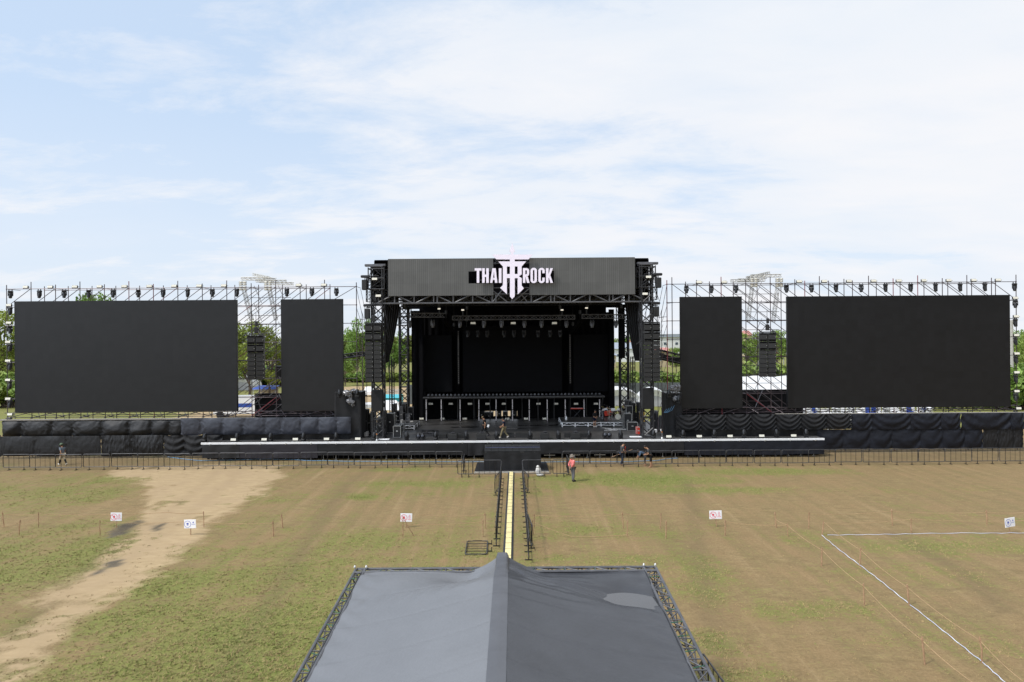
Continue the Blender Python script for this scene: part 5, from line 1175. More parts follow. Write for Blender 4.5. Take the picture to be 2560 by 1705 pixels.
# ------------------------------------------------------------------ risers with white truss legs
def riser(x0, x1, y0, y1, lab, h=.45):
    t = thing('platform_riser', lab, 'riser', ((x0+x1)/2, (y0+y1)/2, ZD), 'white-framed risers on the stage'); z = ZD
    m = MB(); m.bb(x0, x1, y0, y1, z+h-.05, z+h); m.build('top', M_deck, t)
    n = max(1, round((x1-x0)/1.22)); dx = (x1-x0)/n
    def panel(a, b):
        m = MB(); a, b = Vector(a), Vector(b)
        for zz in (z+.12, z+h-.08): m.bar(a+Vector((0, 0, zz)), b+Vector((0, 0, zz)), .026, 6)
        for p in (a, b): m.bar(p+Vector((0, 0, z)), p+Vector((0, 0, z+h-.06)), .03, 6)
        c = (a+b)/2; m.bar(a+Vector((0, 0, z+.12)), c+Vector((0, 0, z+h-.08)), .02, 5); m.bar(b+Vector((0, 0, z+.12)), c+Vector((0, 0, z+h-.08)), .02, 5); m.build('frame_panel', M_white, t)
    for k in range(n): panel((x0+dx*k+.03, y0-.02, 0), (x0+dx*(k+1)-.03, y0-.02, 0))
    for x in (x0-.02, x1+.02): panel((x, y0+.03, 0), (x, (y0+y1)/2-.03, 0)); panel((x, (y0+y1)/2+.03, 0), (x, y1-.03, 0))
xr0, xr1 = WX(1404, 64.2), WX(1558, 64.2); riser(xr0, xr1+.3, 64.2, 68.3, 'low riser with white truss sides carrying the drum kit')
riser(WX(966, 63), WX(1034, 63), 63, 66.5, 'low riser with white truss sides beside the path side tower')
# ------------------------------------------------------------------ backline and clutter
def case(c, size, lab, mt=None, group='flight cases on the stage', rz=0, name='flight_case'):
    x, y, z = c; t = thing(name, lab, 'case', (x, y, z), group); m = MB(); m.cbox((x, y, z+size[2]/2), size, .02, rz=rz); b = m.build('box', mt or M_case, t)
    m = MB(); Mz = Matrix.Rotation(rz, 3, 'Z')
    for i in (-1, 1):
        for j in (-1, 1): m.box(Vector((x, y, z+size[2]/2))+Mz @ Vector((i*size[0]/2, j*size[1]/2, 0)), (.035, .035, size[2]+.012), rz=rz)
        for k in (0, 1): m.box(Vector((x, y, z+k*size[2]))+Mz @ Vector((0, i*size[1]/2, 0)), (size[0]+.012, .035, .035), rz=rz)
    m.build('edging', M_gtruss if group and 'crowded' in group else M_alu, t); m = MB(); m.cbox(Vector((x, y, z+size[2]*.55))+Mz @ Vector((0, -size[1]/2-.008, 0)), (.16, .016, .10), .004, M=Mz); m.build('latch', M_alu, t); return t
def pt(px, py, z=ZD): return G(px, py, z)
p = pt(1597, 1087); case((p.x, p.y+.3, ZD), (.30, .5, .62), 'upright red case beside the foot of the drum side tower', M_red)
p = pt(1568, 1070); case((p.x, p.y, ZD), (.7, .7, 1.35), 'tall black flight case beside the drum riser')
p = pt(1583, 1078); case((p.x, p.y+.6, ZD), (.9, .6, .75), 'black flight case piled with coloured cables by the red case')
p = pt(1583, 1040, ZD+.5); case((p.x-.9, 65.6, ZD+.45), (.6, .5, 1.35), 'black equipment rack standing on the drum riser')
p = pt(988, 1082); case((p.x-.5, p.y+.5, ZD), (.8, .6, 1.7), 'tall black cabinet behind the path side tower')
p = pt(994, 1092); case((p.x, p.y, ZD), (.62, .62, .95), 'black amplifier case with cables on top, beside the path side tower')
p = pt(1004, 1080); case((p.x, p.y+.2, ZD), (.4, .4, .7), 'small black case beside the amplifier case')
p = pt(910, 1090); case((p.x, p.y, ZD), (.7, .5, .35), 'low pale-edged case at the foot of the path side tower', M_sack)
p = pt(1575, 1091); m = MB(); m.cbox((p.x+.4, 57.0, ZD+.03), (1.0, .5, .05), .01); m.build('white_board', M_white, label='thin white board lying before the red case', cat='board', group='white boards on the stage')
p = pt(975, 1092); m = MB(); m.cbox((p.x-.2, 56.6, ZD+.03), (.9, .5, .05), .01); m.build('white_board', M_white, label='thin white board lying beside the path side tower foot', cat='board', group='white boards on the stage')
def table(x, y, w_, d_, z, lab, items=8, base=ZD):
    t = thing('equipment_table', lab, 'table', (x, y, base), 'equipment tables on the stage'); m = MB(); m.cbox((x, y, z), (w_, d_, .05), .01); m.build('top', M_alu, t)
    for i in (-1, 1):
        for j in (-1, 1): m = MB(); m.bar((x+i*(w_/2-.05), y+j*(d_/2-.05), base), (x+i*(w_/2-.05), y+j*(d_/2-.05), z), .025, 6); m.build('leg', M_alu, t)
    return z+.025
zt = table(WX(968, 65), 65, 1.6, .8, ZD+1.05, 'metal table of small gear behind the path side tower'); zt2 = table(WX(1545, 66.2), 66.2, 1.4, .6, ZD+1.25, 'metal table of white boxes beside the drum kit', base=ZD+.45); zt3 = table(WX(1672, 60.5), 60.5, 1.0, .6, ZD+.9, 'metal table beside the drum side tower')
cl = random.Random(5); gear_mats = [M_sack, M_alu, M_case, M_case, M_blue, M_white, M_head]
def gear(cx_, cy_, z, n, wx, wy, where):
    for k in range(n):
        s = (cl.uniform(.12, .4), cl.uniform(.12, .35), cl.uniform(.08, .32)); x, y = cx_+(k/(max(1, n-1))-.5)*wx, cy_+cl.uniform(-wy, wy)
        mt = cl.choice(gear_mats); m = MB(); m.cbox((x, y, z+s[2]/2), s, .015, rz=cl.uniform(-.5, .5)); o = m.build('gear_box', mt, label=f'small {"pale" if mt in (M_sack, M_alu, M_white) else "blue" if mt is M_blue else "dark"} gear box, {ordn(k)} of those {where}', cat='box', group='small gear boxes '+where)
gear(WX(968, 65), 65, zt, 6, 1.3, .2, 'on the table behind the path side tower'); gear(WX(1545, 66.2), 66.2, zt2, 5, 1.1, .15, 'on the table beside the drum kit'); gear(WX(1672, 60.5), 60.5, zt3, 4, .8, .1, 'on the table past the drum side tower')
gear(WX(1005, 64.5), 64.5, ZD+.46, 5, 1.6, .5, 'on the riser behind the path side tower'); gear(WX(910, 60), 60, ZD+.01, 6, 2.2, .6, 'on the deck behind the path side array'); gear(WX(1650, 60), 60, ZD+.01, 6, 1.8, .6, 'on the deck past the drum side tower')
def cables(cx_, cy_, z, n, spread, lab, mt=M_rubber, r=.018):
    m = MB()
    for k in range(n):
        a = Vector((cx_+cl.uniform(-spread, spread), cy_+cl.uniform(-.5, .5), z+.02)); pts = [a]
        for q in range(7): a = a+Vector((cl.uniform(-.35, .35), cl.uniform(-.2, .2), cl.uniform(-.02, .03))); a.z = max(z+.02, a.z); pts.append(a)
        m.tube(pts, r, 5)
    m.build('cable_pile', mt, label=lab, cat='cables', group='loose cables on the stage')
for (px, py, lab, mt) in ((1535, 1074, 'tangle of white cable before the drum riser', M_sack), (1080, 1083, 'black cables on the deck beside the double lamp', M_rubber), (1280, 1088, 'black cables on the deck behind the man in khaki trousers', M_rubber), (940, 1086, 'black cables around the foot of the path side tower', M_rubber), (1620, 1086, 'black cables around the foot of the drum side tower', M_rubber), (1440, 1085, 'black cables beside the floor monitors before the drum riser', M_rubber)):
    q = pt(px, py); cables(q.x, q.y, ZD, 9, .5, lab, mt, .022)
for (px, py, lab) in ((950, 1096, 'small orange cone lamp by the path side tower'), (1648, 1092, 'small orange cone lamp by the drum side tower')):
    q = pt(px, py); t = thing('warning_lamp', lab, 'lamp', (q.x, 56.0, ZD), 'small orange lamps at the stage edge'); m = MB(); m.lathe([(.10, 0), (.10, .03), (.06, .10), (.02, .14)], (q.x, 56.0, ZD), 10); m.bar((q.x, 56.0, ZD+.12), (q.x, 56.0, ZD+.5), .014, 6); m.build('stand', M_alu, t); m = MB(); m.ball((q.x, 56.0, ZD+.54), .045, 8); m.build('lamp', M_orange, t)
q = pt(1586, 1052); ch_ = thing('padded_chair', 'ochre padded chair behind the flight cases by the drum side tower', 'chair', (q.x, 64.5, ZD)); m = MB(); m.cbox((q.x, 64.4, ZD+.95), (.5, .1, .75), .05); m.build('backrest', M_ochre, ch_); m = MB(); m.cbox((q.x, 64.1, ZD+.5), (.5, .5, .1), .04); m.build('seat', M_ochre, ch_)
for i in (-1, 1):
    for j in (-1, 1): m = MB(); m.bar((q.x+i*.2, 64.1+j*.2, ZD), (q.x+i*.2, 64.1+j*.2, ZD+.46), .022, 6); m.build('leg', M_head, ch_)
cz = random.Random(17)
for side, px0, px1, d0, n in (('path side', 902, 962, 59.5, 7), ('path side', 966, 1030, 68.0, 8), ('drum side', 1562, 1606, 67.0, 6), ('drum side', 1628, 1664, 61.0, 5)):
    for k in range(n):
        px = px0+(px1-px0)*(k+.5)/n; d = d0+cz.uniform(-.5, 1.2); z = ZD if (d < 72) else 0
        mt = cz.choice([M_case, M_case, M_cab, M_drape, M_gtruss, M_sheet]); h = cz.uniform(.8, 2.3) if mt is not M_sheet else cz.uniform(.5, 1.0); wd = (px1-px0)/n*d/F*cz.uniform(.9, 1.5)
        case((WX(px, d), d, z), (wd, cz.uniform(.5, .8), h), f'{"grey" if mt in (M_gtruss, M_sheet) else "dark"} case, {ordn(k)} in the crowded row {"next to the draped stack" if px0 == 902 else "before the path side back tower" if px0 == 966 else "behind the ochre chair" if px0 == 1562 else "past the drum side tower"}', mt, 'crowded cases beside the stage', cz.uniform(-.2, .2))
for k, (px, w_, h_) in enumerate(((1203, 14, .75), (1221, 22, .5), (1247, 10, .95), (1262, 12, .55), (1283, 16, .7))): case((WX(px, 74), 74, 1.0), (w_*74/F, .8, h_+.45), 'dark case beyond the bright gap under the back riser, '+ordn(k)+' from the path side', M_case, 'dark cases beyond the gap under the riser')
# drum kit
zk = ZD+.45; dx, dy = WX(1540, 65.6), 65.6
dk_ = thing('drum_kit', 'drum kit with pale drum heads and brass cymbals on the white-sided riser', 'drum kit', (dx, dy, zk))
m = MB(); m.lathe([(.30, -.22), (.31, 0), (.30, .22)], (dx+.1, dy, zk+.32), 18, Matrix.Rotation(R(90), 3, 'X')); b = m.build('bass_drum', M_drum, dk_); m = MB(); m.lathe([(.285, .221), (.28, .226)], (dx+.1, dy, zk+.32), 18, Matrix.Rotation(R(90), 3, 'X')); m.build('drum_head', M_skinhead, b)
for (ox, oy, z, r, h) in ((-.1, 0, .68, .15, .2), (.28, 0, .70, .16, .22), (-.42, .35, .48, .18, .15), (.62, .3, .40, .2, .35)):
    m = MB(); m.lathe([(r, 0), (r, h)], (dx+ox, dy+oy, zk+z), 14); b = m.build('drum', M_drum, dk_); m = MB(); m.lathe([(r*.96, h+.003), (r*.94, h+.008)], (dx+ox, dy+oy, zk+z), 14); m.build('drum_head', M_skinhead, b); m = MB(); m.bar((dx+ox, dy+oy+r, zk), (dx+ox, dy+oy+r, zk+z+.05), .015, 5); m.build('stand', M_alu, dk_)
for (ox, oy, z, r, t_) in ((-.75, .1, 1.1, .24, 10), (.9, .2, 1.15, .26, -12), (-.6, .5, .85, .18, 0), (-1.3, .0, 1.25, .22, 14)):
    m = MB(); m.lathe([(.02, .03), (r*.25, .022), (r, 0), (r, -.004)], (dx+ox, dy+oy, zk+z), 16, Matrix.Rotation(R(t_), 3, 'Y')); m.build('cymbal', M_gold, dk_); m = MB(); m.bar((dx+ox, dy+oy, zk), (dx+ox, dy+oy, zk+z), .012, 5)
    for a in (0, 2.1, 4.2): m.bar((dx+ox, dy+oy, zk+.3), (dx+ox+.22*math.cos(a), dy+oy+.22*math.sin(a), zk), .01, 5)
    m.build('stand', M_alu, dk_)
# keyboard with a red body on a stand, and boxes around it
kx = WX(1441, 67); kb = thing('keyboard', 'red keyboard on a black stand on the drum riser', 'keyboard', (kx, 67, zk)); m = MB(); m.cbox((kx, 67, zk+.98), (1.25, .35, .09), .02); m.build('body', M_red, kb); m = MB(); m.cbox((kx, 66.9, zk+1.03), (1.1, .14, .012), .003); m.build('keys', M_white, kb); m = MB(); m.bar((kx-.45, 67, zk), (kx+.45, 67, zk+.93), .025, 6); m.bar((kx+.45, 67.03, zk), (kx-.45, 67.03, zk+.93), .025, 6); m.build('stand', M_head, kb)
m = MB(); m.cbox((WX(1520, 68), 68, zk+.42), (.85, .3, .5), .03, M=Matrix.Rotation(R(-12), 3, 'Y')); m.build('instrument_case', M_red, label='red instrument case leaning behind the bending person', cat='case')
def micstand(x, y, z0, lab):
    t = thing('microphone_stand', lab, 'stand', (x, y, z0), 'microphone stands on the stage'); m = MB()
    for a in (.3, 2.4, 4.5): m.bar((x, y, z0+.06), (x+.28*math.cos(a), y+.28*math.sin(a), z0), .012, 5)
    m.bar((x, y, z0), (x, y, z0+1.35), .013, 6); m.build('stand', M_alu, t); m = MB(); m.bar((x, y, z0+1.33), (x-.5, y-.1, z0+1.5), .010, 5); m.ball((x-.53, y-.1, z0+1.51), .035, 8); m.build('boom', M_head, t)
micstand(WX(1523, 65.2), 65.2, zk, 'microphone stand on the drum riser, nearest the bending person'); micstand(WX(1553, 64.6), 64.6, zk, 'microphone stand before the drum kit'); micstand(WX(940, 62), 62, ZD, 'microphone stand behind the path side tower')
for (px, z, lab) in ((1414, .35, 'white bottle at the front of the drum riser'),): m = MB(); m.lathe([(.10, 0), (.11, .04), (.1, .2), (.05, .28), (.05, .36)], (WX(px, 66), 66, zk), 10); m.build('bottle', M_white, label=lab, cat='bottle')
# ---- black draped stacks at the inner ends of the wings, with lamps wrapped in plastic on top
def stack(px0, px1, d, z1, lab, bags):
    x0, x1 = WX(px0, d), WX(px1, d); t = thing('draped_stack', lab, 'stack', ((x0+x1)/2, d+.8, ZD-.12), 'black draped stacks beside the stage'); m = MB(); m.bb(x0+.05, x1-.05, d+.05, d+1.6, 0, z1-.05); m.build('core', M_void, t)
    m = MB(); per = [(x0, d+1.6), (x0, d), (x1, d), (x1, d+1.6)]
    def f(u, v):
        s = u*3; k = min(2, int(s)); a, b = per[k], per[k+1]; tt = s-k; x, y = a[0]+(b[0]-a[0])*tt, a[1]+(b[1]-a[1])*tt; o = .05*math.sin(u*40+2*v)*(1-.6*v)+.03*float(fbm(u*9, v*4, 3)); return (x+(o if k != 1 else 0)*(-1 if k == 0 else 1), y-(o if k == 1 else 0), .1+(z1-.1)*v)
    m.grid(f, 60, 16); m.build('drape', M_drape, t, smooth=True); m = MB(); m.bb(x0-.02, x1+.02, d-.02, d+1.62, z1, z1+.06); m.build('top', M_case, t)
    for i, (px, py, s) in enumerate(bags):
        c = W(px, py, d-.1); m = MB(); m.ball((0, 0, 0), (s*.8, s*.6, s*.55), 11, jit=.42); m.ball((s*.6, 0, -s*.4), (s*.45, s*.4, s*.6), 9, jit=.45); m.v = [(a+c.x, b+c.y, e+c.z) for a, b, e in m.v]
        m.build('plastic_cover', M_sheet, label='crumpled clear plastic over a lamp, '+ordn(i)+(' on the stack on the dirt path side' if px < 1280 else ' on the stack past the drum side tower'), cat='plastic cover', group='plastic covers on the draped stacks')
stack(836, 903, 57.6, 5.35, 'black draped stack at the path side end of the stage', [(868, 983, .42), (884, 977, .3), (875, 1003, .38)]); stack(1664, 1704, 57.7, 5.05, 'black draped stack past the drum side tower', [(1683, 970, .4), (1692, 966, .35), (1688, 996, .34)])
for i, (px, py) in enumerate(((849, 985), (893, 984), (1672, 985), (1697, 1000))):
    c = W(px, py, 57.2); MHU.put((c.x, c.y, c.z-.3), rs.uniform(-1, 1), 'black moving head light, '+['outer one on the path side stack', 'inner one on the path side stack', 'inner one on the drum side stack', 'outer one on the drum side stack'][i], 'moving heads on the draped stacks')
m = MB()
for k in range(4): a = W(1660+k*2, 1032, 57.0); m.tube([a, a+Vector((.15+.1*k, 0, .2)), a+Vector((.25+.15*k, .1, .3+.1*k))], .013, 5)
m.build('blue_straps', M_blue, label='blue straps tied at the inner end of the scalloped cloth', cat='straps')
# black cloth enclosures seen in the scaffold gaps
def enclosure(pa, pb, y0, y1, d, lab):
    A, B = W(pa, y0, d), W(pb, y1, d); t = thing('cloth_enclosure', lab, 'enclosure', ((A.x+B.x)/2, d+1.2, B.z), 'black cloth enclosures behind the scaffolds')
    def f(u, v): return (A.x+(B.x-A.x)*u, d-.08*float(fbm(u*8, v*5, 3))-.03*math.sin(u*30), B.z+(A.z-B.z)*v+.05*math.sin(u*9)*v)
    m = MB(); m.grid(f, 50, 16); m.build('front_cloth', M_drape, t, smooth=True); m = MB(); m.bb(A.x+.02, B.x-.02, d+.02, d+2.2, 0, A.z-.12); m.build('body', M_void, t)
    m = MB(); m.bar((A.x, d-.1, A.z-.3), (B.x, d-.1, A.z-.3), .03, 6)
    m.bar((A.x, d-.12, A.z+.05), (B.x, d-.12, A.z+.05), .025, 6); m.build('rail', M_scaf, t)
enclosure(637, 880, 985, 1060, 61.2, 'black cloth enclosure behind the scaffold gap on the path side'); enclosure(1690, 2008, 977, 1060, 61.2, 'black cloth enclosure behind the scaffold gap on the white tape side')
x = WX(697, 60.6); m = MB(); m.cbox((x, 60.6, W(697, 930, 60.6).z), (.55, .5, 1.1), .05); m.build('winch_box', M_head, label='black winch box at the edge of the narrow screen behind the path', cat='box')
# stacked pallets, crates and folded barriers seen under the big screen behind the tape
cr_r = random.Random(11)
for i in range(26):
    px = 2012+i*12.4+cr_r.uniform(-3, 3); d = cr_r.uniform(72, 80); blue = cr_r.random() < .28; wd = cr_r.uniform(.7, 1.3); zc = 2.35+cr_r.uniform(-.2, .25); x = WX(px, d)
    t = thing('stacked_chairs', f'{"blue" if blue else "white"} stack of plastic chairs, {ordn(i)} along the row behind the big screen past the tape', 'chairs', (x, d, 0), 'stacks of plastic chairs behind the big screen'); mt = M_royal if blue else M_white
    m = MB()
    for k in range(9): z = .45+k*.16; m.cbox((x, d, z), (.5, .5, .035), .01, M=Matrix.Rotation(R(6), 3, 'X')); m.cbox((x, d+.27, z+.28), (.5, .04, .36), .01, M=Matrix.Rotation(R(-10), 3, 'X'))
    m.build('seats', mt, t)
    for a in (-1, 1):
        for b_ in (-1, 1): m = MB(); m.bar((x+a*.25, d+b_*.25, 0), (x+a*.22, d+b_*.2, .5), .025, 5); m.build('leg', mt, t)
# ------------------------------------------------------------------ people
def person(label, loc, yaw, pose, clothes, H=1.7, hair=True, group=None):
    """pose: joint overrides in a figure 1.7 m tall facing +Y, x to its right; lean bends the trunk at the hips"""
    k = H/1.7; t = thing('person', label, 'person', loc, group, yaw); ORG[t.name] = Vector((0, 0, 0))
    J = dict(pel=(0, 0, .93), sp=(0, .0, 1.10), ch=(0, .01, 1.28), nk=(0, .0, 1.44), hb=(0, .02, 1.51), hm=(0, .025, 1.60), ht=(0, .015, 1.665), nose=(0, .125, 1.585), ch2=(0, .09, 1.53),
             shl=(-.175, 0, 1.38), shr=(.175, 0, 1.38), ell=(-.23, -.03, 1.10), elr=(.23, -.03, 1.10), wrl=(-.23, .06, .86), wrr=(.23, .06, .86),
             hil=(-.09, 0, .88), hir=(.09, 0, .88), knl=(-.10, .02, .48), knr=(.10, .02, .48), anl=(-.10, -.03, .085), anr=(.10, -.03, .085), tol=(-.12, .13, .03), tor=(.12, .13, .03))
    ln = R(pose.get('lean', 0)); hd = R(pose.get('nod', 0)); M = Matrix.Rotation(-ln, 3, 'X'); MN = Matrix.Rotation(-hd, 3, 'X'); pv = Vector(J['pel'])
    for n in ('sp', 'ch', 'nk', 'hb', 'hm', 'ht', 'nose', 'ch2', 'shl', 'shr', 'ell', 'elr', 'wrl', 'wrr'):
        v = Vector(J[n])
        if n in ('hb', 'hm', 'ht', 'nose', 'ch2'): v = MN @ (v-Vector(J['nk']))+Vector(J['nk'])
        J[n] = tuple(M @ (v-pv)+pv)
    for n, v in pose.items():
        if n in J: J[n] = v
    J = {n: Vector(v)*k for n, v in J.items()}
    RR = dict(pel=(.135, .115), sp=(.125, .10), ch=(.145, .105), nk=(.052, .055), hb=(.06, .07), hm=(.075, .095), ht=(.055, .075), nose=(.014, .014), ch2=(.034, .03), sh=.062, el=.040, wr=.026, hi=.082, kn=.054, an=.036, to=.034)
    def skin(name, chains, rad, mt, par, root, sub=1):
        ids = {}; vs = []; es = []; rs_ = []
        for c in chains:
            for a, b in zip(c[:-1], c[1:]):
                for q in (a, b):
                    if q not in ids: ids[q] = len(vs); vs.append(tuple(PJ[q])); rs_.append(rad(q))
                if a != b: es.append((ids[a], ids[b]))
        me_ = bpy.data.meshes.new(name); me_.from_pydata(vs, es, []); me_.materials.append(mt); o = bpy.data.objects.new(name, me_); COL.objects.link(o); link_child(o, par); ORG[o.name] = Vector((0, 0, 0))
        md = o.modifiers.new('skin', 'SKIN'); md.use_smooth_shade = True
        sl = me_.skin_vertices[0].data if len(me_.skin_vertices) else None
        if sl:
            for i, r in enumerate(rs_): sl[i].radius = (r[0]*k, r[1]*k) if hasattr(r, '__len__') else (r*k, r*k); sl[i].use_root = (i == ids[root])
        md2 = o.modifiers.new('subdivision', 'SUBSURF'); md2.levels = sub; md2.render_levels = sub; return o
    PJ = dict(J); chains = [('pel', 'sp', 'ch', 'nk', 'hb', 'hm', 'ht'), ('hm', 'nose'), ('hb', 'ch2'), ('ch', 'shl', 'ell', 'wrl'), ('ch', 'shr', 'elr', 'wrr'), ('pel', 'hil', 'knl', 'anl', 'tol'), ('pel', 'hir', 'knr', 'anr', 'tor')]
    fing = {}
    for s, sg in (('l', -1), ('r', 1)):
        w_, e_ = J['wr'+s], J['el'+s]; d = (w_-e_).normalized(); side = d.cross(Vector((sg, 0, 0)));  side = side.normalized() if side.length > .1 else Vector((0, 1, 0)); inw = d.cross(side).normalized()
        PJ['pa'+s] = w_+d*.075*k; fing['pa'+s] = (.036, .018); chains.append(('wr'+s, 'pa'+s))
        for f, (off, l) in enumerate(((.03, .065), (.010, .075), (-.010, .07), (-.03, .055))):
            for q, fr in ((0, .02), (1, .55), (2, 1)): n = f'f{s}{f}{q}'; PJ[n] = PJ['pa'+s]+(side*off+d*l*fr+inw*(-.018*fr*fr))*k if q else PJ['pa'+s]+(side*off*.9+d*.012)*k; fing[n] = .0095-.0012*q
            chains.append(('pa'+s, f'f{s}{f}0', f'f{s}{f}1', f'f{s}{f}2'))
        PJ['t0'+s] = w_+(d*.03+side*.036)*k; PJ['t1'+s] = w_+(d*.075+side*.055)*k; fing['t0'+s] = .013; fing['t1'+s] = .010; chains.append(('wr'+s, 't0'+s, 't1'+s))
    for s, sg in (('l', -1), ('r', 1)):
        PJ['ea'+s] = J['hm']+M @ Vector((sg*.098, -.005, .0))*k; fing['ea'+s] = (.012, .022); chains.append(('hm', 'ea'+s))
    def rad(q):
        if q in fing: return fing[q]
        return RR.get(q) or RR[q[:2]]
    body = skin('body', chains, rad, M_skin, t, 'pel')
    sleeve = clothes.get('sleeve', .6); leg = clothes.get('leg', 1.0)
    PJ = dict(J); PJ['waist'] = J['pel']+(J['sp']-J['pel'])*(-.25)
    for s in 'lr':
        PJ['sl'+s] = J['sh'+s].lerp(J['el'+s], min(1, sleeve)) if sleeve <= 1 else J['el'+s].lerp(J['wr'+s], sleeve-1)
        PJ['lg'+s] = J['kn'+s].lerp(J['an'+s], leg) if leg > 0 else J['hi'+s].lerp(J['kn'+s], 1+leg)
    PJ['col'] = J['ch'].lerp(J['nk'], .72)
    SR = dict(waist=(.165, .135), sp=(.155, .125), ch=(.172, .13), col=(.075, .075), sh=.085, el=.064, sl=.062 if sleeve <= 1 else .05)
    ch_ = [('waist', 'sp', 'ch', 'col')]+[(('ch', 'sh'+s, 'el'+s, 'sl'+s) if sleeve > 1 else ('ch', 'sh'+s, 'sl'+s)) for s in 'lr']
    skin('shirt', ch_, lambda q: SR.get(q) or SR[q[:2]], clothes['shirt'], t, 'ch')
    PR = dict(pel=(.160, .135), hi=.108, kn=.078, lg=.062 if leg > .3 else .095)
    pl = [('pel', 'hi'+s)+(('kn'+s,) if leg > 0 else ())+('lg'+s,) for s in 'lr']; skin('trousers', pl, lambda q: PR.get(q) or PR[q[:2]], clothes['pants'], t, 'pel')
    if clothes.get('socks'):
        for s in 'lr': m = MB(); m.tube([J['kn'+s].lerp(J['an'+s], .05), J['kn'+s].lerp(J['an'+s], .4), J['an'+s]], [.062*k, .066*k, .048*k], 10); m.build('leggings', clothes['socks'], t, smooth=True)
    if clothes.get('shoes'):
        for s in 'lr':
            a, b = J['an'+s], J['to'+s]; c = a.lerp(b, .45); dv = (b-a); dv.z = 0; ang = math.atan2(dv.y, dv.x); MM = Matrix.Rotation(ang, 3, 'Z') @ Matrix.Rotation(-math.asin(max(-1, min(1, (b-a).z/((b-a).length+1e-6)+.28))), 3, 'Y')
            m = MB(); m.ball(c-Vector((0, 0, .005)), (.145*k, .055*k, .055*k), 12, MM); m.build('shoe', clothes['shoes'], t, smooth=True)
    up = (J['ht']-J['hb']).normalized(); fw = (J['nose']-J['hm']).normalized(); rt = fw.cross(up).normalized(); fw = up.cross(rt); HM = Matrix((rt, fw, up)).transposed()
    if hair: m = MB(); m.ball(J['hm']+HM @ Vector((0, -.022, .028))*k, (.092*k, .105*k, .10*k), 14, HM, jit=.05); m.build('hair', M_hair, t, smooth=True)
    for s in (-1, 1): m = MB(); m.ball(J['hm']+HM @ Vector((s*.034, .082, .0))*k, (.013*k, .010*k, .009*k), 8, HM); m.build('eye', M_hair, t)
    m = MB(); m.ball(J['hm']+HM @ Vector((0, .078, -.055))*k, (.026*k, .012*k, .008*k), 8, HM); m.build('mouth', mat('lips_'+t.name, (.28, .09, .07), .5, .4, 0, .1), t)
    if clothes.get('hat'): m = MB(); m.lathe([(.19, -.01), (.195, 0), (.115, .025), (.108, .10), (.08, .135), (.01, .145)], J['hm']+HM @ Vector((0, 0, .045))*k, 18, HM); m.build('hat', clothes['hat'], t, smooth=True)
    if clothes.get('cap'): m = MB(); m.lathe([(.108, -.01), (.11, .03), (.085, .085), (.01, .11)], J['hm']+HM @ Vector((0, 0, .03))*k, 16, HM); m.cbox(J['hm']+HM @ Vector((0, .13, .035))*k, (.15*k, .12*k, .015*k), .005, M=HM); m.build('cap', clothes['cap'], t, smooth=True)
    return t, J
cm = lambda n, c, v=.15, r=.8: mat(n, c, r, .2, 0, v, 6)
C_grey = cm('grey_tshirt', (.14, .16, .19)); C_beige = cm('beige_shorts', (.45, .38, .27)); C_olive = cm('olive_hat', (.10, .14, .09)); C_blk = cm('black_garment', (.012, .012, .013)); C_nvy = cm('navy_garment', (.008, .011, .03)); C_khaki = cm('khaki_trousers', (.22, .18, .10)); C_jean = cm('dark_jeans', (.025, .03, .045)); C_gtr = cm('grey_trousers', (.12, .12, .13)); C_shoe = cm('white_shoes', (.62, .58, .52)); C_dshoe = cm('dark_shoes', (.02, .02, .025)); C_lgrey = cm('light_grey_shirt', (.42, .42, .43)); C_dgrey = cm('charcoal_shirt', (.05, .052, .055)); C_denim = cm('denim_shirt', (.07, .11, .17)); C_ghat = cm('grey_brown_hat', (.20, .17, .14)); C_capb = cm('brown_cap', (.16, .11, .06))
def striped():
    m = bpy.data.materials.new('red_white_stripes'); m.use_nodes = True; T = m.node_tree; p = T.nodes['Principled BSDF']; tc = T.nodes.new('ShaderNodeTexCoord'); sx = T.nodes.new('ShaderNodeSeparateXYZ'); T.links.new(tc.outputs['Object'], sx.inputs[0])
    ph = math_n('FRACT', math_n('ADD', math_n('MULTIPLY', sx.outputs[2], 12.5, tree=T), math_n('MULTIPLY', sx.outputs[0], 2.0, tree=T), tree=T), tree=T)
    T.links.new(mix_n(ramp_n(ph, [(.70, 0), (.74, 1), (.92, 1), (.96, 0)], T), (.62, .06, .05), (.66, .55, .52), T), p.inputs['Base Color']); p.inputs['Roughness'].default_value = .8; return m
WALK = dict(knl=(-.09, .20, .50), anl=(-.09, .30, .10), tol=(-.10, .46, .05), knr=(.10, -.06, .48), anr=(.10, -.34, .16), tor=(.11, -.24, .03), hil=(-.09, .02, .88), hir=(.09, -.02, .88), ell=(-.24, -.16, 1.12), wrl=(-.25, -.12, .87), elr=(.24, .10, 1.12), wrr=(.24, .26, .93))
g = G(157, 1163); person('person in a green hat, grey shirt and beige shorts walking behind the barriers', (g.x, g.y, 0), R(62), dict(WALK, lean=8, nod=14), dict(shirt=C_grey, pants=C_beige, hat=C_olive, leg=.15, socks=C_blk, shoes=C_shoe, sleeve=.75), 1.68)
g = G(1432, 1204); person('person in a red striped shirt and sun hat standing on the grass watching the workers', (g.x, g.y, 0), R(-62), dict(lean=-2, nod=-12, ell=(-.25, -.14, 1.12), elr=(.25, -.14, 1.12), wrl=(-.08, -.20, .92), wrr=(.06, -.20, .90), anl=(-.10, .06, .085), knl=(-.11, .06, .48), tol=(-.12, .22, .03)), dict(shirt=striped(), pants=C_gtr, hat=C_ghat, shoes=C_dshoe, sleeve=1.7), 1.78)
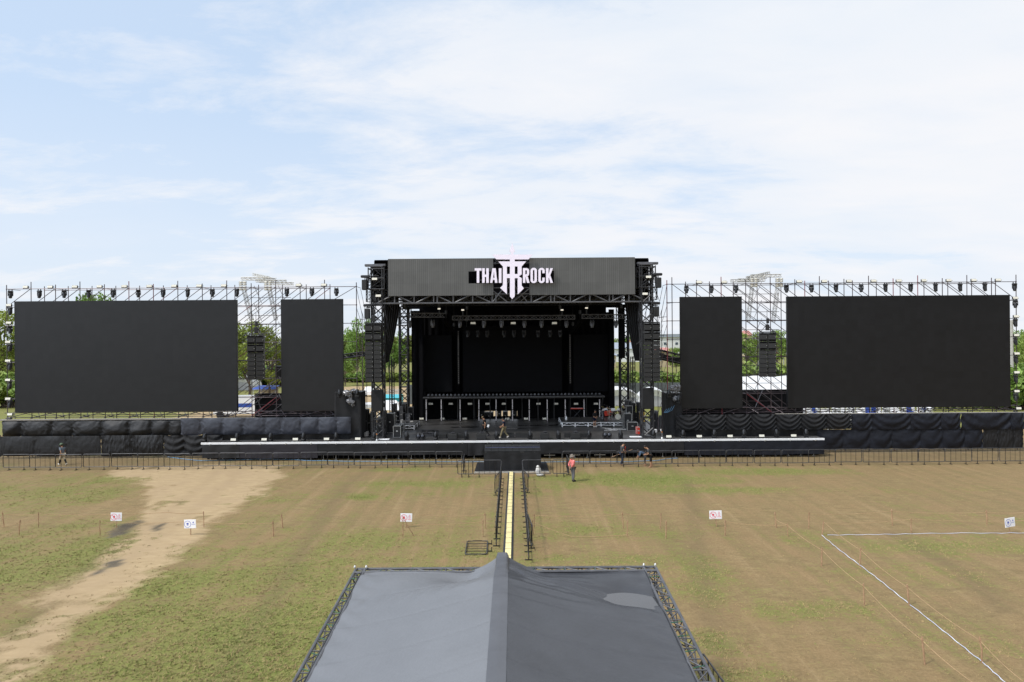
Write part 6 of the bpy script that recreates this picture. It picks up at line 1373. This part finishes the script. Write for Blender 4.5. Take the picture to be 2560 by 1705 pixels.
g = G(1555, 1163); pA, JA = person('person in a dark shirt holding a long stick behind the barriers', (g.x, g.y, 0), R(-72), dict(lean=5, nod=38, ell=(-.22, .05, 1.10), wrl=(-.10, .24, .93), elr=(.22, .05, 1.10), wrr=(.12, .20, .98), knl=(-.11, .08, .48), anl=(-.12, .08, .085), tol=(-.13, .24, .03), anr=(.1, -.16, .085), tor=(.11, 0, .03)), dict(shirt=C_dgrey, pants=C_jean, sleeve=.6), 1.75)
m = MB(); m.bar(Vector((g.x, g.y, 0))+Matrix.Rotation(R(-72), 3, 'Z') @ Vector((-.3, -.75, .62)), Vector((g.x, g.y, 0))+Matrix.Rotation(R(-72), 3, 'Z') @ Vector((.1, .85, 1.18)), .018, 6); m.build('stick', M_wood, label='long thin stick held across the body by the dark-shirted worker', cat='stick')
m = MB(); c = Vector((g.x, g.y, 0)); Mz = Matrix.Rotation(R(-72), 3, 'Z'); m.cbox(c+Mz @ Vector((.10, .235, 1.28)), (.07, .015, .34), .004, M=Mz)
o = m.build('shirt_print', M_red); o.location = Mz.transposed() @ (o.location-c); o.rotation_euler = (0, 0, R(72)); link_child(o, pA)
g = G(1627, 1169); person('person in a charcoal shirt and black shorts bending over, barefoot, before the barriers', (g.x, g.y, 0), R(82), dict(lean=24, nod=28, ell=(-.30, .20, 1.05), wrl=(-.12, .40, .98), elr=(.32, .12, 1.10), wrr=(.12, .42, 1.00), knl=(-.13, .02, .48), anl=(-.15, .03, .085), tol=(-.17, .2, .03), knr=(.14, -.04, .48), anr=(.16, -.12, .085), tor=(.18, .05, .03)), dict(shirt=C_dgrey, pants=C_blk, leg=.02, sleeve=.75), 1.70)
g = G(1613, 1164); person('person in a blue denim shirt stooping low over the barrier beside the charcoal-shirted one', (g.x, g.y-.1, 0), R(88), dict(lean=66, nod=-5, ell=(-.24, .45, .92), wrl=(-.2, .58, .72), elr=(.24, .45, .90), wrr=(.2, .60, .70), knl=(-.12, .05, .48), knr=(.12, .0, .48)), dict(shirt=C_denim, pants=C_gtr, leg=.03, sleeve=1.6), 1.62)
g = G(1212, 1091, ZD); person('person in black clothes walking across the stage with a paper in the hand', (g.x, g.y, ZD), R(70), dict(WALK, lean=6, nod=22), dict(shirt=C_blk, pants=C_blk, shoes=C_dshoe, cap=C_capb, sleeve=.65), 1.70)
m = MB(); m.cbox((g.x+.30, g.y-.22, ZD+.92), (.16, .02, .24), .004, M=Matrix.Rotation(R(20), 3, 'Y')); m.build('paper_sheet', M_white, label='white paper held by the man in black on the stage', cat='paper')
g = G(1260, 1096, ZD); person('person in a navy shirt and khaki trousers striding along the stage edge', (g.x, 57.0, ZD), R(82), dict(WALK, lean=2, nod=25, knl=(-.09, .18, .50), wrl=(-.18, .22, 1.0), ell=(-.24, .02, 1.10)), dict(shirt=C_nvy, pants=C_khaki, shoes=C_shoe, sleeve=.6), 1.68)
g = G(1487, 1068, ZD); person('person in a black top and navy shorts standing before the drum riser', (g.x, 63.7, ZD), R(-150), dict(lean=2, nod=20, wrl=(-.10, .22, .98), wrr=(.10, .22, .98), ell=(-.24, .02, 1.1), elr=(.24, .02, 1.1)), dict(shirt=C_blk, pants=C_nvy, leg=-.3, shoes=C_shoe, sleeve=1.3), 1.62)
person('person in a light grey shirt bending down on the drum riser', (WX(1504, 65.2), 65.2, zk), R(-80), dict(lean=62, nod=-8, ell=(-.2, .55, .95), wrl=(-.15, .62, .66), elr=(.2, .52, .92), wrr=(.16, .66, .68), knl=(-.1, .08, .48), knr=(.1, .05, .48)), dict(shirt=C_lgrey, pants=C_gtr, shoes=C_dshoe, sleeve=.9), 1.66)
person('person in black seated behind the drum kit', (WX(1560, 66.6), 66.9, zk), R(170), dict(pel=(0, 0, .55), sp=(0, .02, .75), ch=(0, .03, .93), nk=(0, .03, 1.09), hb=(0, .05, 1.16), hm=(0, .06, 1.25), ht=(0, .05, 1.315), nose=(0, .16, 1.235), ch2=(0, .12, 1.18), shl=(-.175, .02, 1.03), shr=(.175, .02, 1.03), ell=(-.25, .12, .80), elr=(.25, .12, .80), wrl=(-.18, .36, .84), wrr=(.18, .36, .84), hil=(-.1, .03, .53), hir=(.1, .03, .53), knl=(-.18, .42, .52), knr=(.18, .42, .52), anl=(-.18, .42, .085), anr=(.18, .42, .085), tol=(-.2, .58, .03), tor=(.2, .58, .03)), dict(shirt=C_blk, pants=C_jean, shoes=C_dshoe, sleeve=.6), 1.70)
m = MB(); m.lathe([(.16, .42), (.17, .46), (.15, .5)], (WX(1560, 66.6), 66.9, zk), 14); m.bar((WX(1560, 66.6), 66.9, zk), (WX(1560, 66.6), 66.9, zk+.43), .03, 6); m.build('drum_stool', M_case, label='round black stool under the seated drummer', cat='stool')
person('person in black standing in the shade past the drum side tower', (WX(1657, 64), 64, ZD), R(95), dict(lean=4, nod=15, wrl=(-.15, .22, 1.0)), dict(shirt=C_blk, pants=C_blk, leg=.1, shoes=C_dshoe, sleeve=.6), 1.72)
# ------------------------------------------------------------------ trees and bushes
def leaf_mat(name, a, b, tr=.25):
    m = bpy.data.materials.new(name); m.use_nodes = True; T = m.node_tree; N_ = T.nodes; p = N_['Principled BSDF']; at = N_.new('ShaderNodeAttribute'); at.attribute_name = 'tone'; s = N_.new('ShaderNodeSeparateColor'); T.links.new(at.outputs['Color'], s.inputs[0])
    oi = N_.new('ShaderNodeObjectInfo'); c = mix_n(s.outputs[0], a, b, T); hs = N_.new('ShaderNodeHueSaturation'); T.links.new(math_n('MULTIPLY_ADD', oi.outputs['Random'], .05, .475, tree=T), hs.inputs['Hue']); T.links.new(math_n('MULTIPLY_ADD', s.outputs[1], .5, .75, tree=T), hs.inputs['Value']); T.links.new(c, hs.inputs['Color'])
    T.links.new(hs.outputs['Color'], p.inputs['Base Color']); p.inputs['Roughness'].default_value = .6; p.inputs['Specular IOR Level'].default_value = .3
    tl = N_.new('ShaderNodeBsdfTranslucent'); T.links.new(hs.outputs['Color'], tl.inputs['Color']); mx = N_.new('ShaderNodeMixShader'); mx.inputs[0].default_value = tr; T.links.new(p.outputs[0], mx.inputs[1]); T.links.new(tl.outputs[0], mx.inputs[2]); T.links.new(mx.outputs[0], N_['Material Output'].inputs[0]); return m
LM = [leaf_mat('broad_leaves', (.11, .175, .03), (.30, .40, .085)), leaf_mat('pale_leaves', (.14, .19, .045), (.30, .37, .10)), leaf_mat('shrub_leaves', (.11, .175, .035), (.27, .37, .085))]
M_bark = mat('bark', (.14, .11, .085), .85, .2, 0, .3, 4); M_pbark = mat('pale_bark', (.30, .26, .21), .85, .2, 0, .3, 4)
def leaves_mesh(lobes, per, size, seed):
    r = np.random.default_rng(seed); P = []; tone = []
    for (c, rad) in lobes:
        n = int(per*rad[0]*rad[2]); d = r.normal(size=(n, 3)); d /= np.linalg.norm(d, axis=1)[:, None]; rr = r.random(n)**.33*(.75+.35*r.random(n)); P.append(np.array(c)+d*rr[:, None]*np.array(rad)); tone.append(np.full(n, r.random())*.5+r.random(n)*.5)
    P = np.concatenate(P); tone = np.concatenate(tone); n = len(P); a = r.normal(size=(n, 3)); a /= np.linalg.norm(a, axis=1)[:, None]; b = np.cross(a, r.normal(size=(n, 3))); b /= np.linalg.norm(b, axis=1)[:, None]; s = size*(.6+.8*r.random(n))[:, None]
    V = np.stack([P-a*s, P+b*s*.45, P+a*s, P-b*s*.45], 1).reshape(-1, 3); m = bpy.data.meshes.new('crown'); m.vertices.add(len(V)); m.vertices.foreach_set('co', V.ravel()); m.loops.add(n*4); m.loops.foreach_set('vertex_index', np.arange(n*4)); m.polygons.add(n); m.polygons.foreach_set('loop_start', np.arange(n)*4); m.update(calc_edges=True)
    at = m.color_attributes.new('tone', 'FLOAT_COLOR', 'POINT'); at.data.foreach_set('color', np.repeat(np.stack([tone, r.random(n), tone, tone], 1), 4, 0).astype(np.float32).ravel()); return m
def make_tree(kind, seed):
    """unit tree 1 m tall, scaled when placed"""
    r = random.Random(seed); t = proto_thing({'broad': 'broadleaf_tree', 'slender': 'slender_tree', 'bush': 'shrub'}[kind], 'shrub' if kind == 'bush' else 'tree'); mb = MB(); lobes = []
    if kind == 'broad':
        mb.tube([(0, 0, 0), (.01, 0, .15), (-.01, .01, .35), (.02, 0, .6)], [.028, .022, .018, .008], 8)
        for k in range(30):
            a = r.uniform(0, 6.28); z = r.uniform(.30, .90); rad = .36*math.sin(math.pi*min(1, (z-.18)/.86))**.6*r.uniform(.45, 1.05); c = (rad*math.cos(a), rad*math.sin(a), z); s = r.uniform(.08, .15); lobes.append((c, (s, s, s*.8)))
            if k < 12: mb.tube([(0, 0, r.uniform(.2, .4)), (c[0]*.5, c[1]*.5, z*.75), c], [.012, .008, .003], 5)
        me_ = leaves_mesh(lobes, 13000, .022, seed)
    elif kind == 'slender':
        mb.tube([(0, 0, 0), (.006, 0, .3), (-.004, 0, .6), (.004, 0, .95)], [.012, .010, .008, .003], 7)
        for k in range(18):
            a = r.uniform(0, 6.28); z = r.uniform(.45, .97); rad = .12*r.uniform(.2, 1); c = (rad*math.cos(a), rad*math.sin(a), z); s = r.uniform(.045, .08); lobes.append((c, (s, s, s))); mb.bar((0, 0, z-.08), c, .004, 4, .002)
        me_ = leaves_mesh(lobes, 26000, .022, seed)
    else:
        for k in range(14):
            a = r.uniform(0, 6.28); rad = r.uniform(0, .5); c = (rad*math.cos(a), rad*math.sin(a), r.uniform(.25, .75)); s = r.uniform(.18, .32); lobes.append((c, (s, s, s*.8))); mb.bar((c[0]*.2, c[1]*.2, 0), c, .02, 4, .008)
        me_ = leaves_mesh(lobes, 2600, .065, seed)
    mb.build('stems' if kind == 'bush' else 'trunk', M_pbark if kind == 'slender' else M_bark, t)
    o = bpy.data.objects.new('foliage' if kind == 'bush' else 'crown', me_); COL.objects.link(o); me_.materials.append(LM[{'broad': 0, 'slender': 1, 'bush': 2}[kind]]); link_child(o, t); return t
PROT = {k: [Proto(make_tree(k, s)) for s in ss] for k, ss in (('broad', (21, 22, 23)), ('slender', (31, 32)), ('bush', (41, 42)))}
tr_ = random.Random(9); ctr = {}
def plant(kind, px, ytop, d, wscale, label, group):
    x = WX(px, d); h = W(px, ytop, d).z; i = tr_.randrange(len(PROT[kind])); o = PROT[kind][i].put((x, d, -.05), tr_.uniform(0, 6.28), label, group); o.scale = (h*wscale, h*wscale, h); return o
gt = 'trees standing behind the scaffolds and stage'
for px, yt, d, ws, lab in ((8, 768, 120, .9, 'dense dark tree at the edge of the photo on the dirt path side'), (-75, 790, 125, .9, 'dense dark tree cut off by the edge of the photo on the dirt path side'), (70, 805, 128, .8, 'dense tree mostly hidden by the big screen behind the path'), (228, 724, 128, .62, 'tall tree whose crown shows above the big screen behind the path'), (395, 800, 140, .8, 'tree hidden behind the middle of the big screen on the path side'), (530, 812, 135, .8, 'tree hidden behind the inner half of the big screen on the path side'),
                           (622, 796, 112, .85, 'broad dark tree filling the scaffold gap on the path side'), (672, 838, 116, .9, 'lower bright tree in the scaffold gap beside the narrow screen'), (770, 815, 130, .8, 'tree hidden behind the narrow screen on the path side'), (906, 788, 128, .55, 'bright green tree beside the tall line array on the path side'), (862, 852, 150, .7, 'low tree between the narrow screen and the stage on the path side'), (985, 822, 165, .6, 'tree seen between the two towers on the path side'),
                           (1545, 843, 330, .8, 'small tree behind the grey-roofed house'), (1582, 836, 330, .9, 'small tree beside the grey-roofed house'), (1690, 866, 190, .9, 'low round tree before the white building'), (1868, 826, 190, .85, 'tree in the scaffold gap next to the narrow screen behind the tape'), (1905, 836, 205, .9, 'tree behind the hanging array in the gap behind the tape'), (1942, 820, 200, .8, 'dark tree in the scaffold gap next to the big screen behind the tape'), (2000, 826, 200, .8, 'tree hidden behind the big screen past the tape'), (2545, 818, 150, .8, 'tree at the edge of the photo past the white tape'), (2600, 822, 120, .9, 'tree cut off by the edge of the photo past the white tape')):
    plant('broad', px, yt, d, ws, lab, gt)
for i, px in enumerate(range(842, 1036, 11)): plant('slender', px+tr_.uniform(-4, 4), 842+tr_.uniform(-14, 16), 172+tr_.uniform(-6, 10), 1.2, 'slender pale-trunked tree in the wood behind the path side tower, '+ordn(i)+' in the row', 'slender trees of the wood behind the stage')
for i, px in enumerate(range(592, 720, 16)): plant('bush', px, 908+tr_.uniform(-10, 10), 150, 1.5, 'bright shrub under the trees in the path side scaffold gap, '+ordn(i)+' from the big screen', 'shrubs in the path side scaffold gap')
for i, px in enumerate(range(850, 1035, 15)): plant('bush', px, 925+tr_.uniform(-5, 6), 164, 1.6, 'grassy shrub at the foot of the wood behind the stage, '+ordn(i)+' from the narrow screen', 'shrubs at the foot of the wood')
for i, px in enumerate(range(1528, 1712, 13)): plant('bush', px, 924+tr_.uniform(-9, 6), 128, .9, 'green shrub above the dark fence behind the drum side, '+ordn(i)+' from the stage', 'shrubs above the dark fence')
for i, px in enumerate(range(1846, 1980, 14)): plant('bush', px, 905+tr_.uniform(-12, 14), 135, 1.0, 'shrub above the white marquee in the gap behind the tape, '+ordn(i)+' from the narrow screen', 'shrubs above the white marquee')
for i, px in enumerate(range(2300, 2620, 17)): plant('bush', px, (1000 if px < 2520 else 890)+tr_.uniform(-6, 8), 92, 1.1, 'shrub behind the outer end of the scaffold past the tape, '+ordn(i)+' from the chairs', 'shrubs behind the outer scaffold end')
for i, px in enumerate((-20, 6, 30)): plant('bush', px, 918, 105, 1.1, 'shrub under the dark tree at the edge of the photo, '+ordn(i)+' from the edge', 'shrubs at the edge on the path side')
lb = []
tl_r = random.Random(77)
for k in range(150):
    a = -1.15+2.3*k/149; d = tl_r.uniform(430, 520); h = tl_r.uniform(5, 10.5); lb.append(((d*math.tan(a*.95), d, h*.55), (tl_r.uniform(6, 13), 5, h*.5)))
me_ = leaves_mesh(lb, 4.5, 1.5, 99); me_.name = 'distant_treeline'; me_.materials.append(LM[0]); o = bpy.data.objects.new('distant_treeline', me_); COL.objects.link(o); tag(o, kind='stuff')
# ------------------------------------------------------------------ buildings, tents and vehicles behind
M_wallw = mat('white_render', (.62, .62, .6), .7, .3, 0, .06); M_roofg = mat('grey_blue_roof', (.28, .31, .35), .5, .4, 0, .1); M_roofp = mat('pink_roof_tiles', (.45, .20, .17), .6, .3, 0, .15); M_win = mat('window_glass', (.06, .08, .1), .1, .7, 0, .2); M_wally = mat('buff_wall', (.42, .34, .22), .7, .3, 0, .1)
def house(pxa, pxb, ye, yr, d, dep, wallm, roofm, label, storeys=1, flat=False):
    A, B = W(pxa, ye, d), W(pxb, ye, d); zr_ = W((pxa+pxb)/2, yr, d).z; ze = (A.z+B.z)/2; x0, x1 = A.x, B.x; t = thing('house', label, 'house', ((x0+x1)/2, d+dep/2, 0), 'houses behind the stage')
    m = MB(); m.bb(x0, x1, d, d+dep, 0, ze); m.build('wall', wallm, t)
    m = MB()
    if flat: m.bb(x0-.5, x1+.5, d-.6, d+dep+.5, ze+.003, zr_)
    else: m.add([(x0-.6, d-.7, ze), (x1+.6, d-.7, ze), (x1+.6, d+dep+.7, ze), (x0-.6, d+dep+.7, ze), (x0+.4, d+dep/2, zr_), (x1-.4, d+dep/2, zr_)], [(0, 1, 5, 4), (2, 3, 4, 5), (1, 2, 5), (3, 0, 4), (3, 2, 1, 0)])
    m.build('roof', roofm, t)
    n = max(2, int((x1-x0)/3.2))
    for s in range(storeys):
        z = ze*(s+.5)/storeys
        for k in range(n):
            x = x0+(x1-x0)*(k+.5)/n; m = MB(); m.bb(x-.65, x+.65, d-.05, d+.02, z-.6, z+.7); f_ = m.build('window', M_white, t); m = MB(); m.bb(x-.55, x+.55, d-.07, d-.05, z-.5, z+.6); m.build('pane', M_win, f_)
house(1532, 1603, 872, 856, 300, 12, M_wallw, M_roofg, 'white house with a grey-blue roof behind the drum side tower'); house(1575, 1602, 862, 848, 340, 9, M_wally, M_roofp, 'small buff house behind the grey-roofed one'); house(1648, 1706, 843, 835, 280, 12, M_wallw, M_roofg, 'white two-storey building behind the sagging truss beam', 2, True); house(1640, 1678, 878, 869, 240, 8, M_wally, M_roofp, 'low house with a pink roof before the white building'); house(1862, 1880, 838, 826, 380, 8, M_wally, M_roofp, 'distant house with a reddish roof in the gap behind the tape'); house(1515, 1540, 888, 880, 240, 8, M_wally, M_roofg, 'low buff house beside the stage edge')
def marquee(pxa, pxb, ye, yr, d, dep, label):
    A, B = W(pxa, ye, d), W(pxb, ye, d); x0, x1, ze, zr_ = A.x, B.x, (A.z+B.z)/2, W((pxa+pxb)/2, yr, d+dep/2).z; t = thing('marquee', label, 'tent', ((x0+x1)/2, d+dep/2, 0), 'white marquees behind the scaffolds')
    m = MB(); n = max(2, int((x1-x0)/5)); 
    def f(u, v):
        x = x0+(x1-x0)*u; s = .08*math.cos(u*n*2*math.pi); return (x, d+dep*v, ze+(zr_-ze)*(1-abs(2*v-1)**1.3)+s*(1-abs(2*v-1)))
    m.grid(f, n*8, 12); m.build('roof', M_tentw, t, smooth=True); m = MB(); m.add([(x0, d, ze-.5), (x1, d, ze-.5), (x1, d, ze+.02), (x0, d, ze+.02)], [(0, 1, 2, 3)]); m.add([(x0, d+dep, 0), (x1, d+dep, 0), (x1, d+dep, ze), (x0, d+dep, ze)], [(0, 1, 2, 3)]); m.build('side_cloth', M_tentw, t)
    for k in range(n+1):
        for y in (d, d+dep): m = MB(); m.bar((x0+(x1-x0)*k/n, y, 0), (x0+(x1-x0)*k/n, y, ze), .06, 6); m.build('pole', M_white, t)
marquee(1840, 2010, 980, 940, 90, 9, 'white marquee roof behind the scaffold gap past the tape'); marquee(-60, 45, 968, 946, 112, 7, 'white marquee at the edge of the photo behind the path')
def dome(px, py0, hpx, wpx, d, label):
    x = WX(px, d); s = d/F; h = W(px, py0, d).z; rx = wpx*s/2; t = thing('dome_tent', label, 'tent', (x, d+rx, 0), 'white arched tents behind the stage'); m = MB()
    m.grid(lambda u, v: (x+rx*math.cos(math.pi*u)*(1 if v < 1 else 1), d+v*rx*1.8, h*max(0, math.sin(math.pi*u))**.75*(1+.12*math.sin(math.pi*v))), 24, 8); m.build('canopy', M_tentw, t, smooth=True)
    m = MB(); vs = [(x, d+.5, 0)]+[(x+rx*.97*math.cos(math.pi*i/20), d+.5-.0*i, .62*h*max(0, math.sin(math.pi*i/20))**.75) for i in range(21)]; m.add(vs, [(0, i+1, i+2) for i in range(20)]); m.build('end_panel', M_tentg, t)
    m = MB(); vs = []
    for i in range(21): a = math.pi*i/20; vs += [(x+rx*.97*math.cos(a), d+.5, .62*h*max(0, math.sin(a))**.75), (x+rx*math.cos(a), d-.02, h*max(0, math.sin(a))**.75)]
    m.add(vs, [(2*i, 2*i+1, 2*i+3, 2*i+2) for i in range(20)]); m.build('awning', M_tentw, t, smooth=True)
dome(1548, 974, 40, 112, 99, 'white arched tent behind the drum kit'); dome(1634, 974, 40, 72, 98, 'white arched tent past the drum side tower'); dome(600, 943, 30, 66, 138, 'white arched tent behind the path side scaffold gap')
# dark mesh fence on the drum side, grey panel and pale railing on the path side
f_ = thing('mesh_fence', 'long dark mesh fence behind the white arched tents', 'fence', (WX(1620, 120), 120, 0)); m = MB(); m.bb(WX(1500, 120), WX(1730, 120), 120, 120.05, .15, 2.1); m.build('mesh_panel', M_gcont, f_)
for k in range(9): m = MB(); x = WX(1500+k*28.7, 120); m.bar((x, 119.95, 0), (x, 119.95, 2.25), .05, 6); m.build('post', M_gtruss, f_)
f_ = thing('mesh_fence', 'dark grey fence panel behind the path side tower', 'fence', (WX(1024, 105), 105, 0)); A = W(1017, 962, 105); B = W(1040, 992, 105); m = MB(); m.bb(A.x, B.x+2, 105, 105.08, 0, A.z); m.build('mesh_panel', M_gcont, f_); m = MB(); m.bar((A.x, 105, 0), (A.x, 105, A.z+.2), .06, 6); m.build('post', M_gtruss, f_)
m = MB(); z1 = 2.0; x0, x1 = WX(968, 112), WX(1002, 112)
for x in np.arange(x0, x1, .22): m.bb(x, x+.10, 112, 112.04, .1, 1.9)
m.bb(x0, x1, 112.05, 112.1, .5, .6); m.bb(x0, x1, 112.05, 112.1, 1.6, 1.7); m.build('picket_fence', M_sack, label='pale picket fence behind the turquoise stall', cat='fence')
a = thing('stall', 'turquoise sheeted stall behind the path side tower', 'stall', (WX(975, 96), 97, 0)); A = W(945, 988, 96); B = W(1000, 1018, 96); m = MB(); m.bb(A.x, B.x, 96, 99, 0, A.z*.82); m.build('side_sheet', M_teal, a); m = MB(); m.add([(A.x-.2, 95.6, A.z*.82+.004), (B.x+.2, 95.6, A.z*.82+.004), (B.x+.1, 97.5, A.z), (A.x-.1, 97.5, A.z), (A.x-.2, 99.4, A.z*.82), (B.x+.2, 99.4, A.z*.82)], [(0, 1, 2, 3), (3, 2, 5, 4)]); m.build('roof_sheet', M_teal, a)
A = W(945, 1004, 84); B = W(1000, 1030, 84); a = thing('gear_tent', 'low white pitched tent behind the path side tower', 'tent', ((A.x+B.x)/2, 86, 0)); m = MB(); m.add([(A.x, 84, 1.2), (B.x, 84, 1.2), (B.x-.8, 86, A.z), (A.x+.3, 86, A.z), (A.x, 88, 1.2), (B.x, 88, 1.2)], [(0, 1, 2, 3), (3, 2, 5, 4), (0, 3, 4), (1, 5, 2)]); m.build('roof', M_tentw, a)
for x in (A.x, B.x):
    for y in (84, 88): m = MB(); m.bar((x, y, 0), (x, y, 1.2), .04, 6); m.build('pole', M_white, a)
A = W(904, 1001, 80); a = thing('gear_tent', 'flat white awning between the draped stack and the path side tower', 'tent', (WX(915, 80), 81.5, 0)); m = MB(); m.bb(WX(900, 80), WX(934, 80), 80, 83, A.z-.55, A.z-.5); m.bb(WX(900, 80), WX(934, 80), 79.96, 80, A.z-.9, A.z-.5); m.build('roof', M_tentw, a)
for x in (WX(901, 80), WX(933, 80)):
    for y in (80.1, 82.9): m = MB(); m.bar((x, y, 0), (x, y, A.z-.55), .04, 6); m.build('pole', M_white, a)
def vehicle(name, label, px, d, L_, Wd, H_, bodym, roofy=.62, stripe=None, yaw=0, box=False):
    t = thing(name, label, 'truck' if box else 'car', (WX(px, d), d, 0), None, yaw); ORG[t.name] = Vector((0, 0, 0)); m = MB(); wr = .38 if not box else .48; g0 = .32
    if box: prof = [(-L_/2, g0+.2), (L_/2, g0+.2), (L_/2, H_*.52), (L_/2-.35, H_*.80), (L_/2-1.6, H_*.82), (L_/2-1.6, H_), (-L_/2, H_)]
    else: prof = [(-L_/2, g0), (L_/2, g0), (L_/2, H_*.5), (L_/2-1.0, H_*.58), (L_/2-1.6, H_*.95), (L_/2-2.4, H_), (-L_/2+.9, H_), (-L_/2+.2, H_*.6), (-L_/2, H_*.55)]
    m.prism(prof, -Wd/2, Wd/2); b = m.build('body', bodym, t)
    for s in (-1, 1):
        m = MB(); y = s*(Wd/2+.006); wx = [(L_/2-.42, H_*.56), (L_/2-.55, H_*.76), (L_/2-1.4, H_*.76), (L_/2-1.4, H_*.56)] if box else [(L_/2-1.3, H_*.60), (L_/2-1.75, H_*.9), (-L_/2+1.0, H_*.9), (-L_/2+.5, H_*.62)]
        m.add([(x, y, z) for x, z in wx], [tuple(range(len(wx)))]); m.build('side_window', M_glass, t)
        if stripe: m = MB(); m.add([(-L_/2+.02, s*(Wd/2+.008), H_*.50), (L_/2-1.7, s*(Wd/2+.008), H_*.50), (L_/2-1.7, s*(Wd/2+.008), H_*.68), (-L_/2+.02, s*(Wd/2+.008), H_*.68)], [(0, 1, 2, 3)]); m.build('stripe', stripe, b)
        for x in (-L_/2+.85, L_/2-.9): m = MB(); m.lathe([(wr*.6, -.1), (wr, -.09), (wr, .09), (wr*.6, .1)], (x, s*(Wd/2-.09), wr), 16, Matrix.Rotation(R(90), 3, 'X')); w2 = m.build('wheel', M_tyre, t); m = MB(); m.lathe([(wr*.55, -.115), (.02, -.125)] if s < 0 else [(wr*.55, .115), (.02, .125)], (x, s*(Wd/2-.09), wr), 12, Matrix.Rotation(R(90), 3, 'X') if s < 0 else Matrix.Rotation(R(90), 3, 'X')); m.build('rim', M_alu, w2)
        m = MB(); m.cbox((L_/2+.0, s*(Wd/2-.3), H_*.42), (.06, .32, .16), .02); m.build('headlight', M_cream, t)
        m = MB(); m.cbox((-L_/2, s*(Wd/2-.25), H_*.45), (.05, .25, .2), .02); m.build('tail_light', M_red, t)
    m = MB(); q = [(L_/2-.02, H_*.55), (L_/2-.33, H_*.78)] if box else [(L_/2-1.02, H_*.60), (L_/2-1.57, H_*.93)]
    m.add([(q[0][0]+.01, -Wd/2+.12, q[0][1]), (q[0][0]+.01, Wd/2-.12, q[0][1]), (q[1][0]+.012, Wd/2-.2, q[1][1]), (q[1][0]+.012, -Wd/2+.2, q[1][1])], [(0, 1, 2, 3)]); m.build('windscreen', M_glass, t)
    return t
vehicle('parked_car', 'white car parked in the sandy yard behind the path side array', 931, 122, 4.3, 1.75, 1.65, M_white, yaw=R(80)); vehicle('parked_truck', 'white truck with a blue stripe behind the path side scaffold gap', 604, 88, 6.5, 2.2, 2.8, M_white, stripe=M_royal, box=True, yaw=R(6)); vehicle('parked_car', 'white car parked on the grass in the gap behind the tape', 1884, 150, 4.2, 1.75, 1.6, M_white, yaw=R(15)); vehicle('parked_car', 'silver car parked under the dark tree at the edge behind the path', 18, 112, 4.4, 1.8, 1.7, M_alu, yaw=R(-20))
A = W(632, 966, 118); B = W(692, 988, 118); a = thing('stall', 'blue-roofed stall in the path side scaffold gap', 'stall', ((A.x+B.x)/2, 119, 0)); m = MB(); m.add([(A.x+.4, 118, A.z-.15), (B.x, 118, A.z-.15), (B.x, 119.5, A.z+.05), (A.x+.4, 119.5, A.z+.05), (A.x-.3, 117.5, A.z-.5), (B.x, 117.5, A.z-.5)], [(0, 1, 2, 3), (4, 5, 1, 0)]); m.build('roof_sheet', M_royal, a); m = MB(); m.bb(A.x+.5, B.x-.2, 119.2, 119.4, 0, A.z-.1); m.build('back_wall', M_wally, a)
for x in (A.x+.2, B.x-.1): m = MB(); m.bar((x, 117.6, 0), (x, 117.6, A.z-.7), .05, 6); m.build('pole', M_alu, a)
m = MB(); c = W(2529, 800, 92); m.bar((c.x, 92, 0), (c.x, 92, c.z), .28, 8, .18); m.build('concrete_pole', mat('concrete', (.4, .38, .34), .8, .3, 0, .1, 1.5), label='pale concrete pole behind the outer edge of the big screen past the tape', cat='pole')
m = MB(); A = W(1850, 882, 230); B = W(1975, 881, 230); m.bb(A.x, B.x, 230, 230.3, A.z-.5, A.z+.3)
for k in range(9): x = A.x+(B.x-A.x)*k/8; m.bb(x-.15, x+.15, 230.05, 230.25, 0, A.z-.5)
m.build('road_guardrail', M_alu, label='pale guard rail of a road in the gap behind the tape', cat='guard rail')
